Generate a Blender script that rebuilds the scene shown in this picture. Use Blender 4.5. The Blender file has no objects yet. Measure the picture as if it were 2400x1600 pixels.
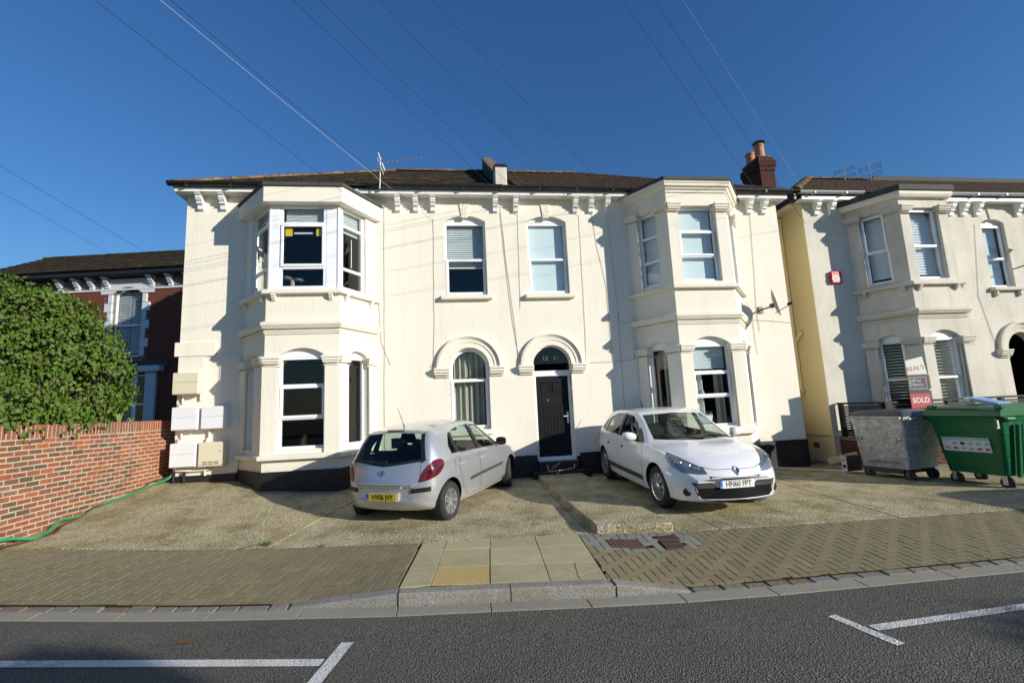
import bpy, bmesh, math, random
from math import sin, cos, pi, radians, sqrt, atan2
from mathutils import Vector, Matrix
from mathutils.bvhtree import BVHTree
from mathutils.geometry import delaunay_2d_cdt
random.seed(7)
scn = bpy.context.scene
COL = scn.collection
# ------------------------------------------------------------------ camera, sky, sun, exposure
cam = bpy.data.cameras.new('camera'); cam_o = bpy.data.objects.new('camera', cam); COL.objects.link(cam_o)
cam.sensor_width = 36; cam.lens = 36*1100/2400; cam.clip_end = 900; cam.clip_start = .05
def look(yaw, pitch, roll):
    fw = Vector((sin(yaw)*cos(pitch), cos(yaw)*cos(pitch), sin(pitch)))
    rt = Vector((cos(yaw), -sin(yaw), 0)); up = rt.cross(fw)
    r2 = rt*cos(roll)+up*sin(roll); u2 = -rt*sin(roll)+up*cos(roll)
    return Matrix((r2, u2, -fw)).transposed()
cam_o.matrix_world = Matrix.Translation((-1.363, -10.7, 1.601)) @ look(radians(7.351), radians(8.056), radians(-2.670)).to_4x4()
scn.camera = cam_o
SUN_TO = Vector((1.34, -1.0, .53)).normalized()
SUN_EL = math.asin(SUN_TO.z); SUN_AZ = atan2(SUN_TO.x, SUN_TO.y)
world = bpy.data.worlds.new('World'); scn.world = world; world.use_nodes = True
wn = world.node_tree; wn.nodes.clear()
wo = wn.nodes.new('ShaderNodeOutputWorld'); wb = wn.nodes.new('ShaderNodeBackground')
sk = wn.nodes.new('ShaderNodeTexSky'); sk.sky_type = 'NISHITA'; sk.sun_disc = False
sk.sun_elevation = SUN_EL; sk.sun_rotation = SUN_AZ; sk.altitude = 0; sk.air_density = 1.5; sk.dust_density = .05; sk.ozone_density = 8.0
wb.inputs[1].default_value = .110
hs = wn.nodes.new('ShaderNodeHueSaturation'); hs.inputs['Saturation'].default_value = 1.06; hs.inputs['Hue'].default_value = .507
wn.links.new(sk.outputs[0], hs.inputs['Color']); wn.links.new(hs.outputs[0], wb.inputs[0]); wn.links.new(wb.outputs[0], wo.inputs[0])
sl = bpy.data.lights.new('sun', 'SUN'); sl.energy = 5.0; sl.angle = radians(.5); sl.color = (1.0, .935, .82)
so = bpy.data.objects.new('sun', sl); COL.objects.link(so)
so.rotation_euler = SUN_TO.to_track_quat('Z', 'Y').to_euler(); so.location = (20, -20, 20)
scn.view_settings.view_transform = 'Standard'; scn.view_settings.look = 'None'
scn.view_settings.exposure = 0.2; scn.view_settings.gamma = 1.0
scn.render.engine = 'CYCLES'
scn.cycles.max_bounces = 8; scn.cycles.transparent_max_bounces = 12
scn.cycles.use_denoising = True
# ------------------------------------------------------------------ object helpers
def link(o, parent=None):
    COL.objects.link(o)
    if parent is not None:
        o.parent = parent
        o.matrix_parent_inverse = Matrix.Translation(-parent.location) if parent.parent is None else Matrix.Identity(4)
    return o
def tag(o, label=None, cat=None, group=None, kind=None):
    if label: o['label'] = label
    if cat: o['category'] = cat
    if group: o['group'] = group
    if kind: o['kind'] = kind
    return o
def thing(name, label, cat, loc=(0, 0, 0), group=None):
    o = bpy.data.objects.new(name, None); COL.objects.link(o); o.empty_display_size = .1
    o.location = loc; o.matrix_local = Matrix.Translation(loc)
    return tag(o, label, cat, group)
def copy_tree(o, parent=None):
    c = o.copy(); COL.objects.link(c)
    if parent is not None: c.parent = parent
    for ch in list(o.children): copy_tree(ch, c)
    return c
class Fr:
    """upright plane: o + u*s + n*d + z ; n points out of the wall"""
    def __init__(s, o, u, n=None):
        s.o = Vector((o[0], o[1], o[2] if len(o) > 2 else 0.)); s.u = Vector((u[0], u[1], 0)).normalized()
        s.n = Vector((s.u.y, -s.u.x, 0)) if n is None else Vector(n)
    def __call__(s, a, z, d=0.): return s.o + s.u*a + s.n*d + Vector((0, 0, z))
FAC = Fr((0, 0, 0), (1, 0))
class MB:
    def __init__(s): s.v = []; s.f = []; s.m = []
    def add(s, vs, fs, m=0):
        b = len(s.v); s.v += [tuple(p) for p in vs]; s.f += [tuple(i+b for i in f) for f in fs]; s.m += [m]*len(fs); return s
    def box(s, x0, x1, y0, y1, z0, z1, m=0):
        return s.hexa([(x0,y0,z0),(x1,y0,z0),(x1,y1,z0),(x0,y1,z0),(x0,y0,z1),(x1,y0,z1),(x1,y1,z1),(x0,y1,z1)], m)
    def hexa(s, p, m=0):
        return s.add(p, [(3,2,1,0),(4,5,6,7),(0,1,5,4),(1,2,6,5),(2,3,7,6),(3,0,4,7)], m)
    def fbox(s, fr, a0, a1, z0, z1, d0, d1, m=0):
        return s.hexa([fr(a0,z0,d1),fr(a1,z0,d1),fr(a1,z0,d0),fr(a0,z0,d0),fr(a0,z1,d1),fr(a1,z1,d1),fr(a1,z1,d0),fr(a0,z1,d0)], m)
    def mbox(s, M, sx, sy, sz, m=0):
        c = [(-1,-1,-1),(1,-1,-1),(1,1,-1),(-1,1,-1),(-1,-1,1),(1,-1,1),(1,1,1),(-1,1,1)]
        return s.hexa([M @ Vector((a*sx/2, b*sy/2, e*sz/2)) for a, b, e in c], m)
    def prism(s, P0, P1, m=0, caps=True):
        n = len(P0); b = [tuple(p) for p in P0]+[tuple(p) for p in P1]
        fs = [(i, (i+1) % n, n+(i+1) % n, n+i) for i in range(n)]
        if caps: fs += [tuple(range(n-1, -1, -1)), tuple(range(n, 2*n))]
        return s.add(b, fs, m)
    def fprism(s, fr, poly, d0, d1, m=0):       # poly counter-clockwise seen from outside
        return s.prism([fr(a, z, d0) for a, z in poly], [fr(a, z, d1) for a, z in poly], m)
    def tube(s, pts, r, n=6, m=0, close=True):
        pts = [Vector(p) for p in pts]; k = len(pts); rings = []
        rr = r if isinstance(r, (list, tuple)) else [r]*k
        for i, p in enumerate(pts):
            t = (pts[min(i+1, k-1)]-pts[max(i-1, 0)]).normalized()
            a = Vector((0, 0, 1)) if abs(t.z) < .9 else Vector((1, 0, 0))
            x = t.cross(a).normalized(); y = t.cross(x)
            rings.append([p+x*rr[i]*cos(2*pi*j/n)+y*rr[i]*sin(2*pi*j/n) for j in range(n)])
        vs = [q for R in rings for q in R]
        fs = [(i*n+j, (i+1)*n+j, (i+1)*n+(j+1) % n, i*n+(j+1) % n) for i in range(k-1) for j in range(n)]
        if close: fs += [tuple(range(n)), tuple(range((k-1)*n+n-1, (k-1)*n-1, -1))]
        return s.add(vs, fs, m)
    def lathe(s, prof, M, n=24, m=0, caps=False):   # prof (r, h); axis = local z of M
        vs = [M @ Vector((r*cos(2*pi*j/n), r*sin(2*pi*j/n), h)) for r, h in prof for j in range(n)]
        k = len(prof)
        fs = [(i*n+j, i*n+(j+1) % n, (i+1)*n+(j+1) % n, (i+1)*n+j) for i in range(k-1) for j in range(n)]
        if caps: fs += [tuple(range(n-1, -1, -1)), tuple(range((k-1)*n, k*n))]
        return s.add(vs, fs, m)
    def mesh(s, name, mats):
        me = bpy.data.meshes.new(name); me.from_pydata(s.v, [], s.f)
        for x in (mats if isinstance(mats, (list, tuple)) else [mats]): me.materials.append(x)
        me.polygons.foreach_set('material_index', s.m); me.update()
        return me
    def build(s, name, mats, parent=None, smooth=False, bevel=0, fix=True, seg=1):
        me = s.mesh(name, mats)
        if fix:
            bm = bmesh.new(); bm.from_mesh(me); bmesh.ops.recalc_face_normals(bm, faces=bm.faces); bm.to_mesh(me); bm.free()
        if smooth:
            me.polygons.foreach_set('use_smooth', [True]*len(me.polygons))
            me.set_sharp_from_angle(angle=radians(smooth if smooth is not True else 40))
        o = link(bpy.data.objects.new(name, me), parent)
        if bevel:
            b = o.modifiers.new('bevel', 'BEVEL'); b.width = bevel; b.segments = seg; b.limit_method = 'ANGLE'
        return o
def interp(T, x):
    if x <= T[0][0]:
        (a, b), (c, d) = T[0], T[1]
        return b+(d-b)*(x-a)/(c-a)
    for (a, b), (c, d) in zip(T, T[1:]):
        if x <= c: return b+(d-b)*(x-a)/(c-a)
    (a, b), (c, d) = T[-2], T[-1]
    return d+(d-b)*(x-c)/(c-a)
def clampi(T, x): return interp(T, min(max(x, T[0][0]), T[-1][0]))
def cdt(outer, holes, extra=()):
    vs = [Vector(p) for p in outer]; ed = [(i, (i+1) % len(outer)) for i in range(len(outer))]
    for h in holes:
        b = len(vs); vs += [Vector(p) for p in h]; ed += [(b+i, b+(i+1) % len(h)) for i in range(len(h))]
    vs += [Vector(p) for p in extra]
    r = delaunay_2d_cdt(vs, ed, [], 1, 1e-5); V = [tuple(v) for v in r[0]]; F = []
    for f in r[2]:
        cx = sum(V[i][0] for i in f)/len(f); cy = sum(V[i][1] for i in f)/len(f)
        if any(inpoly(h, cx, cy) for h in holes) or not inpoly(outer, cx, cy): continue
        F.append(tuple(f))
    return V, F
def inpoly(P, x, y):
    c_ = False; n = len(P)
    for i in range(n):
        (a, b), (d, e) = P[i][:2], P[i-1][:2]
        if (b > y) != (e > y) and x < (d-a)*(y-b)/(e-b)+a: c_ = not c_
    return c_
def arch(s0, s1, z0, zs, rise, n=12):     # counter-clockwise from the outside (s right, z up)
    P = [(s0, z0), (s1, z0)]
    if rise < 1e-4: return P+[(s1, zs), (s0, zs)]
    w = (s1-s0)/2; c = (s0+s1)/2; R = (w*w+rise*rise)/(2*rise); zc = zs+rise-R; a0 = math.asin(min(1, w/R))
    if rise > w*.99: a0 = pi/2
    return P+[(c+R*sin(a0-2*a0*i/n), zc+R*cos(a0-2*a0*i/n)) for i in range(n+1)]
def panel(mb, fr, outer, holes, t, m=0, d=0., rm=None):
    V, F = cdt(outer, holes)
    mb.add([fr(a, z, d) for a, z in V], F, m)
    for h in holes:
        n = len(h)
        mb.add([fr(a, z, d) for a, z in h]+[fr(a, z, d-t) for a, z in h], [(i, n+i, n+(i+1) % n, (i+1) % n) for i in range(n)], m if rm is None else rm)
# ------------------------------------------------------------------ materials
MAT = {}
def mat(name, col=(.5, .5, .5), rough=.6, metal=0., coat=0., spec=.5, trans=0.):
    m = bpy.data.materials.new(name); m.use_nodes = True; b = m.node_tree.nodes['Principled BSDF']
    b.inputs['Base Color'].default_value = (*col, 1); b.inputs['Roughness'].default_value = rough
    b.inputs['Metallic'].default_value = metal; b.inputs['Coat Weight'].default_value = coat; b.inputs['Coat Roughness'].default_value = .04
    b.inputs['Specular IOR Level'].default_value = spec; b.inputs['Transmission Weight'].default_value = trans
    MAT[name] = m; return m
class NT:
    def __init__(s, m): s.t = m.node_tree; s.b = s.t.nodes['Principled BSDF']; s._pos = None
    def n(s, typ, **k):
        x = s.t.nodes.new('ShaderNode'+typ)
        for a, v in k.items():
            if a.startswith('i_'):
                x.inputs[a[2:].replace('_', ' ')].default_value = v
            else: setattr(x, a, v)
        return x
    def l(s, a, b): s.t.links.new(a, b)
    def pos(s, scale=None):
        if s._pos is None: s._pos = s.n('NewGeometry').outputs['Position']
        if scale is None: return s._pos
        mp = s.n('Mapping'); mp.inputs['Scale'].default_value = scale; s.l(s._pos, mp.inputs[0]); return mp.outputs[0]
    def noise(s, sc, det=4, rough=.55, vec=None, out=0):
        x = s.n('TexNoise'); x.inputs['Scale'].default_value = sc; x.inputs['Detail'].default_value = det; x.inputs['Roughness'].default_value = rough
        s.l(vec if vec is not None else s.pos(), x.inputs['Vector']); return x.outputs[out]
    def vor(s, sc, vec=None, out='Distance', feat='F1'):
        x = s.n('TexVoronoi', feature=feat); x.inputs['Scale'].default_value = sc
        s.l(vec if vec is not None else s.pos(), x.inputs['Vector']); return x.outputs[out]
    def ramp(s, fac, stops):
        x = s.n('ValToRGB'); e = x.color_ramp.elements
        while len(e) < len(stops): e.new(.5)
        for i, (p, c) in enumerate(stops):
            e[i].position = p; e[i].color = (*c, 1) if hasattr(c, '__len__') else (c, c, c, 1)
        s.l(fac, x.inputs[0]); return x.outputs[0]
    def mix(s, fac, a, b, bl='MIX'):
        x = s.n('MixRGB', blend_type=bl)
        for i, v in ((0, fac), (1, a), (2, b)):
            if hasattr(v, 'is_output'): s.l(v, x.inputs[i])
            elif hasattr(v, '__len__'): x.inputs[i].default_value = (*v, 1)
            else: x.inputs[i].default_value = v if i == 0 else (v, v, v, 1)
        return x.outputs[0]
    def math(s, op, a, b=None):
        x = s.n('Math', operation=op)
        for i, v in ((0, a), (1, b)):
            if v is None: continue
            if hasattr(v, 'is_output'): s.l(v, x.inputs[i])
            else: x.inputs[i].default_value = v
        return x.outputs[0]
    def col(s, c): s.l(c, s.b.inputs['Base Color'])
    def rough(s, c): s.l(c, s.b.inputs['Roughness'])
    def bump(s, h, dist=.01, st=1.):
        x = s.n('Bump'); x.inputs['Distance'].default_value = dist; x.inputs['Strength'].default_value = st
        s.l(h, x.inputs['Height']); s.l(x.outputs[0], s.b.inputs['Normal'])
    def rnd(s): return s.n('ObjectInfo').outputs['Random']
def stucco(name, base, dirt, bumpd=.012, dirtamt=.35, vsc=26):
    m = mat(name, base, .85, spec=.25); t = NT(m)
    big = t.noise(.9, 5, .6); streak = t.noise(2.2, 5, .6, t.pos((1.6, 1.6, .22)))
    f = t.math('MULTIPLY', t.ramp(big, [(.42, 0.), (.75, 1.)]), dirtamt)
    f2 = t.math('MULTIPLY', t.ramp(streak, [(.52, 0.), (.78, 1.)]), dirtamt*.8)
    c = t.mix(f, base, dirt); c = t.mix(f2, c, tuple(x*.86 for x in dirt))
    sp = t.n('SeparateXYZ'); t.l(t.pos(), sp.inputs[0])
    low = t.math('MULTIPLY', t.ramp(sp.outputs['Z'], [(.0, 1.), (.9, 0.)]), t.ramp(t.noise(3.5, 6, .75), [(.40, 0.), (.70, .55)])); c = t.mix(low, c, tuple(x*.55 for x in dirt))
    st2 = t.ramp(t.noise(5.0, 5, .7, t.pos((1.3, 1.3, .10))), [(.60, 0.), (.74, 1.)]); c = t.mix(t.math('MULTIPLY', st2, dirtamt*.55), c, tuple(x*.72 for x in dirt))
    c = t.mix(t.math('MULTIPLY', t.noise(60, 2), .12), c, tuple(x*.8 for x in base))
    t.col(c)
    v = t.ramp(t.vor(vsc, feat='SMOOTH_F1'), [(.1, 1.), (.6, 0.)])
    h = t.math('ADD', t.math('MULTIPLY', v, .7), t.math('MULTIPLY', t.noise(vsc*1.3, 3, .6), .9))
    t.bump(h, bumpd, .9)
    return m
stucco('cream_render', (.83, .79, .675), (.72, .68, .57), .0036, .45, 48)
stucco('cream_smooth', (.85, .805, .68), (.74, .70, .60), .0012, .4, 60)
stucco('ivory_render', (.70, .665, .57), (.50, .47, .39), .004, .75, 60)
stucco('yellow_render', (.71, .59, .32), (.64, .52, .28), .004, .4, 40)
m = mat('white_upvc', (.84, .85, .87), .28, spec=.5)
m = mat('white_gloss', (.85, .85, .83), .4); t = NT(m); t.col(t.mix(t.ramp(t.noise(3, 5, .7), [(.55, 0.), (.7, 1.)]), (.85, .85, .83), (.62, .58, .5)))
m = mat('black_paint', (.012, .012, .013), .45); t = NT(m); t.col(t.mix(t.ramp(t.noise(5, 6, .7), [(.5, 0.), (.8, 1.)]), (.010, .010, .012), (.045, .042, .04))); t.bump(t.noise(40, 3), .006)
m = mat('black_plastic', (.013, .013, .015), .35)
m = mat('dark_rubber', (.018, .018, .019), .75); t = NT(m); t.col(t.mix(t.noise(20, 4), (.012, .012, .012), (.035, .033, .031)))
m = mat('grey_plastic', (.05, .05, .053), .5)
m = mat('grey_pvc', (.40, .42, .42), .4)
m = mat('roof_felt', (.045, .05, .048), .85); t = NT(m); t.col(t.mix(t.noise(4, 5, .7), (.03, .035, .034), (.085, .09, .08))); t.bump(t.noise(60, 3), .004)
def tilemat(name, a, b, lichen, lo=.60, amt=1.):
    m = mat(name, a, .9, spec=.2); t = NT(m)
    c = t.mix(t.noise(7, 4, .7), a, b); c = t.mix(t.vor(4.2, out='Color'), c, tuple(x*.55 for x in a)); c = t.mix(.35, c, a)
    f = t.ramp(t.noise(2.6, 7, .75), [(lo, 0.), (lo+.12, amt)]); c = t.mix(f, c, lichen)
    t.col(c); t.bump(t.noise(30, 4), .006)
tilemat('slate_tiles', (.050, .042, .032), (.17, .145, .11), (.30, .24, .11), .57, .85)
tilemat('clay_tiles', (.095, .064, .046), (.155, .110, .080), (.17, .14, .07), .66, .7)
tilemat('mossy_tiles', (.035, .028, .016), (.085, .062, .03), (.13, .095, .025), .55, .8)
tilemat('ridge_tiles', (.15, .095, .06), (.20, .14, .09), (.36, .22, .05), .50, .8)
m = mat('mortar', (.50, .43, .30), .95, spec=.1); t = NT(m); t.col(t.mix(t.noise(9, 5, .7), (.55, .47, .31), (.38, .33, .23))); t.bump(t.noise(50, 4), .006)
m = mat('wall_brick', (.3, .1, .06), .88, spec=.2); t = NT(m)
c = t.ramp(t.rnd(), [(0, (.31, .090, .055)), (.16, (.22, .080, .055)), (.30, (.38, .115, .058)), (.44, (.19, .085, .062)), (.58, (.145, .085, .062)), (.72, (.10, .080, .060)), (.80, (.20, .095, .07)), (.90, (.29, .095, .058)), (1., (.24, .13, .10))])
c = t.mix(t.ramp(t.noise(14, 5, .7), [(.45, 0.), (.75, .55)]), c, (.10, .055, .045)); c = t.mix(t.ramp(t.noise(19, 6, .75), [(.63, 0.), (.7, .7)]), c, (.55, .45, .30))
t.col(c); t.bump(t.noise(45, 4), .006)
m = mat('red_brick', (.2, .05, .03), .9, spec=.15); t = NT(m)
t.col(t.mix(t.noise(25, 4), t.ramp(t.rnd(), [(0, (.23, .068, .042)), (.5, (.17, .052, .036)), (1, (.27, .085, .055))]), (.11, .040, .028))); t.bump(t.noise(45, 4), .004)
m = mat('chimney_brick', (.1, .04, .03), .9, spec=.15); t = NT(m)
t.col(t.mix(t.noise(12, 4), t.ramp(t.rnd(), [(0, (.10, .04, .03)), (.5, (.15, .055, .035)), (1, (.08, .04, .035))]), (.05, .03, .025))); t.bump(t.noise(45, 4), .006)
m = mat('dark_mortar', (.17, .15, .13), .95, spec=.1)
m = mat('coping_brick', (.2, .13, .08), .9); t = NT(m); t.col(t.mix(t.noise(9, 5, .7), (.24, .15, .09), (.13, .10, .07)))
m = mat('terracotta', (.55, .25, .13), .8); t = NT(m); t.col(t.mix(t.noise(5, 5), (.58, .27, .15), (.42, .19, .10)))
# ground
m = mat('concrete', (.3, .27, .2), .93, spec=.15); t = NT(m)
c = t.mix(t.noise(.8, 6, .65), (.33, .283, .158), (.55, .49, .32)); c = t.mix(t.ramp(t.noise(1.9, 6, .7), [(.44, 0.), (.66, .8)]), c, (.215, .172, .075)); c = t.mix(t.ramp(t.noise(3.2, 8, .8), [(.56, 0.), (.70, .7)]), c, (.15, .122, .062)); c = t.mix(t.ramp(t.noise(1.3, 7, .75, t.pos((1.7, .45, 1))), [(.56, 0.), (.72, .55)]), c, (.60, .56, .45))
v = t.noise(36, 3, .7); ag = t.math('MULTIPLY', t.ramp(t.noise(30, 2, .5), [(.40, 0.), (.58, 1.)]), .95)
c = t.mix(ag, c, t.mix(.8, c, t.ramp(v, [(.35, .0), (.65, 1.)]), 'OVERLAY')); c = t.mix(t.ramp(t.vor(55), [(.05, .55), (.25, 0.)]), c, (.10, .085, .055)); c = t.mix(t.ramp(t.vor(23), [(.04, .75), (.12, 0.)]), c, (.62, .58, .47))
t.col(c); t.bump(t.math('ADD', t.noise(55, 4, .6), t.math('MULTIPLY', t.vor(40), -.8)), .012)
m = mat('paver', (.2, .18, .13), .92, spec=.15); t = NT(m)
c = t.ramp(t.rnd(), [(0, (.24, .200, .115)), (.35, (.31, .26, .15)), (.6, (.26, .225, .14)), (.85, (.36, .30, .17)), (.95, (.29, .20, .125)), (1, (.22, .20, .15))])
c = t.mix(t.noise(2.0, 6, .7), c, (.18, .155, .085)); c = t.mix(t.ramp(t.noise(90, 2), [(.55, 0.), (.72, .5)]), c, (.40, .36, .27)); c = t.mix(t.ramp(t.vor(12), [(.03, .7), (.07, 0.)]), c, (.52, .5, .42))
t.col(c); t.bump(t.noise(80, 3), .006)
m = mat('grey_paver', (.3, .3, .27), .92, spec=.15); t = NT(m); t.col(t.mix(t.noise(70, 3), t.ramp(t.rnd(), [(0, (.27, .265, .225)), (1, (.36, .35, .30))]), (.19, .185, .155))); t.bump(t.noise(80, 3), .005)
m = mat('paving_slab', (.35, .31, .2), .9, spec=.15); t = NT(m)
c = t.ramp(t.rnd(), [(0, (.58, .51, .29)), (.35, (.66, .59, .35)), (.7, (.50, .45, .28)), (1, (.70, .62, .38))]); c = t.mix(t.noise(2.4, 6, .7), c, (.32, .28, .16)); c = t.mix(t.ramp(t.noise(70, 2), [(.5, 0.), (.7, .5)]), c, (.17, .15, .10))
t.col(c); t.bump(t.noise(100, 3), .004)
m = mat('ochre_slab', (.42, .3, .12), .9, spec=.15); t = NT(m); t.col(t.mix(t.ramp(t.noise(90, 3), [(.4, 0.), (.7, .8)]), t.mix(t.noise(3, 5, .7), (.68, .49, .18), (.55, .43, .19)), (.20, .15, .075)))
m = mat('joint_sand', (.06, .06, .03), .98, spec=.05); t = NT(m); t.col(t.mix(t.ramp(t.noise(2.2, 5, .7), [(.5, 0.), (.62, 1.)]), (.040, .033, .018), (.060, .070, .010)))
m = mat('granite', (.35, .35, .35), .75, spec=.3); t = NT(m)
c = t.mix(t.ramp(t.noise(120, 2, .6), [(.38, 0.), (.62, 1.)]), (.13, .125, .11), (.40, .385, .34)); c = t.mix(t.ramp(t.noise(3, 5, .7), [(.44, 0.), (.72, .8)]), c, (.20, .175, .11)); t.col(c); t.bump(t.noise(60, 4), .005)
m = mat('sett', (.25, .23, .2), .85, spec=.2); t = NT(m)
c = t.ramp(t.rnd(), [(0, (.33, .31, .26)), (.35, (.27, .23, .16)), (.6, (.30, .17, .12)), (.8, (.33, .31, .27)), (1, (.24, .24, .23))]); c = t.mix(t.noise(40, 4), c, (.13, .12, .10)); t.col(c); t.bump(t.noise(30, 4), .01)
m = mat('gutter_concrete', (.35, .34, .3), .9, spec=.15); t = NT(m); t.col(t.mix(t.ramp(t.noise(100, 2), [(.45, 0.), (.7, .6)]), t.mix(t.noise(2.5, 5, .7), (.38, .36, .29), (.27, .245, .18)), (.15, .14, .115))); t.bump(t.noise(90, 3), .003)
def asphalt_nodes(t):
    big = t.noise(.55, 5, .65); c = t.mix(t.ramp(big, [(.35, 0.), (.7, 1.)]), (.078, .075, .060), (.112, .108, .088))
    c = t.mix(t.ramp(t.noise(95, 2, .6), [(.46, 0.), (.66, .9)]), c, (.24, .23, .185)); c = t.mix(t.ramp(t.noise(80, 2, .6), [(.34, .95), (.50, 0.)]), c, (.020, .020, .019))
    c = t.mix(t.ramp(t.vor(9), [(.012, .9), (.03, 0.)]), c, (.55, .54, .5)); c = t.mix(t.ramp(t.noise(1.1, 7, .75), [(.60, 0.), (.78, .5)]), c, (.19, .18, .145)); c = t.mix(t.ramp(t.noise(.9, 6, .8, t.pos((1, 2.2, 1))), [(.60, 0.), (.74, .6)]), c, (.035, .034, .031))
    return c
m = mat('asphalt', (.05, .05, .05), .78, spec=.35); t = NT(m); t.col(asphalt_nodes(t)); t.bump(t.math('ADD', t.vor(75), t.math('MULTIPLY', t.noise(50, 3), .5)), .012)
m = mat('road_paint', (.7, .7, .66), .7); t = NT(m)
w = t.ramp(t.math('ADD', t.noise(70, 4, .65), t.math('MULTIPLY', t.noise(3, 3), .5)), [(.76, 0.), (.98, 1.)]); t.col(t.mix(w, (.72, .71, .66), asphalt_nodes(t))); t.bump(t.vor(75), .008)
m = mat('earth', (.10, .085, .05), .95)
# glass, trims
def glassmat(name, tint, refl=1., rough=0.):
    m = bpy.data.materials.new(name); m.use_nodes = True; t = m.node_tree; t.nodes.clear()
    o = t.nodes.new('ShaderNodeOutputMaterial'); tr = t.nodes.new('ShaderNodeBsdfTransparent'); tr.inputs[0].default_value = (*tint, 1)
    g = t.nodes.new('ShaderNodeBsdfGlossy'); g.inputs['Roughness'].default_value = rough; f = t.nodes.new('ShaderNodeFresnel'); f.inputs[0].default_value = 1.5*refl
    bf = t.nodes.new('ShaderNodeNewGeometry'); iv = t.nodes.new('ShaderNodeMath'); iv.operation = 'SUBTRACT'; iv.inputs[0].default_value = 1; t.links.new(bf.outputs['Backfacing'], iv.inputs[1]); mu = t.nodes.new('ShaderNodeMath'); mu.operation = 'MULTIPLY'; t.links.new(f.outputs[0], mu.inputs[0]); t.links.new(iv.outputs[0], mu.inputs[1])
    x = t.nodes.new('ShaderNodeMixShader'); t.links.new(mu.outputs[0], x.inputs[0]); t.links.new(tr.outputs[0], x.inputs[1]); t.links.new(g.outputs[0], x.inputs[2]); t.links.new(x.outputs[0], o.inputs[0])
    MAT[name] = m
glassmat('window_glass', (.93, .955, .96), 1.08)
glassmat('car_glass', (.64, .72, .68), 1.0)
glassmat('lamp_glass', (.9, .92, .94), 1.0)
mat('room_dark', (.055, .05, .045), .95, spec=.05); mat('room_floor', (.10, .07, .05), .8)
m = mat('curtain', (.40, .39, .31), .95, spec=.05); mat('curtain_white', (.72, .72, .68), .95, spec=.05)
mat('roller_blind', (.74, .82, .84), .8); mat('blind_slat', (.78, .82, .82), .45); mat('shutter_white', (.86, .88, .90), .4)
mat('chrome', (.75, .76, .78), .12, 1.); mat('alloy', (.72, .73, .74), .28, .85); mat('alu', (.62, .63, .64), .35, .9); mat('steel_dark', (.10, .10, .10), .5, .6)
m = mat('silver_paint', (.55, .565, .585), .32, .62, 1.); m = mat('white_paint', (.83, .84, .85), .32, 0., 1.)
m = mat('red_lens', (.13, .004, .004), .12, coat=1.); m = mat('dark_red_lens', (.06, .004, .006), .12, coat=1.); mat('red_print', (.45, .02, .02), .6)
mat('matt_black', (.010, .010, .011), .85, spec=.15); mat('lamp_inside', (.34, .36, .38), .35, .7); mat('car_seat', (.030, .031, .034), .9); mat('car_interior', (.020, .020, .022), .8)
mat('plate_yellow', (.72, .50, .02), .4); mat('plate_white', (.82, .82, .80), .35); mat('plate_blue', (.02, .10, .50), .4); mat('ink', (.012, .012, .013), .5)
m = mat('bin_green', (.006, .105, .036), .32, spec=.5); t = NT(m); t.col(t.mix(t.ramp(t.noise(6, 5, .7), [(.5, 0.), (.8, .5)]), (.003, .120, .040), (.007, .075, .030)))
m = mat('galvanised', (.35, .37, .38), .5, .55); t = NT(m)
c = t.mix(t.ramp(t.vor(28, out='Color'), [(.2, 0.), (.9, 1.)]), (.36, .38, .38), (.58, .60, .59)); c = t.mix(t.ramp(t.noise(5, 6, .75), [(.45, 0.), (.75, .8)]), c, (.15, .145, .135)); c = t.mix(t.ramp(t.vor(34), [(.08, .6), (.2, 0.)]), c, (.62, .63, .6)); t.col(c)
mat('bin_lid_grey', (.06, .06, .063), .3); mat('dish_grey', (.16, .17, .18), .5); mat('fence_black', (.008, .008, .010), .6, spec=.3); mat('cardboard', (.42, .35, .24), .9); mat('box_print', (.05, .05, .055), .7)
mat('hose_green', (.02, .30, .10), .4); mat('cable_brown', (.10, .045, .03), .6); mat('cable_black', (.012, .012, .014), .6); mat('cable_white', (.72, .71, .66), .6); mat('cable_grey', (.40, .37, .28), .7)
m = mat('leaf', (.06, .10, .02), .55, spec=.2); t = NT(m); r_ = t.n('NewGeometry').outputs['Random Per Island']
t.col(t.ramp(r_, [(0, (.055, .105, .012)), (.35, (.080, .140, .016)), (.65, (.045, .090, .013)), (.90, (.105, .145, .020)), (.985, (.14, .13, .025)), (1., (.16, .10, .04))]))
t.b.inputs['Subsurface Weight'].default_value = 0.
mat('bark', (.10, .08, .055), .9); mat('weed', (.07, .16, .02), .6); mat('fern', (.22, .28, .06), .6)
mat('sign_white', (.70, .70, .66), .6); mat('sign_black', (.022, .020, .022), .5); mat('sign_red', (.50, .035, .04), .5); mat('orange_print', (.65, .25, .08), .6); mat('pink_print', (.30, .07, .10), .6)
mat('alarm_red', (.48, .022, .028), .4); mat('meter_white', (.76, .77, .80), .4); mat('meter_cream', (.68, .63, .47), .5); mat('note_yellow', (.72, .55, .02), .7)
mat('blue_print', (.22, .40, .62), .6); mat('teal_print', (.26, .48, .44), .6); mat('label_white', (.62, .66, .66), .6); mat('pipe_yellow', (.74, .60, .33), .45)
m = mat('rust_iron', (.13, .05, .035), .85); t = NT(m); t.col(t.mix(t.noise(30, 5), (.15, .075, .058), (.07, .045, .036)))
mat('stone_white', (.60, .62, .65), .7); mat('leaf_stain', (.16, .075, .02), .9); mat('pole_wood', (.10, .07, .05), .9); mat('gold_leaf', (.22, .14, .03), .5); mat('door_black', (.006, .006, .007), .5, spec=.25); mat('carpet_grey', (.24, .24, .25), .95); mat('sisal', (.42, .30, .18), .95)
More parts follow.
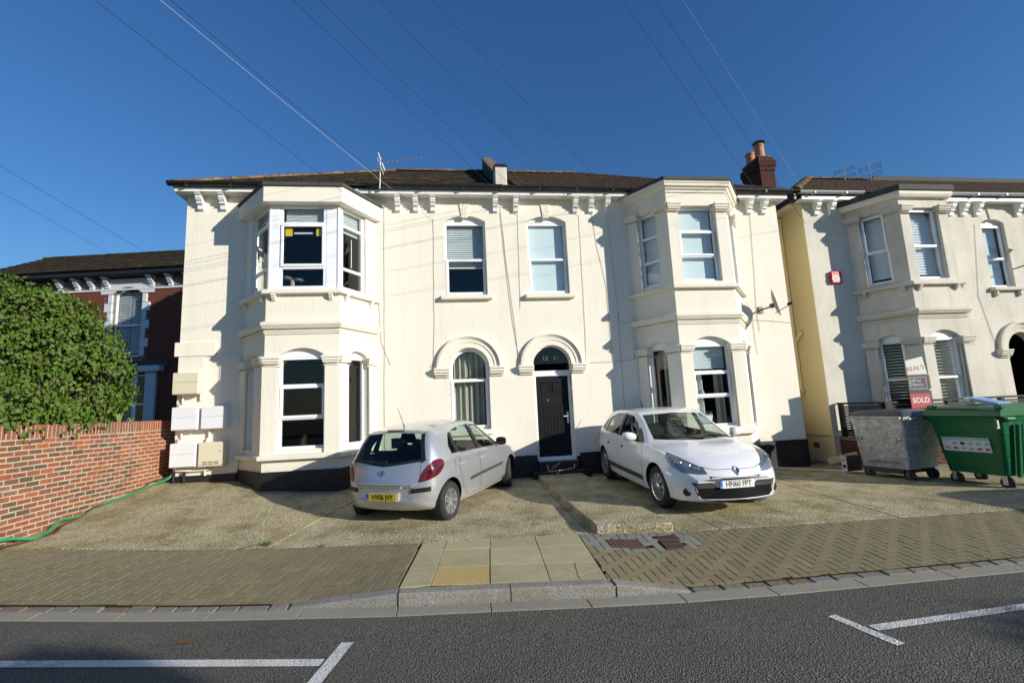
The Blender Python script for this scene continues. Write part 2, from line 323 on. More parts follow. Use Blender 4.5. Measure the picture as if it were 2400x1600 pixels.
# ------------------------------------------------------------------ levels of the ground
K_T = [(-60, 10.), (-30, 2.2), (-14, -2.95), (-8, -4.55), (-5.95, -5.04), (-4.02, -5.51), (-2.97, -5.71), (-1.91, -5.90), (-.84, -6.03), (.06, -6.16), (.85, -6.24), (1.69, -6.28), (4.33, -6.32), (12, -6.30), (60, -6.2)]
E_T = [(-7.4, -3.38), (-6.21, -3.58), (-4.93, -3.79), (-3.42, -3.97), (-1.79, -4.21), (.27, -4.40), (1.59, -4.66), (2.95, -4.76), (4.44, -4.76), (6.5, -4.78), (12, -4.95)]
ZE_T = [(-7.4, .08), (-6.2, .03), (-4.9, -.02), (-3.4, -.06), (2.9, -.072), (6.3, -.12), (12, -.13)]
ZF_T = [(-7.4, .42), (-5.1, .36), (-3.5, .22), (-1, .06), (1, .05), (4, .01), (6.6, -.10), (7.4, -.13), (12, -.14)]
ZK_T = [(-2.97, -.182), (-1.93, -.080), (.08, -.080), (.80, -.182)]
def Ky(x): return clampi(K_T, x)
def Ey(x): return clampi(E_T, x)
def G(x, y):
    e = Ey(x)
    if y >= e:
        t = min(1, (y-e)/(0-e)); return clampi(ZE_T, x)*(1-t)+clampi(ZF_T, x)*t
    return PZ(x, y)
def PZ(x, y):
    e = Ey(x); k = Ky(x); t = min(1, max(0, (y-k)/(e-k))); return clampi(ZK_T, x)*(1-t)+(clampi(ZE_T, x)-.004)*t
ROADZ = -.2
def structure(name, mb, m, parent=None, **k): return tag(mb.build(name, m, parent, **k), kind='structure')
g = MB(); g.add([(-300, -300, -.5), (300, -300, -.5), (300, 300, -.5), (-300, 300, -.5)], [(0, 1, 2, 3)]); structure('ground', g, MAT['earth'])
# road: a sheet from the channel outwards
g = MB(); xs = [-60, -30, -14, -8]+[-6+.5*i for i in range(27)]+[12, 30, 60]
road = None
def roadz(x, y): return ROADZ+.035*min(1, max(0, (Ky(x)-.18-y)/3.))
ds = [0, .3, .8, 1.6, 3, 5, 9]
V = []; Fc = []
for x in xs:
    for d in ds:
        y = Ky(x)-.18-d; V.append((x, y, roadz(x, y)))
n = len(ds)
for i in range(len(xs)-1):
    for j in range(n-1): Fc.append((i*n+j, i*n+j+1, (i+1)*n+j+1, (i+1)*n+j))
g.add(V, Fc); road = structure('road', g, MAT['asphalt'], smooth=True)
g = MB()       # far footway opposite
for a, b in zip(xs, xs[1:]):
    ya, yb = Ky(a)-9.18, Ky(b)-9.18
    g.hexa([(a, ya-3, -.4), (b, yb-3, -.4), (b, yb, -.4), (a, ya, -.4), (a, ya-3, -.08), (b, yb-3, -.08), (b, yb, -.08), (a, ya, -.08)])
structure('far_pavement', g, MAT['gutter_concrete'])
def stripe(name, p, q, w):
    p = Vector(p); q = Vector(q); d = (q-p).normalized(); nn = Vector((-d.y, d.x)); k = max(2, int((q-p).length/.4)); mb = MB(); vs = []
    for i in range(k+1):
        c = p+(q-p)*i/k
        for s_ in (-1, 1):
            e = c+nn*w/2*s_; vs.append((e.x, e.y, roadz(e.x, e.y)+.004))
    mb.add(vs, [(2*i, 2*i+2, 2*i+3, 2*i+1) for i in range(k)])
    return mb.build(name, MAT['road_paint'], road)
stripe('bay_line', (-9.5, -5.30), (-2.38, -6.79), .10); stripe('bay_end_mark', (-2.26, -6.50), (-2.36, -7.07), .10)
stripe('bay_line', (1.77, -7.19), (7.5, -6.98), .09); stripe('bay_end_mark', (1.645, -6.93), (1.74, -7.45), .085)
# gutter channel stones
g = MB(); x = -9.; gutter = thing('road_gutter', None, None, (0, -6.2, ROADZ)); tag(gutter, kind='structure')
while x < 9:
    L = random.uniform(.85, .95); a, b = x+.004, x+L-.004
    mb = MB(); mb.hexa([(a, Ky(a)-.185, -.3), (b, Ky(b)-.185, -.3), (b, Ky(b)-.005, -.3), (a, Ky(a)-.005, -.3), (a, Ky(a)-.185, ROADZ+.006), (b, Ky(b)-.185, ROADZ+.006), (b, Ky(b)-.005, ROADZ+.012), (a, Ky(a)-.005, ROADZ+.012)])
    mb.build('channel_stone', MAT['gutter_concrete'], gutter, bevel=.004); x += L
# kerb
kerb = thing('kerb', None, None, (-.9, -6, ROADZ)); tag(kerb, kind='structure')
KW = .15
def kstone(a, b, za, zb):
    mb = MB(); k = 6; vs = []
    for i in range(k+1):
        x = a+(b-a)*i/k; z = za+(zb-za)*i/k; y = Ky(x)
        vs += [(x, y, -.32), (x, y+.012, z-.02), (x, y+.03, z), (x, y+KW, z+.004), (x, y+KW, -.32)]
    fs = [(5*i+j, 5*(i+1)+j, 5*(i+1)+(j+1) % 5, 5*i+(j+1) % 5) for i in range(k) for j in range(5)]+[(0, 1, 2, 3, 4), tuple(5*k+j for j in (4, 3, 2, 1, 0))]
    mb.add(vs, fs); return mb.build('kerb_stone', MAT['granite'], kerb, smooth=25)
kstone(-2.97, -1.945, -.180, -.080); kstone(-1.93, -.885, -.08, -.08); kstone(-.875, .075, -.08, -.08); kstone(.11, .80, -.085, -.180)
mb = MB(); mb.box(.078, .107, Ky(.1)+.02, Ky(.1)+KW, -.3, -.10); mb.build('joint_mortar', MAT['sett'], kerb)
mb = MB(); V = []
for i in range(72):
    x = -9+.25*i; V += [(x, Ky(x)+.0, ROADZ-.004), (x, Ky(x)+.16, -.190)]
mb.add(V, [(2*i, 2*i+2, 2*i+3, 2*i+1) for i in range(71)]); mb.build('sett_bed', MAT['gutter_concrete'], kerb)
for rng in ((-9., -2.99), (.83, 9.)):
    x = rng[0]
    while x < rng[1]:
        L = min(random.uniform(.20, .31), rng[1]-x); a, b = x+.004, x+L-.004; x += L
        if b-a < .05: continue
        z = ROADZ+.014+random.uniform(-.004, .006); w = .12+random.uniform(-.006, .008); mb = MB()
        mb.hexa([(a, Ky(a)+.006, -.3), (b, Ky(b)+.006, -.3), (b, Ky(b)+w, -.3), (a, Ky(a)+w, -.3), (a+.01, Ky(a)+.015, z-.004), (b-.01, Ky(b)+.013, z-.004), (b-.008, Ky(b)+w-.01, z+.004), (a+.01, Ky(a)+w-.01, z+.004)])
        mb.build('sett', MAT['sett'], kerb, bevel=.007, seg=2)
# pavement
pave = thing('pavement', None, None, (0, -5.2, -.1)); tag(pave, kind='structure')
mb = MB(); V = []; xs2 = [-9+.3*i for i in range(71)]
for x in xs2:
    for j in range(5):
        y = Ky(x)+.10+(Ey(x)-.0-Ky(x)-.10)*j/4; V.append((x, y, PZ(x, y)-(.012 if -3.2 < x < 1.2 else .0055)))
mb.add(V, [(i*5+j, (i+1)*5+j, (i+1)*5+j+1, i*5+j+1) for i in range(len(xs2)-1) for j in range(4)]); mb.build('joint_bed', MAT['joint_sand'], pave)
SLAB_L = [(-1.96, -5.82), (-1.83, -4.22)]; SLAB_R = [(.06, -6.05), (.215, -4.42)]
def sl_x(L, y): return interp([(L[0][1], L[0][0]), (L[1][1], L[1][0])], y)
# 12 slabs : columns and rows follow the joints
def slabpt(cx, ry):      # cx 0..4 columns, ry 0 (front) .. 3 (back)
    colf = [(-1.945, -1.815), (-1.64, -1.505), (-1.06, -.945), (-.48, -.365), (.065, .205)]; yy = [[-5.735, -5.72, -5.83, -5.93, -6.02], [-5.19, -5.21, -5.30, -5.40, -5.49], [-4.58, -4.61, -4.68, -4.78, -4.87], [-4.23, -4.24, -4.28, -4.33, -4.38]]
    i = int(cx); y = yy[ry][i]; t = (y-yy[0][i])/(yy[3][i]-yy[0][i]); return colf[i][0]*(1-t)+colf[i][1]*t, y
for c_ in range(4):
    for r in range(3):
        P = [slabpt(c_, r), slabpt(c_+1, r), slabpt(c_+1, r+1), slabpt(c_, r+1)]; cx = sum(p[0] for p in P)/4; cy = sum(p[1] for p in P)/4
        P = [(p[0]+(cx-p[0])*.012, p[1]+(cy-p[1])*.014) for p in P]; dz = random.uniform(-.004, .004)
        pcs = [P]
        if (c_, r) == (3, 0):   # the cracked slab: four pieces
            a, b, c2, d = P; m1 = (a[0]*.74+b[0]*.26, a[1]*.74+b[1]*.26); L2 = lambda p, q, t: (p[0]+(q[0]-p[0])*t, p[1]+(q[1]-p[1])*t)
            ctr = (a[0]*.5+b[0]*.5+.02, cy-.15); t1 = L2(d, c2, .23); t2 = L2(d, c2, .58); r1_ = L2(b, c2, .55); bo = L2(a, b, .52)
            sh = lambda Q: [L2(q, (sum(z[0] for z in Q)/len(Q), sum(z[1] for z in Q)/len(Q)), .012) for q in Q]
            pcs = [sh([a, bo, ctr, t1, d]), sh([ctr, t2, t1]), sh([ctr, r1_, c2, t2]), sh([bo, b, r1_, ctr])]
        for k_, Q in enumerate(pcs):
            dz2 = dz+(random.uniform(-.003, .003) if len(pcs) > 1 else 0); n = len(Q); mb = MB()
            mb.add([(p[0], p[1], PZ(*p)-.05) for p in Q]+[(p[0], p[1], PZ(*p)+dz2) for p in Q], [tuple(range(n, 2*n))]+[(i, (i+1) % n, n+(i+1) % n, n+i) for i in range(n)])
            mb.build('paving_slab', MAT['ochre_slab' if (c_, r) == (1, 0) else 'paving_slab'], pave, bevel=.004)
# manhole covers
def cover(P, label, ribs):
    cx = sum(p[0] for p in P)/4; cy = sum(p[1] for p in P)/4; t = thing('manhole_cover', label, 'manhole cover', (cx, cy, PZ(cx, cy)), 'iron covers in the pavement')
    q = lambda s_, r_: (P[0][0]*(1-s_)*(1-r_)+P[1][0]*s_*(1-r_)+P[2][0]*s_*r_+P[3][0]*(1-s_)*r_, P[0][1]*(1-s_)*(1-r_)+P[1][1]*s_*(1-r_)+P[2][1]*s_*r_+P[3][1]*(1-s_)*r_)
    pt = lambda s_, r_, z: (*q(s_, r_), PZ(*q(s_, r_))+z)
    mb = MB(); mb.hexa([pt(0, 0, -.04), pt(1, 0, -.04), pt(1, 1, -.04), pt(0, 1, -.04), pt(0, 0, .0), pt(1, 0, .0), pt(1, 1, .0), pt(0, 1, .0)]); mb.build('plate', MAT['rust_iron'], t, bevel=.003)
    mb = MB(); n = ribs
    for i in range(n):
        for j in range(n if n < 9 else 3):
            a, b = (i+.2)/n, (i+.75)/n; mm = n if n < 9 else 3; c_, d = (j+.15)/mm, (j+.8)/mm
            mb.hexa([pt(a, c_, 0), pt(b, c_, 0), pt(b, d, 0), pt(a, d, 0), pt(a, c_, .006), pt(b, c_, .006), pt(b, d, .006), pt(a, d, .006)])
    tag(mb.build('tread_ribs', MAT['rust_iron'], t), kind='stuff')
MH = [[(.46, -5.02), (.86, -5.07), (.86, -4.78), (.47, -4.71)], [(1.07, -5.15), (1.29, -5.20), (1.37, -4.75), (1.12, -4.72)]]
cover(MH[0], 'rusty iron cover with square studs set in grey pavers, nearer the slabs', 8); cover(MH[1], 'rusty iron cover with slanted bars, right of the studded cover', 9)
def inpoly(P, x, y):
    c_ = False; n = len(P)
    for i in range(n):
        (a, b), (d, e) = P[i], P[i-1]
        if (b > y) != (e > y) and x < (d-a)*(y-b)/(e-b)+a: c_ = not c_
    return c_
GREY = [(.20, -5.02), (1.05, -5.24), (1.62, -5.12), (1.5, -4.5), (.2, -4.40)]
def clip(poly, a, b, c_):      # keep a*x+b*y+c >= 0
    out = []
    for i in range(len(poly)):
        p, q = poly[i-1], poly[i]; dp = a*p[0]+b*p[1]+c_; dq = a*q[0]+b*q[1]+c_
        if dp*dq < 0: t = dp/(dp-dq); out.append((p[0]+(q[0]-p[0])*t, p[1]+(q[1]-p[1])*t))
        if dq >= 0: out.append(q)
    return out
pavers = []
def field(x0, x1, ang, org):
    ca, sa = cos(ang), sin(ang)
    for i in range(-12, 90):
        for j in range(-22, 40):
            k = (i-j) % 4
            if k == 0: R = (i, j, i+2, j+1)
            elif k == 3: R = (i, j, i+1, j+2)
            else: continue
            gp = .0055; r = [((R[0])*.1+gp, R[1]*.1+gp), (R[2]*.1-gp, R[1]*.1+gp), (R[2]*.1-gp, R[3]*.1-gp), (R[0]*.1+gp, R[3]*.1-gp)]
            P = [(org[0]+a*ca-b*sa, org[1]+a*sa+b*ca) for a, b in r]; cx = sum(p[0] for p in P)/4; cy = sum(p[1] for p in P)/4
            if cx < x0-.15 or cx > x1+.15 or cy > Ey(cx)+.15 or cy < Ky(cx)-.05: continue
            x = cx; off = KW+.004 if -2.97 < x < .80 else .128
            sK = (Ky(x+.1)-Ky(x-.1))/.2; sE = (Ey(x+.1)-Ey(x-.1))/.2
            Q = clip(P, -sK, 1, -(Ky(x)+off-sK*x)); Q = clip(Q, sE, -1, (Ey(x)-.01)-sE*x) if Q else Q
            if x0 < -1.9: Q = clip(Q, -1, .08125, -1.499) if Q else Q
            else: Q = clip(Q, 1, -.0854, -.591) if Q else Q
            if len(Q) < 3: continue
            if any(inpoly(h, cx, cy) for h in MH): continue
            ar = abs(sum(Q[a][0]*Q[a-1][1]-Q[a-1][0]*Q[a][1] for a in range(len(Q))))/2
            if ar < .0015: continue
            pavers.append((( cx+1.363)**2+(cy+10.7)**2, Q, cx, cy))
field(-8.6, -1.85, -.20, (-8.2, -4.9)); field(.05, 8.4, -.045, (.0, -6.15))
pavers.sort(key=lambda p: p[0])
rest = MB(); restg = MB()
for idx, (d2, Q, cx, cy) in enumerate(pavers):
    dz = random.uniform(-.002, .002); tx = random.uniform(-.012, .012); ty = random.uniform(-.012, .012); n = len(Q); mb = MB() if idx < 300 else (restg if inpoly(GREY, cx, cy) else rest)
    zz = lambda p: PZ(*p)+dz+tx*(p[0]-cx)+ty*(p[1]-cy)
    ins = [(p[0]+(cx-p[0])*.03, p[1]+(cy-p[1])*.03) for p in Q]
    mb.add([(p[0], p[1], zz(p)-.04) for p in Q]+[(p[0], p[1], zz(p)-.001) for p in Q]+[(p[0], p[1], zz(p)) for p in ins], [tuple(range(2*n, 3*n))]+[(i, (i+1) % n, n+(i+1) % n, n+i) for i in range(n)]+[(n+i, n+(i+1) % n, 2*n+(i+1) % n, 2*n+i) for i in range(n)])
    if idx < 300: mb.build('paver', MAT['grey_paver' if inpoly(GREY, cx, cy) else 'paver'], pave, fix=False)
if rest.v: tag(rest.build('far_pavers', MAT['paver'], pave), kind='stuff')
if restg.v: tag(restg.build('far_grey_pavers', MAT['grey_paver'], pave), kind='stuff')
# driveway of concrete bays
drive = thing('driveway', None, None, (0, -2, 0)); tag(drive, kind='structure')
JL = [((-7.6, -7.6), (-3.92, -3.55)), ]
seams = [(-7.42, -7.42), (-3.97, -2.75), (-3.80, -2.62), (.36, .36), (1.47, 1.42), (2.02, 1.9), (2.22, 2.05), (4.55, 5.05), (4.72, 5.2), (12, 12)]   # x at the pavement edge, x at the house
def dslab(a, b, zoff=0., name='concrete_slab'):
    mb = MB(); nx = max(2, int((b[0]-a[0])/.25)); ny = 16; V = []
    for i in range(nx+1):
        for j in range(ny+1):
            t = j/ny; xa = a[0]+(a[1]-a[0])*t+.009; xb = b[0]+(b[1]-b[0])*t-.009; x = xa+(xb-xa)*i/nx; e = Ey(x); y = e+(0.35-e)*t
            V.append((x, y, G(x, min(y, 0))+zoff+.004*sin(7*x+3*y)*sin(5*y)))
    F_ = [(i*(ny+1)+j, (i+1)*(ny+1)+j, (i+1)*(ny+1)+j+1, i*(ny+1)+j+1) for i in range(nx) for j in range(ny)]
    n = len(V); bd = [i*(ny+1) for i in range(nx+1)]+[nx*(ny+1)+j for j in range(1, ny+1)]+[i*(ny+1)+ny for i in range(nx-1, -1, -1)]+[j for j in range(ny-1, 0, -1)]
    V += [(V[k][0], V[k][1], V[k][2]-.12) for k in bd]; m_ = len(bd)
    F_ += [(bd[k], n+k, n+(k+1) % m_, bd[(k+1) % m_]) for k in range(m_)]
    mb.add(V, F_); return mb.build(name, MAT['concrete'], drive, smooth=30)
for i in range(len(seams)-1): dslab(seams[i], seams[i+1], (0, .004, 0, 0, .002, .003, 0, .004, 0)[i])
mb = MB()
for i in range(39):
    a, b = -7.4+i*.5, -6.9+i*.5; mb.add([(a, Ey(a)+.01, G(a, Ey(a)+.01)-.035), (b, Ey(b)+.01, G(b, Ey(b)+.01)-.035), (b, .3, G(b, 0)-.035), (a, .3, G(a, 0)-.035)], [(0, 1, 2, 3)])
mb.build('joint_bed', MAT['joint_sand'], drive)
# raised concrete path to the front door
mb = MB(); V = []; ny = 14; nx = 6
PB = [(.43, .42), (1.40, 1.40)]
for i in range(nx+1):
    for j in range(ny+1):
        t = j/ny; x = .43+(1.40-.43)*i/nx-(.02*t); y = (-4.46-.20*i/nx)*(1-t)+(-.32)*t; V.append((x, y, .052+.10*max(0, t-.2)+.005*sin(9*x)*sin(6*y)-(.012 if j == 0 else 0)))
F_ = [(i*(ny+1)+j, (i+1)*(ny+1)+j, (i+1)*(ny+1)+j+1, i*(ny+1)+j+1) for i in range(nx) for j in range(ny)]
n = len(V); bd = [i*(ny+1) for i in range(nx+1)]+[nx*(ny+1)+j for j in range(1, ny+1)]+[i*(ny+1)+ny for i in range(nx-1, -1, -1)]+[j for j in range(ny-1, 0, -1)]
V += [(V[k][0]+(.0 if 0 else .0), V[k][1], -.2) for k in bd]; m_ = len(bd); F_ += [(bd[k], n+k, n+(k+1) % m_, bd[(k+1) % m_]) for k in range(m_)]
mb.add(V, F_); structure('raised_path', mb, MAT['concrete'], smooth=30, bevel=.015)
# ------------------------------------------------------------------ house builder
def offpts(pts, off):      # pts plan polyline left to right, outward = right-hand normal (u.y,-u.x)
    P = [Vector((p[0], p[1])) for p in pts]; L = []
    for a, b in zip(P, P[1:]):
        u = (b-a).normalized(); nn = Vector((u.y, -u.x)); L.append((a+nn*off, u))
    out = []
    def isect(p, u, q, w):
        d = u.x*w.y-u.y*w.x; t = ((q-p).x*w.y-(q-p).y*w.x)/d; return p+u*t
    out.append(isect(L[0][0], L[0][1], P[0], Vector((1, 0))))
    for (p, u), (q, w) in zip(L, L[1:]): out.append(isect(p, u, q, w))
    out.append(isect(L[-1][0], L[-1][1], P[-1], Vector((1, 0))))
    return out
def band(mb, pts, off, z0, z1, inn=-.05, off1=None, m=0):
    A = offpts(pts, off); B = offpts(pts, inn); A1 = A if off1 is None else offpts(pts, off1); n = len(A)
    vs = [(p.x, p.y, z0) for p in A]+[(p.x, p.y, z1) for p in A1]+[(p.x, p.y, z0) for p in B]+[(p.x, p.y, z1) for p in B]; fs = []
    for i in range(n-1):
        fs += [(i, i+1, n+i+1, n+i), (n+i, n+i+1, 3*n+i+1, 3*n+i), (2*n+i+1, 2*n+i, 3*n+i, 3*n+i+1), (2*n+i, 2*n+i+1, i+1, i)]
    fs += [(0, n, 3*n, 2*n), (n-1, 3*n-1, 4*n-1, 2*n-1)]
    mb.add(vs, fs, m)
slat_mesh = {}
def slats(fr, a0, a1, z0, z1, d, parent, pitch=.05, tilt=60, w=.045, matn='blind_slat', name='blind_slat', thick=.004):
    key = (round(a1-a0, 3), w, matn, thick)
    if key not in slat_mesh:
        mb = MB(); mb.box(-(a1-a0)/2, (a1-a0)/2, -w/2, w/2, -thick/2, thick/2); slat_mesh[key] = mb.mesh(name, MAT[matn])
    k = int((z1-z0)/pitch); ang = atan2(fr.u.y, fr.u.x)
    for i in range(k):
        o = bpy.data.objects.new(name, slat_mesh[key]); link(o, parent); o.location = fr((a0+a1)/2, z1-(i+.5)*pitch, d)
        o.rotation_euler = (Matrix.Rotation(ang, 3, 'Z') @ Matrix.Rotation(radians(tilt+random.uniform(-1.5, 1.5)), 3, 'X')).to_euler()
def pane(fr, a0, a1, z0, z1, d, parent, poly=None):
    mb = MB(); P = poly or [(a0, z0), (a1, z0), (a1, z1), (a0, z1)]
    mb.fprism(fr, P, d-.004, d); return mb.build('pane', MAT['window_glass'], parent)
def window(parent, fr, s0, s1, z0, zs, rise=0., d=-.11, fw=.055, bars=(), archglass=False, sash=None, dep=.06, name='window', mt='white_upvc', mull=()):
    """frame ring + bars as one mesh; panes as sub-parts. bars: heights of transoms, sash: (lo, hi) of the projecting sash"""
    mb = MB()
    if archglass:
        o = arch(s0, s1, z0, zs, rise, 20); i_ = arch(s0+fw, s1-fw, z0+fw, zs, rise-fw, 20); n = len(o)
        vs = [fr(a, z, d) for a, z in o]+[fr(a, z, d) for a, z in i_]+[fr(a, z, d-dep) for a, z in i_]+[fr(a, z, d-dep) for a, z in o]
        mb.add(vs, [(k, (k+1) % n, n+(k+1) % n, n+k) for k in range(n)]+[(n+k, n+(k+1) % n, 2*n+(k+1) % n, 2*n+k) for k in range(n)]+[(3*n+(k+1) % n, 3*n+k, k, (k+1) % n) for k in range(n)])
        top = None
    else:
        mb.fbox(fr, s0, s0+fw, z0, zs, d-dep, d); mb.fbox(fr, s1-fw, s1, z0, zs, d-dep, d); mb.fbox(fr, s0+fw, s1-fw, z0, z0+fw, d-dep, d-.001); mb.fbox(fr, s0+fw, s1-fw, zs-fw, zs, d-dep, d-.001)
        if rise > 0: mb.fprism(fr, arch(s0, s1, zs, zs+.002, rise, 12), d-dep, d+.004)
    mb.fbox(fr, s0-.01, s1+.01, z0-.025, z0+.004, d-dep, d+.05)
    zz = [z0+fw]+[b for b in bars]+[(zs-fw) if not archglass else None]
    for b in bars: mb.fbox(fr, s0+fw, s1-fw, b-.03, b+.03, d-dep, d+.004)
    for mx in mull: mb.fbox(fr, mx-.03, mx+.03, z0+fw, zs-fw, d-dep, d+.002)
    if sash:
        for lo, hi in ([sash] if not isinstance(sash, list) else sash):
            a, b = s0+.03, s1-.03
            mb.fbox(fr, a, a+.055, lo, hi, d+.002, d+.028); mb.fbox(fr, b-.055, b, lo, hi, d+.002, d+.028); mb.fbox(fr, a+.055, b-.055, lo, lo+.055, d+.002, d+.028); mb.fbox(fr, a+.055, b-.055, hi-.055, hi, d+.002, d+.028)
    w = mb.build(name, MAT[mt], parent, bevel=.006)
    lo = z0+fw
    for b in bars:
        pane(fr, s0+fw, s1-fw, lo, b-.03, d-.03, w); lo = b+.03
    if archglass: pane(fr, 0, 0, 0, 0, d-.03, w, arch(s0+fw, s1-fw, lo, zs, rise-fw, 20))
    else: pane(fr, s0+fw, s1-fw, lo, zs-fw, d-.03, w)
    return w
def sheet(fr, a0, a1, z0, z1, d, name, matn, parent, wave=0., n=40, freq=40., poly=None):
    mb = MB(); V = []
    for i in range(n+1):
        a = a0+(a1-a0)*i/n; dd = d+wave*(sin(freq*a)+.5*sin(freq*2.3*a+1))
        V += [fr(a, z0, dd), fr(a, z1, dd), fr(a, z1, dd-.004), fr(a, z0, dd-.004)]
    mb.add(V, [(4*i+j, 4*(i+1)+j, 4*(i+1)+(j+1) % 4, 4*i+(j+1) % 4) for i in range(n) for j in range(4)]+[(0, 1, 2, 3), (4*n+3, 4*n+2, 4*n+1, 4*n)])
    return mb.build(name, MAT[matn], parent, smooth=35)
def bracket(parent, fr, a, zt, h=.36, dp=.25, w=.115, matn='white_gloss'):
    pr = [(0, 0), (0, -h), (-.035, -h), (-.06, -h+.03), (-.075, -h+.10), (-.10, -h+.12), (-.12, -h+.165), (-.165, -h+.20), (-.185, -h+.24), (-.19, -.07), (-dp+.025, -.06), (-dp, -.03), (-dp, 0)]
    mb = MB(); mb.prism([fr(a-w/2, zt+z, -d+.002) for d, z in pr], [fr(a+w/2, zt+z, -d+.002) for d, z in pr])
    for k in range(3): mb.fbox(fr, a-w/2-.004, a+w/2+.004, zt-h+.02+.11*k, zt-h+.035+.11*k, .0, (.065, .125, .19)[k]+.008)
    return mb.build('eaves_bracket', MAT[matn], parent)
def sill(parent, fr, a0, a1, zt, th=.11, pj=.12, m='cream_render', name='window_sill'):
    mb = MB(); mb.hexa([fr(a0, zt-th, pj), fr(a1, zt-th, pj), fr(a1, zt-th, -.02), fr(a0, zt-th, -.02), fr(a0, zt-.015, pj), fr(a1, zt-.015, pj), fr(a1, zt, -.02), fr(a0, zt, -.02)])
    return mb.build(name, MAT[m], parent, bevel=.012)
def hoodarch(parent, fr, c, zs, r, m='cream_render'):
    mb = MB(); N = 28
    for (r0, r1, pj) in ((r+.01, r+.13, .03), (r+.13, r+.20, .045), (r+.20, r+.245, .06), (r+.245, r+.30, .095)):
        vs = []
        for i in range(N+1):
            a = pi*i/N; ca, sa = cos(a), sin(a)
            vs += [fr(c+r0*ca, zs+r0*sa, 0), fr(c+r0*ca, zs+r0*sa, pj), fr(c+r1*ca, zs+r1*sa, pj*.9), fr(c+r1*ca, zs+r1*sa, 0)]
        mb.add(vs, [(4*i+j, 4*i+(j+1) % 4, 4*(i+1)+(j+1) % 4, 4*(i+1)+j) for i in range(N) for j in range(4)]+[(0, 1, 2, 3), (4*N+3, 4*N+2, 4*N+1, 4*N)])
    mb.build('hood_arch', MAT[m], parent, smooth=30)
    for sg in (-1, 1):
        mb = MB(); a, b = sorted((c+sg*(r+.005), c+sg*(r+.36)))
        i0, i1 = (0, 0)
        mb.fbox(fr, a, b, zs-.05, zs, -.02, .15); mb.fbox(fr, a, b-.01*(sg > 0)+0, zs-.11, zs-.05, -.02, .125); mb.fbox(fr, a+(.015 if sg < 0 else 0), b-(.015 if sg > 0 else 0), zs-.16, zs-.11, -.02, .095); mb.fbox(fr, a+(.03 if sg < 0 else 0), b-(.03 if sg > 0 else 0), zs-.21, zs-.185, -.02, .05)
        mb.build('impost', MAT[m], parent, bevel=.008)
def capital(parent, fr, a0, a1, zt, m):
    mb = MB()
    for z0, z1, pj in ((zt-.05, zt, .11), (zt-.105, zt-.05, .09), (zt-.145, zt-.105, .07), (zt-.20, zt-.185, .06)): mb.fbox(fr, a0-pj*.6, a1+pj*.6, z0, z1, -.16, pj)
    mb.build('pier_capital', MAT[m], parent, bevel=.006)
ROOF_S = .615
def tiles(parent, name, matn, x0, x1, y0, z0, slope, rows, hipL=None, hipR=None, tw=.25, gauge=.27, wav=0., back=False):
    """courses of lapped tiles on one slope rising in +y"""
    mb = MB(); L = sqrt(1+slope*slope); cy, cz = 1/L, slope/L
    for r in range(rows):
        a = x0+(hipL*cy*gauge*r if hipL else 0); b = x1-(hipR*cy*gauge*r if hipR else 0); off = (r % 2)*tw/2*(0 if wav else 1)
        nx = int((b-a)/tw)+2
        for i in range(-1, nx):
            p, q = max(a, a+i*tw+off+.003), min(b, a+(i+1)*tw+off-.003)
            if q-p < .03: continue
            j = random.uniform(-.006, .006); lift = .026+random.uniform(0, .008)
            y_, z_ = y0+cy*gauge*r, z0+cz*gauge*r; y2, z2 = y_+cy*(gauge+.05), z_+cz*(gauge+.05)
            ny, nz = -cz, cy
            if wav:
                m_ = (p+q)/2; pr = [(p, 0), (p+(q-p)*.2, wav), (p+(q-p)*.42, wav), (p+(q-p)*.6, .0), (q, -.004)]
                vs = [(X, y_-cy*j+ny*(lift+h), z_-cz*j+nz*(lift+h)) for X, h in pr]+[(X, y2+ny*(h+.002), z2+nz*(h+.002)) for X, h in pr]+[(X, y_-cy*j+ny*(lift+h-.028), z_-cz*j+nz*(lift+h-.028)) for X, h in pr]
                mb.add(vs, [(k, k+1, 6+k, 5+k) for k in range(4)]+[(10+k, 11+k, k+1, k) for k in range(4)])
            else:
                vs = [(p, y_-cy*j+ny*lift, z_-cz*j+nz*lift), (q, y_-cy*j+ny*lift, z_-cz*j+nz*lift), (q, y2+ny*.003, z2+nz*.003), (p, y2+ny*.003, z2+nz*.003), (p, y_-cy*j+ny*(lift-.022), z_-cz*j+nz*(lift-.022)), (q, y_-cy*j+ny*(lift-.022), z_-cz*j+nz*(lift-.022))]
                mb.add(vs, [(0, 1, 2, 3), (4, 5, 1, 0), (4, 0, 3), (5, 2, 1)])
    return tag(mb.build(name, MAT[matn], parent, fix=False), kind='stuff')
def ridge(parent, p, q, r=.11, matn='ridge_tiles', L=.40):
    p = Vector(p); q = Vector(q); d = (q-p); n = max(1, int(d.length/L)); u = d.normalized(); side = u.cross(Vector((0, 0, 1))).normalized(); up = side.cross(u)
    for k in range(n):
        a = p+d*k/n; b = p+d*(k+.97)/n; mb = MB(); V = []; rr = r*random.uniform(.96, 1.05)
        for e, s_ in ((a, 1.06), (b, .98)):
            for i in range(7):
                t = pi*i/6; V.append(e+side*cos(t)*rr*s_+up*(sin(t)*rr*s_*.8-.02))
        mb.add(V, [(i, i+1, 8+i, 7+i) for i in range(6)]+[tuple(range(7)), tuple(range(13, 6, -1))]); mb.build('ridge_tile', MAT[matn], parent, smooth=40)
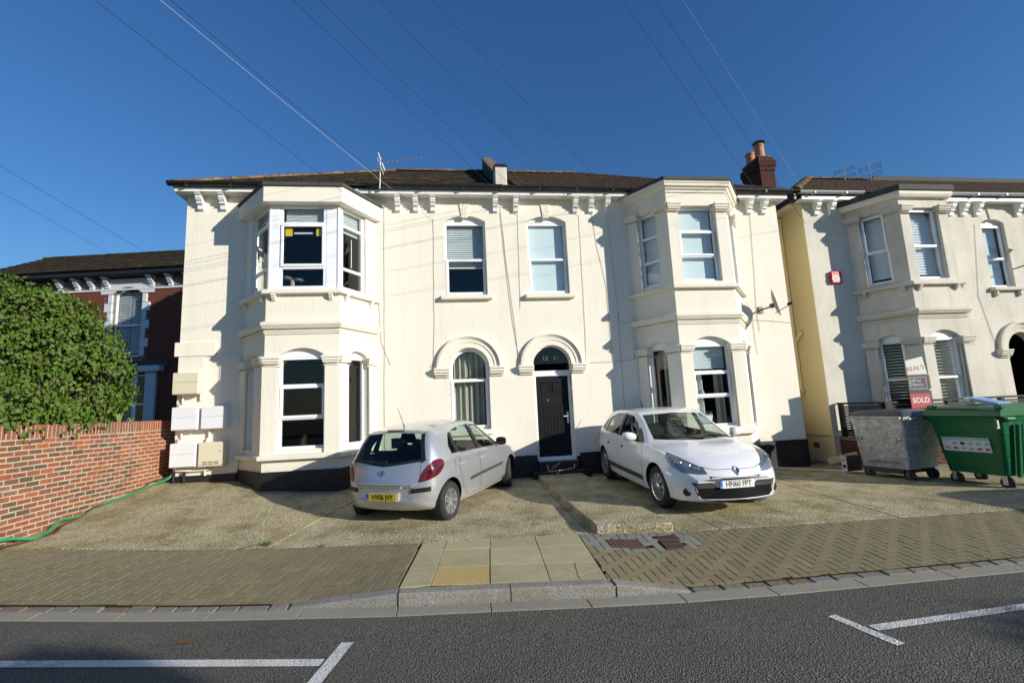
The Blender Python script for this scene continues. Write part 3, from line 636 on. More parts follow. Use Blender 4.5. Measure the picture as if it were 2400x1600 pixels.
def interior(parent, x0, x1, y0, y1, z0, z1, zf):
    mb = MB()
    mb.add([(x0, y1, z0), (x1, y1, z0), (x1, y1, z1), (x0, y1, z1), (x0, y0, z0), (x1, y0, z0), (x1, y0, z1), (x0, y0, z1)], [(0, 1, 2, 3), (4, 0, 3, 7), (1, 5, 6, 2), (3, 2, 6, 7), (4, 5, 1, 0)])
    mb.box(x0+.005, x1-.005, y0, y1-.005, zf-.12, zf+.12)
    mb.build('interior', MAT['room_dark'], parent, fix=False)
def bay(h, A, B, C, D, base, kind, m, mirror=False):
    """two storey canted bay. A,D on the wall, B-C front"""
    pts = [A, B, C, D]; wl = MB(); frs = []
    for p, q in zip(pts, pts[1:]):
        frs.append((Fr(p, (q[0]-p[0], q[1]-p[1])), (Vector(q)-Vector(p)).length))
    (f0, L0), (f1, L1), (f2, L2) = frs
    low = [(L0*.5-.30, L0*.5+.24), (.255, L1-.265), (L2*.5-.32, L2*.5+.30)]
    hasup = kind != 'upvc'
    for k, (fr, L) in enumerate(frs):
        s0, s1 = low[k]; rs = .17 if k == 1 else .12; holes = [arch(s0, s1, 1.0, 2.82, rs)]
        if hasup:
            u0, u1 = s0, s1; holes.append([(u0, 4.26), (u1, 4.26), (u1, 6.07), (u0, 6.07)])
            panel(wl, fr, [(0, .50), (L, .50), (L, 6.42), (0, 6.42)], holes, .16)
        else:
            panel(wl, fr, [(0, .50), (L, .50), (L, 4.10), (0, 4.10)], holes, .16)
    if not hasup:     # narrow end piers beside the wall
        for fr, L, e in ((f0, L0, 0), (f2, L2, 1)):
            a, b = (0, .34) if e == 0 else (L-.30, L)
            wl.fbox(fr, a, b, 4.10, 6.05, -.22, 0)
    for k, (fr, L) in enumerate(frs):
        s0, s1 = low[k]
        for a, b in ((-.02 if k else .0, s0), (s1, L+(.02 if k < 2 else 0))): wl.fbox(fr, a, b, .92, 2.64, -.02, .045)
    wl.build('bay_wall', MAT[m], h, fix=False)
    mb = MB(); band(mb, pts, .03, -.3, .60, inn=-.1); mb.build('bay_plinth', MAT['black_paint'], h)
    mb = MB(); band(mb, pts, .11, .82, .90); band(mb, pts, .11, .90, .925, off1=.02); mb.build('bay_ground_sill', MAT[m], h, bevel=.008)
    mb = MB(); band(mb, pts, .12, 3.44, 3.50); band(mb, pts, .12, 3.50, 3.535, off1=.04); band(mb, pts, .07, 3.38, 3.44, off1=.11); band(mb, pts, .045, 3.31, 3.345); band(mb, pts, .025, 3.27, 3.31); mb.build('string_course', MAT[m], h, bevel=.006)
    mb = MB(); band(mb, pts, .11, 4.09, 4.165); band(mb, pts, .11, 4.165, 4.195, off1=.03); mb.build('bay_upper_sill', MAT[m], h, bevel=.008)
    if kind in ('upvc', 'shutter'):
        for fr, L in frs:
            for a in (.16, L-.16):
                mb = MB(); mb.fbox(fr, a-.045, a+.045, 4.045, 4.09, 0, .10); mb.fbox(fr, a-.045, a+.045, 4.0, 4.045, 0, .075); mb.fbox(fr, a-.045, a+.045, 3.96, 4.0, 0, .04); mb.build('sill_bracket', MAT[m], h, bevel=.01)
    for k, (fr, L) in enumerate(frs):
        s0, s1 = low[k]; capital(h, fr, .03 if k else .0, s0, 2.82, m); capital(h, fr, s1, L-.03 if k < 2 else L, 2.82, m)
        if hasup: capital(h, fr, .03 if k else 0, s0, 6.12, m); capital(h, fr, s1, L-.03 if k < 2 else L, 6.12, m)
    if kind == 'upvc':
        mb = MB(); band(mb, pts, .13, 6.02, 6.36, inn=-.25); mb.build('bay_fascia', MAT['cream_smooth'], h, bevel=.006)
        mb = MB(); band(mb, pts, .17, 6.36, 6.44, inn=-.3, off1=.15); top = offpts(pts, .15); mb.add([(p.x, p.y, 6.435) for p in top], [(0, 1, 2, 3)]); mb.build('bay_roof', MAT['roof_felt'], h)
    elif kind == 'shutter':
        mb = MB(); band(mb, pts, .10, 6.31, 6.37, inn=-.1, off1=.14); band(mb, pts, .14, 6.37, 6.46, inn=-.1); mb.build('bay_cornice', MAT['cream_smooth'], h, bevel=.006)
        mb = MB(); band(mb, pts, .18, 6.46, 6.60, inn=-.3, off1=.17); top = offpts(pts, .17); mb.add([(p.x, p.y, 6.59) for p in top], [(0, 1, 2, 3)]); mb.build('bay_roof', MAT['roof_felt'], h)
    else:
        mb = MB()
        for z0, z1, a, b in ((6.38, 6.44, .03, .03), (6.44, 6.50, .06, .10), (6.50, 6.56, .13, .13), (6.56, 6.62, .14, .165)): band(mb, pts, a, z0, z1, inn=-.1, off1=b)
        mb.build('bay_cornice', MAT[m], h, bevel=.006)
        mb = MB(); band(mb, pts, .19, 6.62, 6.70, inn=-.3, off1=.18); top = offpts(pts, .18); mb.add([(p.x, p.y, 6.69) for p in top], [(0, 1, 2, 3)]); mb.build('bay_roof', MAT['roof_felt'], h)
    return frs, low
def gutterline(parent, x0, x1, y, z, matn='black_plastic', r=.06, back=.0):
    mb = MB(); N = 8; V = []
    for X in (x0, x1):
        for i in range(N+1):
            t = pi+pi*i/N; V.append((X, y+r*cos(t), z+r*sin(t)))
        for i in range(N, -1, -1):
            t = pi+pi*i/N; V.append((X, y+(r-.006)*cos(t), z+(r-.006)*sin(t)))
    n = 2*(N+1); mb.add(V, [(i, (i+1) % n, n+(i+1) % n, n+i) for i in range(n)])
    x = x0+.4
    while x < x1:
        mb.box(x-.02, x+.02, y-r-.006, y+r+.006, z-r-.008, z-r*.3); x += .9
    return mb.build('gutter', MAT[matn], parent, smooth=40)
# ------------------------------------------------------------------ the cream pair in the middle
H = thing('house', 'cream rendered pair of houses with two canted bays and one black front door', 'house', (0, 0, 0))
SP = 6.62
wl = MB()
up = [(-1.475, -.501), (.501, 1.475)]
LC, DC = -.985, .935
holes = [arch(a, b, 4.25, 6.04, .15) for a, b in up]
holes += [arch(LC-.445, LC+.445, 1.16, 2.56, .445, 20), arch(DC-.445, DC+.445, .38, 2.56, .445, 20)]
holes += [[(-5.55, .95), (-3.3, .95), (-3.3, 6.0), (-5.55, 6.0)], [(3.3, .95), (5.55, .95), (5.55, 6.0), (3.3, 6.0)]]
panel(wl, FAC, [(-7.12, .45), (7.12, .45), (7.12, SP+.02), (-7.12, SP+.02)], holes, .20)
wl.add([(-7.12, 0, -.3), (-7.12, 8.2, -.3), (-7.12, 8.2, SP), (-7.12, 0, SP)], [(3, 2, 1, 0)]); wl.add([(7.12, 0, -.3), (7.12, 8.2, -.3), (7.12, 8.2, SP), (7.12, 0, SP)], [(0, 1, 2, 3)]); wl.add([(-7.12, 8.2, -.3), (7.12, 8.2, -.3), (7.12, 8.2, SP), (-7.12, 8.2, SP)], [(3, 2, 1, 0)])
wl.build('front_wall', MAT['cream_render'], H, fix=False)
for a, b in ((-7.14, -5.9), (-3.05, DC-.47), (DC+.53, 3.03), (5.9, 7.14)):
    mb = MB(); mb.box(a, b, -.028, .03, -.3, .53); mb.build('plinth', MAT['black_paint'], H)
mb = MB(); mb.box(-7.135, -7.10, -.02, 3.2, -.3, .53); mb.box(7.10, 7.135, -.02, 3.2, -.3, .53); mb.build('plinth', MAT['black_paint'], H)
interior(H, -6.9, -.15, .22, 3.4, .15, 6.5, 3.5); interior(H, .15, 6.9, .22, 3.4, .15, 6.5, 3.5)
# bays
LB = [(-5.86, 0), (-5.06, -.93), (-3.63, -.93), (-3.07, 0)]; RB = [(3.05, 0), (3.64, -.93), (5.10, -.93), (5.88, 0)]
lf, llow = bay(H, *LB, .3, 'upvc', 'cream_render')
rf, rlow = bay(H, *RB, .05, 'render', 'cream_render')
# left bay, upper floor: white plastic windows wrap all round
(f0, L0), (f1, L1), (f2, L2) = lf
up_l = []
for fr, s0, s1, sh in ((f0, .36, L0-.10, None), (f1, .215, L1-.285, (4.69, 5.60)), (f2, .10, L2-.32, None)):
    w = window(H, fr, s0, s1, 4.22, 6.02, d=-.06, bars=(4.67, 5.62), sash=sh, fw=.06); up_l.append(w)
for fr, a, b in ((f0, L0-.10, L0-.01), (f1, .005, .215), (f1, L1-.285, L1-.005), (f2, .005, .10), (f0, .30, .36), (f2, L2-.32, L2-.26)):
    mb = MB(); mb.fbox(fr, a, b, 4.19, 6.03, -.13, -.052); mb.build('corner_post', MAT['white_upvc'], H, bevel=.004)
slats(f1, .30, L1-.36, 5.64, 5.98, -.19, up_l[1], pitch=.036, w=.036); slats(f2, .16, L2-.38, 5.50, 5.98, -.17, up_l[2], pitch=.036, w=.036); slats(f0, .42, L0-.16, 5.64, 5.98, -.17, up_l[0], pitch=.036, w=.036)
mb = MB(); mb.fbox(f1, .46, L1-.58, 5.435, 5.47, -.20, -.17); tag(mb.build('blind_rail', MAT['cable_white'], up_l[1]))
for a0, a1 in ((.315, .455), (L1-.50, L1-.39)):
    mb = MB(); mb.fbox(f1, a0, a1, 5.36, 5.53, -.101, -.098); tag(mb.build('sticky_note', MAT['note_yellow']), 'yellow paper stuck inside the upper bay window, '+('left of the two' if a0 < .4 else 'right of the two'), 'paper note', 'yellow papers in the upper bay window')
mb = MB(); p = f2(.55, 0, -.2); mb.tube([(p.x, p.y, 5.45), (p.x, p.y, 4.86)], .006); mb.lathe([(.0, 0), (.012, .004), (.016, .03), (.006, .06)], Matrix.Translation((p.x, p.y, 4.80)), 8); mb.build('blind_cord', MAT['white_upvc'], up_l[2])
# cat tree and vase in the upper bay
t = thing('cat_tree', 'grey carpeted cat tree behind the left upper bay window', 'cat tree', (-4.55, -.55, 4.19))
mb = MB(); mb.lathe([(0, .0), (.27, .0), (.28, .03), (.27, .06), (0, .06)], Matrix.Translation((-4.45, -.50, 4.20)), 20); mb.build('base', MAT['carpet_grey'], t, smooth=True)
mb = MB(); mb.tube([(-4.68, -.55, 4.24), (-4.68, -.55, 4.50)], .045, 12); mb.build('post', MAT['sisal'], t, smooth=True)
mb = MB(); mb.lathe([(0, 0), (.11, .0), (.135, .03), (.13, .06), (.07, .05), (0, .04)], Matrix.Translation((-4.78, -.55, 4.50)) @ Matrix.Rotation(.12, 4, 'Y'), 18); mb.lathe([(0, 0), (.10, .01), (.12, .04), (.06, .07), (0, .06)], Matrix.Translation((-4.56, -.52, 4.47)) @ Matrix.Rotation(.1, 4, 'Y'), 18); mb.build('perch', MAT['carpet_grey'], t, smooth=True)
t = thing('plant_pot', 'white pot with a dark twisted plant behind the left upper bay window', 'plant pot', (-4.02, -.60, 4.19))
mb = MB(); mb.lathe([(0, 0), (.045, 0), (.052, .14), (.044, .14), (.04, .10), (0, .10)], Matrix.Translation((-4.02, -.60, 4.19)), 14); mb.build('pot', MAT['label_white'], t, smooth=True)
mb = MB()
for k in range(5):
    a = k*1.3; mb.tube([(-4.02, -.6, 4.29), (-4.02+.05*cos(a), -.6+.04*sin(a), 4.42), (-4.02+.03*cos(a+1), -.6+.05*sin(a+1), 4.52), (-4.02+.05*cos(a+2), -.6, 4.58)], [.012, .014, .012, .004], 5)
mb.build('stems', MAT['cable_grey'], t, smooth=True)
# left bay, ground floor
s0, s1 = llow[1]; window(H, f1, s0, s1, 1.0, 2.82, .165, bars=(1.60, 2.24), sash=(1.60, 2.24))
for fr, lw, rs in ((f0, llow[0], .115), (f2, llow[2], .115)): window(H, fr, lw[0], lw[1], 1.0, 2.82, rs, bars=())
# right bay
(g0, M0), (g1, M1), (g2, M2) = rf
ups = []
for fr, lw in ((g0, rlow[0]), (g1, rlow[1]), (g2, rlow[2])):
    ups.append(window(H, fr, lw[0], lw[1], 4.28, 6.07, bars=(4.88, 5.48), sash=(4.88, 5.48) if fr is g1 else None, fw=.06))
    sheet(fr, lw[0]+.05, lw[1]-.05, 4.3, 6.04, -.22, 'roller_blind', 'roller_blind', ups[-1], n=2)
s0, s1 = rlow[1]; wlow = window(H, g1, s0, s1, 1.0, 2.82, .165, bars=(1.66, 2.20), sash=(1.66, 2.20))
slats(g1, s0+.06, s1-.06, 2.24, 2.78, -.24, wlow, pitch=.042, w=.04); sheet(g1, s0+.08, s0+.34, .98, 2.25, -.32, 'curtain', 'curtain_white', wlow, .03, 30, 34.); sheet(g1, s1-.28, s1-.08, .98, 2.25, -.34, 'curtain', 'curtain', wlow, .03, 30, 40.)
for fr, lw in ((g0, rlow[0]), (g2, rlow[2])):
    w = window(H, fr, lw[0], lw[1], 1.0, 2.82, .115, bars=()); sheet(fr, lw[0]+.22, lw[1]-.05, 1.0, 2.78, -.26, 'curtain', 'curtain', w, .02, 20, 50.)
t = thing('window_box', 'small white planter with pink and white flowers inside the right ground floor bay window', 'planter', (4.12, -.62, 1.0))
mb = MB(); mb.hexa([(4.03, -.66, 1.06), (4.36, -.66, 1.06), (4.36, -.54, 1.06), (4.03, -.54, 1.06), (4.0, -.68, 1.24), (4.39, -.68, 1.24), (4.39, -.52, 1.24), (4.0, -.52, 1.24)]); mb.build('trough', MAT['white_upvc'], t, bevel=.006)
mb = MB()
for k in range(60):
    c_ = Vector((random.uniform(4.0, 4.4), random.uniform(-.68, -.52), 1.24+random.random()*.10)); M = Matrix.Translation(c_) @ Matrix.Rotation(random.random()*6, 4, (random.random(), random.random(), random.random()+.1))
    mb.add([M @ Vector(q) for q in ((-.022, 0, 0), (0, -.014, .006), (.022, 0, 0), (0, .014, .006))], [(0, 1, 2, 3)], 0 if k % 3 else 1)
mb.build('flowers', [MAT['weed'], MAT['label_white']], t, fix=False)
t = thing('glass_bottle', 'small multicoloured bottle ornament behind the middle pane of the right ground floor bay', 'bottle', (4.22, -.6, 1.7))
mb = MB(); mb.lathe([(0, 0), (.055, .0), (.06, .05), (.05, .12), (.022, .17), (.018, .25), (.022, .27), (0, .27)], Matrix.Translation((4.22, -.60, 1.66)), 14); mb.build('body', MAT['orange_print'], t, smooth=True)
mb = MB(); mb.lathe([(.058, .03), (.0605, .06), (.052, .115)], Matrix.Translation((4.22, -.60, 1.66)), 14); mb.build('band', MAT['blue_print'], t, smooth=True)
mb = MB(); mb.box(4.0, 4.8, -.75, -.45, 1.63, 1.66); mb.build('window_shelf', MAT['white_upvc'], H)
# centre windows
w = window(H, FAC, up[0][0], up[0][1], 4.25, 6.04, .15, bars=(5.12,), sash=(4.28, 5.14)); slats(FAC, up[0][0]+.06, up[0][1]-.06, 5.00, 6.0, -.23, w, pitch=.047, w=.042)
mb = MB(); mb.box(-1.40, -.58, .20, .235, 4.94, 4.98); mb.build('blind_rail', MAT['cable_white'], w)
w = window(H, FAC, up[1][0], up[1][1], 4.25, 6.04, .15, bars=(5.12,), sash=(4.28, 5.14)); sheet(FAC, up[1][0]+.05, up[1][1]-.05, 4.3, 6.0, -.20, 'roller_blind', 'roller_blind', w, n=2)
sill(H, FAC, -1.585, -.387, 4.24); sill(H, FAC, .387, 1.585, 4.24)
for c_ in (-.985, .985):    # patterned keystones
    mb = MB(); mb.fprism(FAC, [(c_-.075, 6.13), (c_+.075, 6.13), (c_+.125, 6.47), (c_-.125, 6.47)], -.02, .026); k = mb.build('keystone', MAT['cream_smooth'], H, bevel=.008)
    mb = MB()
    for i in range(34):
        z = random.uniform(6.19, 6.45); a = c_+random.uniform(-1, 1)*(.06+(z-6.13)*.13); r = random.uniform(.006, .012); mb.fprism(FAC, [(a-r, z-r*.6), (a+r*.7, z-r), (a+r, z+r*.7), (a-r*.5, z+r)], .02, .034)
    tag(mb.build('carving', MAT['cream_smooth'], k), kind='stuff')
hoodarch(H, FAC, LC, 2.56, .445); hoodarch(H, FAC, DC, 2.56, .445)
w = window(H, FAC, LC-.445, LC+.445, 1.16, 2.56, .445, d=-.13, bars=(2.28,), archglass=True, fw=.065, sash=(1.20, 2.29)); sheet(FAC, LC-.36, LC+.40, 1.2, 2.95, -.30, 'curtain', 'curtain', w, .03, 90, 45.)
mb = MB(); mb.fbox(FAC, LC-.37, LC-.33, 1.25, 2.0, -.30, -.27); mb.build('blind_rail', MAT['white_upvc'], w)
sill(H, FAC, LC-.5, LC+.5, 1.15, .10, .10)
# front door
t_d = MB(); fr = FAC
for a, b, z0, z1 in ((DC-.445, DC-.385, .46, 2.30), (DC+.385, DC+.445, .46, 2.30), (DC-.445, DC+.445, 2.30, 2.43), (DC-.445, DC+.445, .38, .46)): t_d.fbox(fr, a, b, z0, z1, -.20, -.13)
frame = t_d.build('door_frame', MAT['white_upvc'], H, bevel=.006)
pane(fr, 0, 0, 0, 0, -.155, frame, arch(DC-.43, DC+.43, 2.43, 2.56, .43, 20))
mb = MB(); ro = arch(DC-.445, DC+.445, 2.43, 2.56, .445, 24)[2:]; ri = arch(DC-.43, DC+.43, 2.43, 2.56, .425, 24)[2:]; n = len(ro)
mb.add([fr(a, z, -.13) for a, z in ro]+[fr(a, z, -.13) for a, z in ri]+[fr(a, z, -.18) for a, z in ri], [(k, k+1, n+k+1, n+k) for k in range(n-1)]+[(n+k, n+k+1, 2*n+k+1, 2*n+k) for k in range(n-1)]); mb.build('fanlight_rim', MAT['white_upvc'], frame)
door = None; mb = MB(); mb.fbox(fr, DC-.385, DC+.385, .46, 2.30, -.21, -.165); mb.build
door = mb.build('door', MAT['door_black'], H, bevel=.004)
mb = MB()
for (a, b) in ((DC-.27, DC-.015), (DC+.015, DC+.27)):
    for z0, z1 in ((1.92, 2.16),):
        for q in ((a, a+.025, z0, z1), (b-.025, b, z0, z1), (a, b, z0, z0+.025), (a, b, z1-.025, z1)): mb.fbox(fr, *q, -.17, -.152)
for a in [DC-.28+.08*i for i in range(8)]: mb.fbox(fr, a-.034, a+.034, .62, 1.64, -.17, -.157)
mb.build('raised_panel', MAT['door_black'], door, bevel=.004)
mb = MB(); mb.fbox(fr, DC-.14, DC+.14, 1.70, 1.78, -.165, -.148); mb.fbox(fr, DC-.11, DC+.11, 1.72, 1.76, -.148, -.143); mb.build('letterbox', MAT['chrome'], door, bevel=.004)
mb = MB(); mb.fbox(fr, DC+.315, DC+.355, 1.20, 1.46, -.165, -.152); mb.tube([fr(DC+.335, 1.36, -.15), fr(DC+.335, 1.36, -.10), fr(DC+.22, 1.36, -.10)], .011, 8); mb.build('door_handle', MAT['white_upvc'], door, bevel=.002)
mb = MB(); mb.box(DC-.62, DC+.68, -.36, -.02, -.2, .20); mb.build('door_step', MAT['black_paint'], H, bevel=.01); mb = MB(); mb.box(DC-.46, DC+.46, -.20, .02, .2, .375); mb.build('threshold', MAT['black_paint'], H, bevel=.01)
mb = MB(); mb.box(DC+.447, DC+.49, -.002, .0, .5, 2.3)
def text(body, size, M, matn, parent, name='lettering', ex=.0015, align='CENTER', xs=1., bold=0.):
    c_ = bpy.data.curves.new(name, 'FONT'); c_.body = body; c_.size = size; c_.extrude = ex; c_.align_x = align; c_.align_y = 'CENTER'; c_.offset = bold; c_.materials.append(MAT[matn])
    to = bpy.data.objects.new(name, c_); COL.objects.link(to); me = bpy.data.meshes.new_from_object(to.evaluated_get(bpy.context.evaluated_depsgraph_get())); bpy.data.objects.remove(to)
    o = bpy.data.objects.new(name, me); link(o, parent); o.matrix_basis = M @ Matrix.Diagonal((xs, 1, 1, 1)); return o
def onfr(fr, a, z, d): return Matrix(((fr.u.x, 0, fr.n.x, 0), (fr.u.y, 0, fr.n.y, 0), (0, 1, 0, 0), (0, 0, 0, 1))).to_4x4() if False else Matrix.Translation(fr(a, z, d)) @ Matrix((fr.u, Vector((0, 0, 1)), fr.n)).transposed().to_4x4()
text('12   14', .14, onfr(fr, DC, 2.72, -.158), 'gold_leaf', frame, 'fanlight_numbers', .001); 
mb = MB(); mb.box(DC+.43, DC+.444, .06, .10, 2.05, 2.38); 
entry = tag(MB().box(DC+.432, DC+.446, .03, .10, 1.62, 1.98).build('door_entry_panel', MAT['alu'], H), None)
MB().box(DC+.432, DC+.446, .05, .09, 2.08, 2.36).build('bell_panel', MAT['gold_leaf'], H)
# eaves: soffit, fascia, gutter
mb = MB(); mb.box(-7.26, 7.26, -.24, .02, SP, SP+.03); mb.build('soffit', MAT['white_gloss'], H)
mb = MB(); mb.box(-7.26, 7.26, -.265, -.24, SP-.02, SP+.08); mb.build('fascia_board', MAT['white_gloss'], H)
for sg in (-1, 1):
    mb = MB(); x0, x1 = sorted((sg*7.12, sg*7.26)); mb.box(x0, x1, .02, 8.4, SP, SP+.03); mb.box(*sorted((sg*7.26, sg*7.285)), -.24, 8.4, SP-.02, SP+.09); mb.build('side_eaves', MAT['white_gloss'], H)
gutterline(H, -7.36, -5.2, -.33, SP+.155, r=.082); gutterline(H, -3.2, 3.2, -.33, SP+.155, r=.082); gutterline(H, 5.3, 7.36, -.33, SP+.155, r=.082)
for x in (-6.813, -6.342, -2.531, -2.118, -1.719, -.246, .246, 1.719, 2.118, 2.531, 6.324, 6.736): bracket(H, FAC, x, SP)
# roof
E0 = SP+.11; yr = 4.0; zr = E0+.02+ROOF_S*(yr+.3); xr = 7.32-(yr+.3)
mb = MB(); a = [(-7.32, -.3, E0), (7.32, -.3, E0), (7.32, 8.3, E0), (-7.32, 8.3, E0), (-xr, yr, zr-.03), (xr, yr, zr-.03)]
mb.add(a, [(0, 1, 5, 4), (1, 2, 5), (2, 3, 4, 5), (3, 0, 4), (3, 2, 1, 0)]); roof = mb.build('roof', MAT['slate_tiles'], H)
tiles(roof, 'slates', 'slate_tiles', -7.34, -.02, -.34, E0+.01, ROOF_S, 19, hipL=1, tw=.24)
tiles(roof, 'pantiles', 'clay_tiles', .30, 7.34, -.34, E0+.01, ROOF_S, 19, hipR=1, tw=.23, wav=.024)
ridge(roof, (-xr, yr, zr+.03), (0, yr, zr+.03), .12); ridge(roof, (.3, yr, zr+.03), (xr, yr, zr+.03), .12)
ridge(roof, (-7.30, -.27, E0+.06), (-xr, yr, zr+.03), .10); ridge(roof, (7.30, -.27, E0+.06), (xr, yr, zr+.03), .10, 'clay_tiles')
# party wall parapet: rendered block, brick coping running up the slope
mb = MB(); mb.hexa([(-.20, .15, 6.9), (.10, .15, 6.9), (.10, .55, 7.1), (-.20, .55, 7.1), (-.20, .15, 7.54), (.10, .15, 7.54), (.10, .55, 7.60), (-.20, .55, 7.60)]); mb.build('parapet_block', MAT['ivory_render'], H, bevel=.02)
mb = MB(); mb.hexa([(-.225, .12, 7.54), (.125, .12, 7.54), (.125, .6, 7.61), (-.225, .6, 7.61), (-.18, .12, 7.60), (.08, .12, 7.60), (.08, .6, 7.67), (-.18, .6, 7.67)]); mb.build('parapet_cap', MAT['black_paint'], H)
mb = MB(); mb.hexa([(-.20, .56, 6.9), (.08, .56, 6.9), (.08, 4, 9.0), (-.20, 4, 9.0), (-.20, .56, 7.58), (.08, .56, 7.58), (.08, 4, 9.85), (-.20, 4, 9.85)]); mb.build('party_wall', MAT['roof_felt'], H)
for k in range(30):
    y = .62+k*.113; z = 7.60+(y-.56)*.66; mb = MB(); mb.hexa([(-.22, y, z), (.10, y, z), (.10, y+.10, z+.066), (-.22, y+.10, z+.066), (-.22, y-.02, z+.07), (.10, y-.02, z+.07), (.10, y+.08, z+.136), (-.22, y+.08, z+.136)]); mb.build('coping_brick', MAT['coping_brick'], H)
# thin cables down the front
def cable(pts, r=.006, m='cable_grey', parent=None, name='wall_cable'):
    mb = MB(); P = [Vector(p) for p in pts]; Q = []
    for a, b in zip(P, P[1:]):
        n = max(1, int((b-a).length/.35))
        for i in range(n): Q.append(a+(b-a)*i/n+Vector((random.uniform(-.006, .006), 0, random.uniform(-.006, .006))))
    Q.append(P[-1]); mb.tube(Q, r, 5); return mb.build(name, MAT[m], parent, smooth=True)
yc = -.012
for pts in ([(-2.85, yc, 6.5), (-2.88, yc, .55)], [(-1.72, yc, 6.10), (-1.75, yc, 3.7), (-1.79, yc, 2.62), (-1.86, yc, 2.64), (-1.85, yc, 2.52), (-1.78, yc, 2.55)], [(-.12, yc, 6.44), (-.02, yc, 4.9), (.10, yc, 3.6), (.15, yc, 2.75), (.11, yc, 2.66), (.19, yc, 2.60)], [(-.14, yc, 6.44), (-.05, yc, 4.9), (.05, yc, 3.6), (.17, yc, 2.68), (.22, yc, 2.66)], [(.31, -.33, 6.6), (.30, yc, 6.2), (.25, yc, 3.9)], [(1.82, -.2, 6.5), (1.82, yc, 6.2), (1.78, yc, 3.5), (1.75, yc, 2.58)], [(2.14, yc, 6.3), (2.22, yc, 5.4), (2.38, yc, 4.41), (2.40, yc, 2.6)], [(2.52, -.3, 6.6), (2.54, yc, 6.2), (2.62, yc, 4.0), (2.60, yc, 1.2)], [(1.84, yc, 2.57), (2.4, yc, 2.57), (2.95, yc, 2.62), (2.97, yc, 3.3), (2.94, yc, 3.5), (2.64, yc, 3.52), (2.63, yc, 3.75)], [(6.36, yc, 6.3), (6.30, yc, 5.0), (6.22, yc, 3.7), (6.24, yc, 3.2)], [(6.08, yc, 3.45), (6.10, yc, 2.65), (6.15, yc, 2.66)], [(-2.98, yc, 4.2), (-2.94, yc, 3.2), (-2.74, yc, 2.68)], [(5.95, yc, 3.5), (6.6, yc, 3.46), (7.12, yc, 3.40)]):
    cable(pts, .0042, 'cable_grey', H)
# ------------------------------------------------------------------ house on the right
R = thing('house', 'ivory rendered house at right with a yellow side wall and shuttered bay windows', 'house', (8, 0, 0))
wl = MB(); X0 = 7.87; DX = 13.76
holes = [arch(13.22, 13.96, 4.25, 6.05, .13), arch(DX-.45, DX+.45, .3, 2.53, .45, 20), [(9.3, .95), (11.3, .95), (11.3, 6.0), (9.3, 6.0)]]
panel(wl, FAC, [(X0, -.3), (23, -.3), (23, 6.66), (X0, 6.66)], holes, .20); wl.build('front_wall', MAT['ivory_render'], R, fix=False)
mb = MB(); mb.box(X0-.012, X0, 0.002, 8.2, -.3, 6.6); mb.build('side_wall', MAT['yellow_render'], R)
mb = MB(); mb.box(X0-.02, X0-.012, .48, .68, .24, .37); mb.build('air_brick', MAT['red_brick'], R)
mb = MB(); mb.box(X0-.035, X0, .0, 1.0, -.1, .0); mb.build('side_kerb', MAT['ivory_render'], R)
interior(R, 8.1, 12.7, .22, 3.4, .15, 6.5, 3.5); interior(R, 12.75, 16.8, .22, 3.4, .15, 6.5, 3.5)
NB = [(9.10, 0), (9.70, -.93), (11.05, -.93), (11.65, 0)]
nf, nlow = bay(R, *NB, 0., 'shutter', 'ivory_render')
for k, (fr, L) in enumerate(nf):
    a, b = nlow[k]
    w = window(R, fr, a, b, 4.26, 6.07, bars=(5.10,), sash=(5.08, 6.04), fw=.07, mt='shutter_white'); slats(fr, a+.07, b-.07, 4.34, 6.02, -.26, w, pitch=.070, w=.075, tilt=66, matn='shutter_white', name='shutter_slat', thick=.009)
    if k == 1: MB().fbox(fr, a+.20, a+.25, 4.3, 6.05, -.25, -.215).build('shutter_stile', MAT['shutter_white'], w)
    w = window(R, fr, a, b, 1.0, 2.82, .115 if k != 1 else .165, bars=(1.85,), sash=(1.83, 2.8), fw=.07, mt='shutter_white'); slats(fr, a+.07, b-.07, 1.1, 2.78, -.26, w, pitch=.075, w=.07, tilt=8, matn='shutter_white', name='shutter_slat', thick=.009)
    if k == 1: MB().fbox(fr, a+.22, a+.27, 1.05, 2.8, -.25, -.215).build('shutter_stile', MAT['shutter_white'], w)
w = window(R, FAC, 13.22, 13.96, 4.25, 6.05, .13, bars=(5.05,), sash=(5.03, 6.0), fw=.06, mt='shutter_white'); sheet(FAC, 13.27, 13.91, 4.3, 6.0, -.24, 'roller_blind', 'roller_blind', w, n=2)
sill(R, FAC, 13.12, 14.12, 4.24, m='ivory_render')
for a in (13.25, 13.99): MB().fbox(FAC, a-.05, a+.05, 3.98, 4.13, 0, .08).build('sill_bracket', MAT['ivory_render'], R, bevel=.02)
hoodarch(R, FAC, DX, 2.53, .45, 'ivory_render')
MB().box(DX-.45, DX+.45, .9, .94, 0, 2.98).build('inner_wall', MAT['black_paint'], R)
d2 = MB().box(DX-.44, DX+.44, .80, .86, .25, 2.3).build('door', MAT['black_plastic'], R); MB().box(DX-.2, DX-.12, .76, .8, 1.15, 1.35).build('door_handle', MAT['gold_leaf'], d2)
text('0', .16, onfr(FAC, 13.27, 1.95, -.10), 'label_white', R, 'house_number')
for c_ in (13.59,): MB().fprism(FAC, [(c_-.07, 6.15), (c_+.07, 6.15), (c_+.12, 6.46), (c_-.12, 6.46)], -.02, .03).build('keystone', MAT['ivory_render'], R, bevel=.008)
for x in (8.23, 8.66, 11.95, 12.27, 12.68, 13.12-.0, 14.42, 14.9): bracket(R, FAC, x, 6.60)
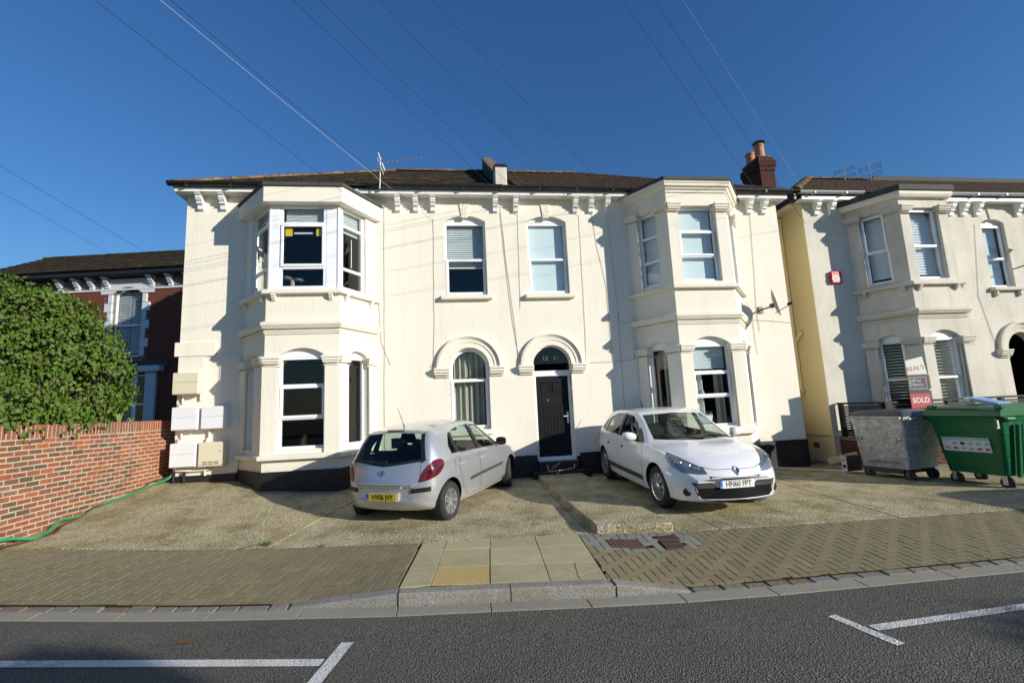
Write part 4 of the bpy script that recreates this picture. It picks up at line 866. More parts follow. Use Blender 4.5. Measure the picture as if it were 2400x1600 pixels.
MB().box(X0-.18, 23, -.24, .02, 6.60, 6.63).build('soffit', MAT['white_gloss'], R); MB().box(X0-.18, 23, -.26, -.24, 6.58, 6.68).build('fascia_board', MAT['white_gloss'], R)
MB().box(X0-.34, X0, .02, 8.3, 6.55, 6.60).build('side_soffit', MAT['ivory_render'], R); MB().box(X0-.40, X0-.34, -.26, 8.3, 6.58, 6.74).build('barge_board', MAT['black_plastic'], R)
gutterline(R, X0-.30, 9.4, -.33, 6.76, 'grey_pvc', .065); gutterline(R, 11.5, 23, -.33, 6.76, 'grey_pvc', .065)
E1 = 6.74; RX0 = X0-.42
mb = MB(); yr2 = 3.6; zr2 = E1+.02+ROOF_S*(yr2+.3); hx = RX0+(yr2+.3)
mb.add([(RX0, -.3, E1), (23, -.3, E1), (23, 7.5, E1), (RX0, 7.5, E1), (hx, yr2, zr2-.03), (23, yr2, zr2-.03)], [(0, 1, 5, 4), (1, 2, 5), (2, 3, 4, 5), (3, 0, 4), (3, 2, 1, 0)]); rr = mb.build('roof', MAT['clay_tiles'], R)
tiles(rr, 'roof_tiles', 'clay_tiles', RX0, 23, -.34, E1+.01, ROOF_S, 16, hipL=1, tw=.23, wav=.012)
ridge(rr, (RX0+.03, -.27, E1+.06), (hx, yr2, zr2+.03), .14); ridge(rr, (hx, yr2, zr2+.03), (13.7, yr2, zr2+.03), .10)
mb = MB(); mb.hexa([(13.75, yr2-.12, zr2-.1), (22, yr2-.12, zr2-.1), (22, yr2+.3, zr2-.1), (13.75, yr2+.3, zr2-.1), (13.9, yr2-.12, zr2+.12), (22, yr2-.12, zr2+.10), (22, yr2+.3, zr2+.10), (14.0, yr2+.3, zr2+.12)]); mb.build('ridge_capping', MAT['roof_felt'], rr)
# waste pipe on the yellow wall
mb = MB(); px = X0-.07; mb.tube([(px, .80, 6.45), (px, .80, 3.1)], .05, 10); mb.tube([(px, .80, 3.1), (px, .80, 1.75), (px-.0, .72, 1.66)], .05, 10); mb.tube([(px, .80, 3.0), (px, .50, 3.24)], .05, 10)
for z in (2.98, 2.45, 1.95, 4.9): mb.lathe([(.052, -.05), (.066, -.05), (.066, .05), (.052, .05)], Matrix.Translation((px, .80, z)), 10)
mb.build('waste_pipe', MAT['pipe_yellow'], R, smooth=35)
cable([(X0-.02, 1.2, .53), (X0-.02, .1, .56), (X0+.05, -.02, .50)], .008, 'cable_black', R); cable([(13.0, yc, 6.0), (12.7, yc, 4), (12.93, yc, 2.75), (12.98, yc, 2.5)], .0045, 'cable_grey', R)
# chimney stack on the right house's hip
ch = thing('chimney_stack', 'dark brick chimney stack with two terracotta pots rising behind the cream house', 'chimney', (9.3, 3.4, 8))
cx0, cx1, cy0, cy1 = 9.12, 9.66, 3.02, 3.95
MB().box(cx0+.012, cx1-.012, cy0+.012, cy1-.012, 7.2, 9.62).build('core', MAT['dark_mortar'], ch)
bm_ = {}
def brick_mesh(L, h=.065, w=.10, matn='wall_brick', var=0):
    k = (round(L, 3), h, w, matn, var)
    if k not in bm_:
        mb = MB(); r = random.Random(var*31+int(L*1000)); j = lambda: r.uniform(-.004, .004)*(1 if matn == 'wall_brick' else .5); c_ = .006; y0, y1 = -w/2, w/2
        mb.add([(-L/2+j(), y1, -h/2+j()), (L/2+j(), y1, -h/2+j()), (L/2+j(), y1, h/2+j()), (-L/2+j(), y1, h/2+j()),
                (-L/2+j(), y0+c_, -h/2+j()), (L/2+j(), y0+c_, -h/2+j()), (L/2+j(), y0+c_, h/2+j()), (-L/2+j(), y0+c_, h/2+j()),
                (-L/2+c_+j(), y0, -h/2+c_+j()), (L/2-c_+j(), y0, -h/2+c_+j()), (L/2-c_+j(), y0, h/2-c_+j()), (-L/2+c_+j(), y0, h/2-c_+j())],
               [(8, 9, 10, 11), (4, 5, 9, 8), (5, 6, 10, 9), (6, 7, 11, 10), (7, 4, 8, 11), (0, 1, 5, 4), (1, 2, 6, 5), (2, 3, 7, 6), (3, 0, 4, 7)])
        bm_[k] = mb.mesh('brick', MAT[matn])
    return bm_[k]
def brick(parent, fr, a, z, d, L, h=.065, matn='wall_brick', rot=0., var=None):
    p = fr(a, z, d-.05); R3 = Matrix((fr.u, -fr.n, Vector((0, 0, 1)))).transposed() @ Matrix.Rotation(rot+random.uniform(-.006, .006), 3, 'Y')
    BR.setdefault(parent.name, []).append((brick_mesh(L, h, .10, matn, random.randrange(5) if var is None else var), Matrix.Translation(p) @ R3.to_4x4()))
BR = {}
def flush(parent, limit=300, key=None):
    L = BR.pop(parent.name); C = Vector((-1.363, -10.7, 1.6)); L.sort(key=key or (lambda e: (e[1].translation-C).length)); rest = MB()
    for i, (me, M) in enumerate(L):
        if i < limit:
            o = bpy.data.objects.new('brick', me); link(o, parent); o.matrix_basis = M
        else: rest.add([M @ v.co for v in me.vertices], [tuple(p.vertices) for p in me.polygons]); mt = me.materials[0]
    if rest.v: tag(rest.build('brickwork', mt, parent, fix=False), kind='stuff')
    return len(L)
def brickface(parent, fr, a0, a1, z0, z1, matn, d=.0, skip=None, bond=0, Ls=.215, step=.225, course=.075):
    k = 0; z = z0+course/2; n = 0
    while z < z1:
        a = a0-(step/2 if (k+bond) % 2 else 0)
        while a < a1-.03:
            p, q = max(a, a0)+.005, min(a+step, a1)-.005
            if q-p > .04 and not (skip and skip((p+q)/2, z, q-p)):
                brick(parent, fr, (p+q)/2, z, d, round((q-p), 3), course-.010, matn); n += 1
            a += step
        z += course; k += 1
    return n
for off, z0, z1 in ((0, 7.9, 9.15), (.03, 9.15, 9.30), (.06, 9.30, 9.52), (.0, 9.52, 9.67)):
    brickface(ch, Fr((cx0-off, cy0-off), (1, 0)), 0, cx1-cx0+2*off, z0, z1, 'chimney_brick', .0)
    brickface(ch, Fr((cx0-off, cy1+off), (0, -1)), 0, cy1-cy0+2*off, z0, z1, 'chimney_brick', .0, bond=1)
flush(ch)
MB().box(cx0-.06, cx1+.06, cy0-.06, cy1+.06, 9.31, 9.50).build('corbel_core', MAT['dark_mortar'], ch) if False else None
MB().box(cx0+.01, cx1-.01, cy0+.01, cy1-.01, 9.60, 9.70).build('flaunching', MAT['dark_mortar'], ch)
for i, (px, py, hh, capd) in enumerate(((9.38, 3.28, .55, 1), (9.34, 3.72, .48, 0))):
    mb = MB(); mb.lathe([(.165, 0), (.16, .1), (.145, hh-.08), (.165, hh-.07), (.17, hh-.03), (.16, hh), (.13, hh), (.12, hh-.2)], Matrix.Translation((px, py, 9.66)), 18)
    p = mb.build('chimney_pot', MAT['terracotta'], ch, smooth=40)
    if capd:
        mb = MB(); mb.lathe([(0, .16), (.10, .14), (.20, .09), (.205, .075), (.10, .08), (0, .09)], Matrix.Translation((px, py, 9.66+hh)), 18)
        for a in range(3): mb.tube([(px+.12*cos(a*2.1), py+.12*sin(a*2.1), 9.6+hh), (px+.14*cos(a*2.1), py+.14*sin(a*2.1), 9.76+hh)], .008, 5)
        mb.build('pot_cowl', MAT['black_plastic'], p, smooth=40)
# ------------------------------------------------------------------ brick house on the left, set back
B = thing('house', 'dark red brick house with white quoins behind the shrub tree at far left', 'house', (-9.3, 6, 0))
LF = Fr((0, 6, 0), (1, 0)); bx0, bx1 = -17.5, -9.3
wl = MB(); WC = (-12.86, -11.82); holes = [arch(WC[0], WC[1], 3.9, 6.05, .26), [(-12.75, 1.3), (-11.5, 1.3), (-11.5, 3.3), (-12.75, 3.3)], arch(-16.4, -15.6, 3.9, 6.05, .26)]
panel(wl, LF, [(bx0, -.3), (bx1, -.3), (bx1, 6.75), (bx0, 6.75)], holes, .2); wl.add([(bx1, 6, -.3), (bx1, 14, -.3), (bx1, 14, 6.75), (bx1, 6, 6.75)], [(0, 1, 2, 3)]); wl.build('front_wall', MAT['dark_mortar'], B, fix=False)
interior(B, bx0+.2, bx1-.2, 6.25, 9.5, .2, 6.6, 3.5)
def skipw(a, z, L):
    if WC[0]-.22 < a < WC[1]+.22 and z > 3.7: return True
    if a < -13.1 and z < 4.7: return True
    if -12.95 < a < -11.2 and z < 3.5: return True
    if a > -9.62 and int(z/.3) % 2 == 0: return True
    return z > 6.22 or z < 1.7
nb = brickface(B, LF, -16.2, bx1, 1.2, 6.3, 'red_brick', .012, skipw)
flush(B, 300, lambda e: (abs(e[1].translation.x+10.3)+.25*abs(e[1].translation.z-5)))
for i in range(20):
    z = .2+i*.3
    if i % 2 == 0: MB().fbox(LF, bx1-.32, bx1+.02, z, z+.29, -.05, .03).build('quoin', MAT['stone_white'], B, bevel=.01)
for sx_, sg in ((WC[0], -1), (WC[1], 1)):
    for i in range(7):
        z = 3.9+i*.31; wd = .28 if i % 2 else .16; a, b = sorted((sx_, sx_+sg*wd)); MB().fbox(LF, a, b, z, z+.30, -.05, .045).build('window_quoin', MAT['stone_white'], B, bevel=.012)
ro = arch(WC[0]-.2, WC[1]+.2, 6.0, 6.08, .42, 14); mb = MB(); P = ro[1:]+[ro[0]]; ri = arch(WC[0], WC[1], 6.0, 6.05, .26, 14)
panel(mb, LF, [(WC[0]-.42, 6.08), (WC[0], 6.08)]+list(reversed(ri[2:]))[1:-1]+[(WC[1], 6.08), (WC[1]+.42, 6.08), (WC[1]+.42, 6.60), (WC[0]-.42, 6.60)], [], .05, d=.04); mb.build('window_head', MAT['stone_white'], B)
w = window(B, LF, WC[0], WC[1], 3.9, 6.05, .26, bars=(5.0,), fw=.06, archglass=True, mull=()); slats(LF, WC[0]+.07, (WC[0]+WC[1])/2-.02, 3.98, 6.2, -.19, w, pitch=.075, w=.075, tilt=38, matn='shutter_white', name='shutter_slat', thick=.009); slats(LF, (WC[0]+WC[1])/2+.02, WC[1]-.07, 3.98, 6.2, -.19, w, pitch=.075, w=.075, tilt=38, matn='shutter_white', name='shutter_slat', thick=.009)
w = window(B, LF, -12.72, -12.0, 1.3, 3.3, bars=(2.3,), fw=.07); w2 = window(B, LF, -12.0, -11.5, 1.3, 3.3, bars=(2.3,), fw=.07); slats(LF, -12.65, -12.07, 1.4, 3.2, -.2, w, pitch=.08, w=.07, tilt=20, matn='shutter_white', name='shutter_slat', thick=.009)
MB().fbox(LF, -11.5, -11.15, .3, 3.35, -.05, .10).build('bay_pier', MAT['stone_white'], B); MB().fbox(LF, -12.9, -10.95, 3.35, 3.55, -.05, .22).build('bay_cornice', MAT['stone_white'], B, bevel=.02); MB().fbox(LF, -12.9, -10.8, 3.55, 3.72, -.05, .05).build('bay_band', MAT['roof_felt'], B)
MB().fbox(LF, bx0, bx1, 6.20, 6.26, -.02, .05).build('string_course', MAT['stone_white'], B)
MB().fbox(LF, bx0, bx1, 6.64, 6.70, 0, .35).build('soffit', MAT['fence_black'], B); MB().fbox(LF, bx0, bx1+.3, 6.66, 6.80, .35, .40).build('gutter', MAT['black_plastic'], B)
for x in (-14.7, -14.1, -13.6, -13.05, -11.5, -10.85, -10.25, -9.65): bracket(B, LF, x, 6.64, .38, .30, .14, 'stone_white')
mb = MB(); mb.add([(bx0, 5.55, 6.8), (bx1+.2, 5.55, 6.8), (bx1+.2, 14.4, 6.8), (bx0, 14.4, 6.8), (bx0, 7.95, 8.2), (bx1-2.0, 7.95, 8.2)], [(0, 1, 5, 4), (1, 2, 5), (2, 3, 4, 5), (3, 2, 1, 0)]); br = mb.build('roof', MAT['mossy_tiles'], B)
tiles(br, 'roof_tiles', 'mossy_tiles', bx0, bx1+.2, 5.53, 6.82, .583, 11, hipR=.92, tw=.2, gauge=.27)
ridge(br, (bx0, 7.95, 8.23), (bx1-2.0, 7.95, 8.23), .10, 'mossy_tiles'); ridge(br, (bx1+.17, 5.58, 6.86), (bx1-2.0, 7.95, 8.23), .10, 'mossy_tiles')
B.rotation_euler = (0, 0, -.15); B.location = (bx1, 6, 0)
# ------------------------------------------------------------------ garden wall
GW = thing('brick_wall', 'red and brown brick garden wall with a soldier course on top beside the left driveway', 'brick wall', (-7.5, -1.6, .2))
WF = Fr((-7.4, .55, 0), (0, -1), n=(1, 0, 0)); WLn = 4.42
WF.u = Vector((0, -1, 0)); WF.n = Vector((1, 0, 0))
mb = MB(); mb.box(-7.62, -7.4045, -3.86, .55, -.3, 1.672); mb.build('mortar', MAT['mortar'], GW)
cnt = 0; tops = 1.68; sb = tops-.20; k = 0; z = sb-.0375
while z > -.02:
    a = WLn-(.1125 if k % 2 else .225)*1.0
    pos = []
    a = -.1125*(k % 2)
    while a < WLn:
        p, q = max(a, 0)+.0075, min(a+.225, WLn)-.0075; y = .55-(p+q)/2
        if q-p > .04 and z+.03 > G(-7.4, max(y, -3.38))-.03: brick(GW, WF, (p+q)/2, z+.004*sin(1.3*(p+q)), random.uniform(-.002, .003), round(q-p, 3), .060); cnt += 1
        a += .225
    z -= .075; k += 1
a = 0; sol = 0
while a < WLn-.03:
    wd = .0735; brick(GW, WF, a+wd/2, sb+.105, random.uniform(-.001, .004), .196, .058, rot=pi/2); a += wd; sol += 1
flush(GW)
# ------------------------------------------------------------------ cars
def pchip(T, xs):
    X = [t[0] for t in T]; out = []
    nc = len(T[0])-1; n = len(X); h = [X[i+1]-X[i] for i in range(n-1)]
    cols = []
    for c_ in range(1, nc+1):
        Y = [t[c_] for t in T]; dl = [(Y[i+1]-Y[i])/h[i] for i in range(n-1)]; m_ = [0]*n
        for i in range(1, n-1):
            if dl[i-1]*dl[i] > 0:
                w1, w2 = 2*h[i]+h[i-1], h[i]+2*h[i-1]; m_[i] = (w1+w2)/(w1/dl[i-1]+w2/dl[i])
        m_[0] = dl[0]; m_[-1] = dl[-1]; r = []
        for x in xs:
            i = 0
            while i < n-2 and x > X[i+1]: i += 1
            t = (x-X[i])/h[i]; t2, t3 = t*t, t*t*t
            r.append((2*t3-3*t2+1)*Y[i]+(t3-2*t2+t)*h[i]*m_[i]+(-2*t3+3*t2)*Y[i+1]+(t3-t2)*h[i]*m_[i+1])
        cols.append(r)
    return list(zip(*cols))
def crspline(P, k):
    out = []; n = len(P)
    for i in range(n-1):
        p0 = P[max(i-1, 0)]; p1 = P[i]; p2 = P[i+1]; p3 = P[min(i+2, n-1)]
        for j in range(k):
            t = j/k; t2 = t*t; t3 = t2*t
            out.append(tuple(.5*((2*b)+(c_-a)*t+(2*a-5*b+4*c_-d)*t2+(-a+3*b-3*c_+d)*t3) for a, b, c_, d in zip(p0, p1, p2, p3)))
    out.append(P[-1]); return out
def ringpts(row):
    zb, wbm, wm, zm, ws, zs, wr, zr, zt = row[:9]
    g_ = max(0, zr-zs)
    P = [(0, zb), (wbm*.9, zb), (wm*.955, zb+min(.10, (zm-zb)*.4)), (wm, zm), (ws+(wm-ws)*.35, zs-(zs-zm)*.28), (ws, zs), (ws+(wr-ws)*.5+.018*min(1, g_/.3), zs+g_*.5), (wr, zr), (wr*.80, zr+(zt-zr)*.55), (wr*.42, zr+(zt-zr)*.92), (0, zt)]
    return crspline(P, 4)
def carloft(T, xs, inset=0.):
    rows = pchip(T, xs); V = []; rings = []
    for x, row in zip(xs, rows):
        bl, bh = row[9], row[10]; zb, zt = row[0], row[8]; R = []
        for y, z in ringpts(row):
            if inset: y *= (1-inset*1.3/.8); z = min(max(z, .36), zt-inset) if z > zb+.0 else z; z = max(z, .36)
            h = min(1, max(0, (z-zb)/max(.01, zt-zb))); b = bl*(1-h)+bh*h
            R.append((x-b*(y/.80)**2, y, z))
        R2 = R+[(a, -b, c_) for a, b, c_ in reversed(R[1:-1])]; rings.append(R2)
    n = len(rings[0]); mb = MB(); vs = [p for R in rings for p in R]; k = len(rings)
    fs = [(i*n+j, (i+1)*n+j, (i+1)*n+(j+1) % n, i*n+(j+1) % n) for i in range(k-1) for j in range(n)]
    for e, R in ((0, rings[0]), (k-1, rings[-1])):
        c_ = tuple(sum(p[q] for p in R)/n for q in range(3)); vs.append(c_); ci = len(vs)-1
        fs += [((e*n+j, e*n+(j+1) % n, ci) if e == 0 else (e*n+(j+1) % n, e*n+j, ci)) for j in range(n)]
    mb.add(vs, fs); return mb
def tmpobj(mb, mats):
    me = mb.mesh('tmp', mats); bm = bmesh.new(); bm.from_mesh(me); bmesh.ops.remove_doubles(bm, verts=bm.verts, dist=1e-5); bmesh.ops.recalc_face_normals(bm, faces=bm.faces); bm.to_mesh(me); bm.free()
    o = bpy.data.objects.new('tmp', me); COL.objects.link(o); return o
def boolcut(o, c_, solver='EXACT'):
    b = o.modifiers.new('b', 'BOOLEAN'); b.operation = 'DIFFERENCE'; b.object = c_; b.solver = solver
    try: b.material_mode = 'TRANSFER'
    except Exception: pass
    dg = bpy.context.evaluated_depsgraph_get(); me = bpy.data.meshes.new_from_object(o.evaluated_get(dg), depsgraph=dg); o.modifiers.clear(); o.data = me
    bpy.data.objects.remove(c_)
def smooth(me, ang=32):
    me.polygons.foreach_set('use_smooth', [True]*len(me.polygons)); me.set_sharp_from_angle(angle=radians(ang))
class Car:
    def __init__(s, T, xr, xf, nx, paint):
        s.paint = paint; s.T = T
        xs = [xr+(xf-xr)*(.5-.5*cos(pi*i/nx))*.35+(xf-xr)*(i/nx)*.65 for i in range(nx+1)]
        s.solid = tmpobj(carloft(T, xs), [MAT[paint], MAT['black_plastic'], MAT['car_interior']])
        me = s.solid.data; s.bvh = BVHTree.FromPolygons([v.co.copy() for v in me.vertices], [tuple(p.vertices) for p in me.polygons])
        s.me0 = me.copy()
    def patch(s, pts, d, off=.003, grid=.035, name='panel', matn=None, parent=None, thick=0., grow=0., smoothang=60):
        d = Vector(d).normalized(); up = Vector((0, 0, 1)) if abs(d.z) < .9 else Vector((1, 0, 0)); r = d.cross(up).normalized(); u = r.cross(d)
        P = [(Vector(p).dot(r), Vector(p).dot(u)) for p in pts]
        A = sum(P[i-1][0]*P[i][1]-P[i][0]*P[i-1][1] for i in range(len(P)))
        if A < 0: P = P[::-1]
        if grow:
            n = len(P); Q = []
            for i in range(n):
                a, b, c_ = Vector(P[i-1]), Vector(P[i]), Vector(P[(i+1) % n]); e1 = (b-a).normalized(); e2 = (c_-b).normalized(); n1 = Vector((e1.y, -e1.x)); n2 = Vector((e2.y, -e2.x)); m_ = (n1+n2)
                m_ = m_/max(.4, m_.length_squared/2) ; Q.append(tuple(b+m_*grow))
            P = Q
        B_ = []
        for i in range(len(P)):
            a, b = Vector(P[i-1]), Vector(P[i]); k = max(1, int((b-a).length/grid)); B_ += [tuple(a+(b-a)*j/k) for j in range(k)]
        x0, x1 = min(p[0] for p in B_), max(p[0] for p in B_); y0, y1 = min(p[1] for p in B_), max(p[1] for p in B_)
        ex = []
        i = x0+grid*.5
        while i < x1:
            j = y0+grid*.5
            while j < y1:
                if inpoly(B_, i, j) and min((Vector((i, j))-Vector(q)).length for q in B_) > grid*.4: ex.append((i, j))
                j += grid
            i += grid
        V, F_ = cdt(B_, [], ex); W = []
        for a, b in V:
            o = r*a+u*b-d*6; loc, nn, idx, dist = s.bvh.ray_cast(o, d)
            if loc is None:
                loc, nn, idx, dist = s.bvh.find_nearest(r*a+u*b)
            if nn.dot(d) > 0: nn = -nn
            W.append(loc+nn*off)
        mb = MB()
        if thick:
            n = len(W); mb.add(W+[w+d*thick for w in W], F_+[tuple(n+i for i in reversed(f)) for f in F_])
        else: mb.add(W, F_)
        me = mb.mesh(name, MAT[matn or s.paint]); bm = bmesh.new(); bm.from_mesh(me)
        for f in bm.faces:
            if f.normal.dot(d) > 0: f.normal_flip()
        bm.to_mesh(me); bm.free(); me.polygons.foreach_set('use_smooth', [True]*len(me.polygons))
        o = link(bpy.data.objects.new(name, me), parent)
        return o
    def prism(s, mb, pts, d, depth, back=.6, m=1):
        d = Vector(d).normalized(); mb.prism([Vector(p)-d*back for p in pts], [Vector(p)+d*depth for p in pts], m)
def wheel(root, x, y, R, rw, side, style, steer=0., name='wheel'):
    """side -1: right of car"""
    M = Matrix.Translation((x, y, R)) @ Matrix.Rotation(steer, 4, 'Z') @ Matrix.Rotation(-side*pi/2, 4, 'X')   # local +z = outwards
    rim = R*.66
    mb = MB(); w = rw/2
    mb.lathe([(rim, -w), (R-.03, -w), (R-.008, -w+.025), (R, -w+.05), (R, w-.05), (R-.008, w-.025), (R-.03, w), (R-.055, w+.006), (rim+.012, w+.002), (rim, w-.012), (rim, -w)], M, 40)
    for k in range(3): mb.lathe([(R+.0005, -w*.5+k*w*.5-.006), (R+.0015, -w*.5+k*w*.5), (R+.0005, -w*.5+k*w*.5+.006)], M, 40)
    o = mb.build('wheel', MAT['dark_rubber'], root, smooth=35)
    mb = MB()
    if style == 'alloy':
        mb.lathe([(rim*.99, w-.10), (rim*.99, w-.012), (rim*.955, w-.004), (rim*.93, w-.016), (rim*.92, w-.10)], M, 40)
        for k in range(5):
            for e in (-1, 1):
                a = 2*pi*k/5+.2+e*.16; a2 = 2*pi*k/5+.2+e*.27; c0, s0, c1, s1 = cos(a), sin(a), cos(a2), sin(a2)
                p = lambda rr, cs, sn, t, h: M @ Vector((rr*cs-t*sn, rr*sn+t*cs, h))
                mb.hexa([p(.04, c0, s0, -.018, w-.05), p(rim*.96, c1, s1, -.017, w-.05), p(rim*.96, c1, s1, .017, w-.05), p(.04, c0, s0, .018, w-.05), p(.04, c0, s0, -.014, w-.012), p(rim*.96, c1, s1, -.012, w-.018), p(rim*.96, c1, s1, .012, w-.018), p(.04, c0, s0, .014, w-.012)])
        mb.lathe([(0, w-.004), (.03, w-.006), (.065, w-.016), (.07, w-.05)], M, 20)
        mb.build('rim', MAT['alloy'], o, smooth=30)
        mb = MB(); mb.lathe([(0, w-.09), (rim*.92, w-.09)], M, 32); mb.build('brake_disc', MAT['steel_dark'], o)
    else:
        mb.lathe([(rim*.99, w-.06), (rim*.99, w-.006), (rim*.96, w+.002), (rim*.90, w-.003), (rim*.88, w-.012)], M, 40)
        for k in range(10):
            a = 2*pi*k/10+.1; p = lambda rr, da, h: M @ Vector((rr*cos(a+da), rr*sin(a+da), h))
            mb.hexa([p(.05, -.22, w-.03), p(rim*.90, -.20, w-.03), p(rim*.90, .20, w-.03), p(.05, .22, w-.03), p(.05, -.20, w+.004), p(rim*.90, -.17, w-.004), p(rim*.90, .17, w-.004), p(.05, .20, w+.004)])
        mb.lathe([(0, w+.012), (.04, w+.010), (.06, w+.0), (.06, w-.02)], M, 20)
        mb.build('hub_cap', MAT['alu'], o, smooth=30)
        mb = MB(); mb.lathe([(0, w-.022), (rim*.92, w-.022)], M, 32); mb.build('hub_recess', MAT['black_plastic'], o)
    return o
def seat(root, x, y, z, w=.46):
    mb = MB(); mb.hexa([(x-.25, y-w/2, z), (x+.25, y-w/2, z), (x+.25, y+w/2, z), (x-.25, y+w/2, z), (x-.25, y-w/2, z+.16), (x+.28, y-w/2, z+.20), (x+.28, y+w/2, z+.20), (x-.25, y+w/2, z+.16)])
    mb.hexa([(x-.30, y-w/2, z+.14), (x-.16, y-w/2, z+.14), (x-.16, y+w/2, z+.14), (x-.30, y+w/2, z+.14), (x-.46, y-w*.42, z+.68), (x-.36, y-w*.42, z+.68), (x-.36, y+w*.42, z+.68), (x-.46, y+w*.42, z+.68)])
    s_ = mb.build('seat', MAT['car_seat'], root, bevel=.04, seg=2)
    mb = MB(); mb.hexa([(x-.50, y-.13, z+.72), (x-.40, y-.13, z+.72), (x-.40, y+.13, z+.72), (x-.50, y+.13, z+.72), (x-.53, y-.11, z+.88), (x-.44, y-.11, z+.88), (x-.44, y+.11, z+.88), (x-.53, y+.11, z+.88)]); mb.tube([(x-.43, y-.05, z+.66), (x-.45, y-.05, z+.74)], .007, 5); mb.tube([(x-.43, y+.05, z+.66), (x-.45, y+.05, z+.74)], .007, 5); mb.build('headrest', MAT['car_seat'], s_, bevel=.03, seg=2)
def plate(car, x, z, face, body, matn, tilt=0., y=0.):
    """face +1 front, -1 rear"""
    n = Vector((face*cos(tilt), 0, sin(tilt))); u = Vector((0, face, 0)); v = n.cross(u)
    M = Matrix.Translation((x, y, z)) @ Matrix((u, v, n)).transposed().to_4x4()
    mb = MB(); mb.mbox(M, .52, .111, .008); p = mb.build('number_plate', MAT[matn], car, bevel=.002)
    mb = MB(); mb.mbox(M @ Matrix.Translation((-.24, 0, .0045)), .04, .109, .001); mb.build('blue_band', MAT['plate_blue'], p)
    text(body, .104, M @ Matrix.Translation((.022, -.002, .0045)), 'ink', p, 'registration', .0008, xs=.86, bold=.002)
    text('GB', .026, M @ Matrix.Translation((-.24, -.035, .006)), 'plate_white', p, 'country_code', .0004)
    return p
def badge(root, x, y, z, face, sz, tilt=.0, name='badge'):
    n = Vector((face*cos(tilt), 0, sin(tilt))); u = Vector((0, face, 0)); v = n.cross(u); M = Matrix.Translation((x, y, z)) @ Matrix((u, v, n)).transposed().to_4x4(); mb = MB()
    o = [(0, -1), (.62, -.08), (.62, .08), (0, 1), (-.62, .08), (-.62, -.08)]; o = [(0, -1), (.60, 0), (0, 1), (-.60, 0)]; i_ = [(0, -.46), (.24, 0), (0, .46), (-.24, 0)]
    P = [M @ Vector((a*sz, b*sz, 0)) for a, b in o]+[M @ Vector((a*sz*.82, b*sz*.82, .014)) for a, b in o]+[M @ Vector((a*sz, b*sz, .010)) for a, b in i_]+[M @ Vector((a*sz, b*sz, 0)) for a, b in i_]
    mb.add(P, [(k+4*l, (k+1) % 4+4*l, (k+1) % 4+4*(l+1), k+4*(l+1)) for l in range(3) for k in range(4)]); b_ = mb.build(name, MAT['chrome'], root)
    mb = MB(); mb.add([M @ Vector((a*sz, b*sz, .002)) for a, b in i_], [(0, 1, 2, 3)]); mb.build('badge_inset', MAT['steel_dark'], b_, fix=False)
def mirror3(pts): return [(a, -b, c_) for a, b, c_ in pts]
def finish(root, parts_before): pass
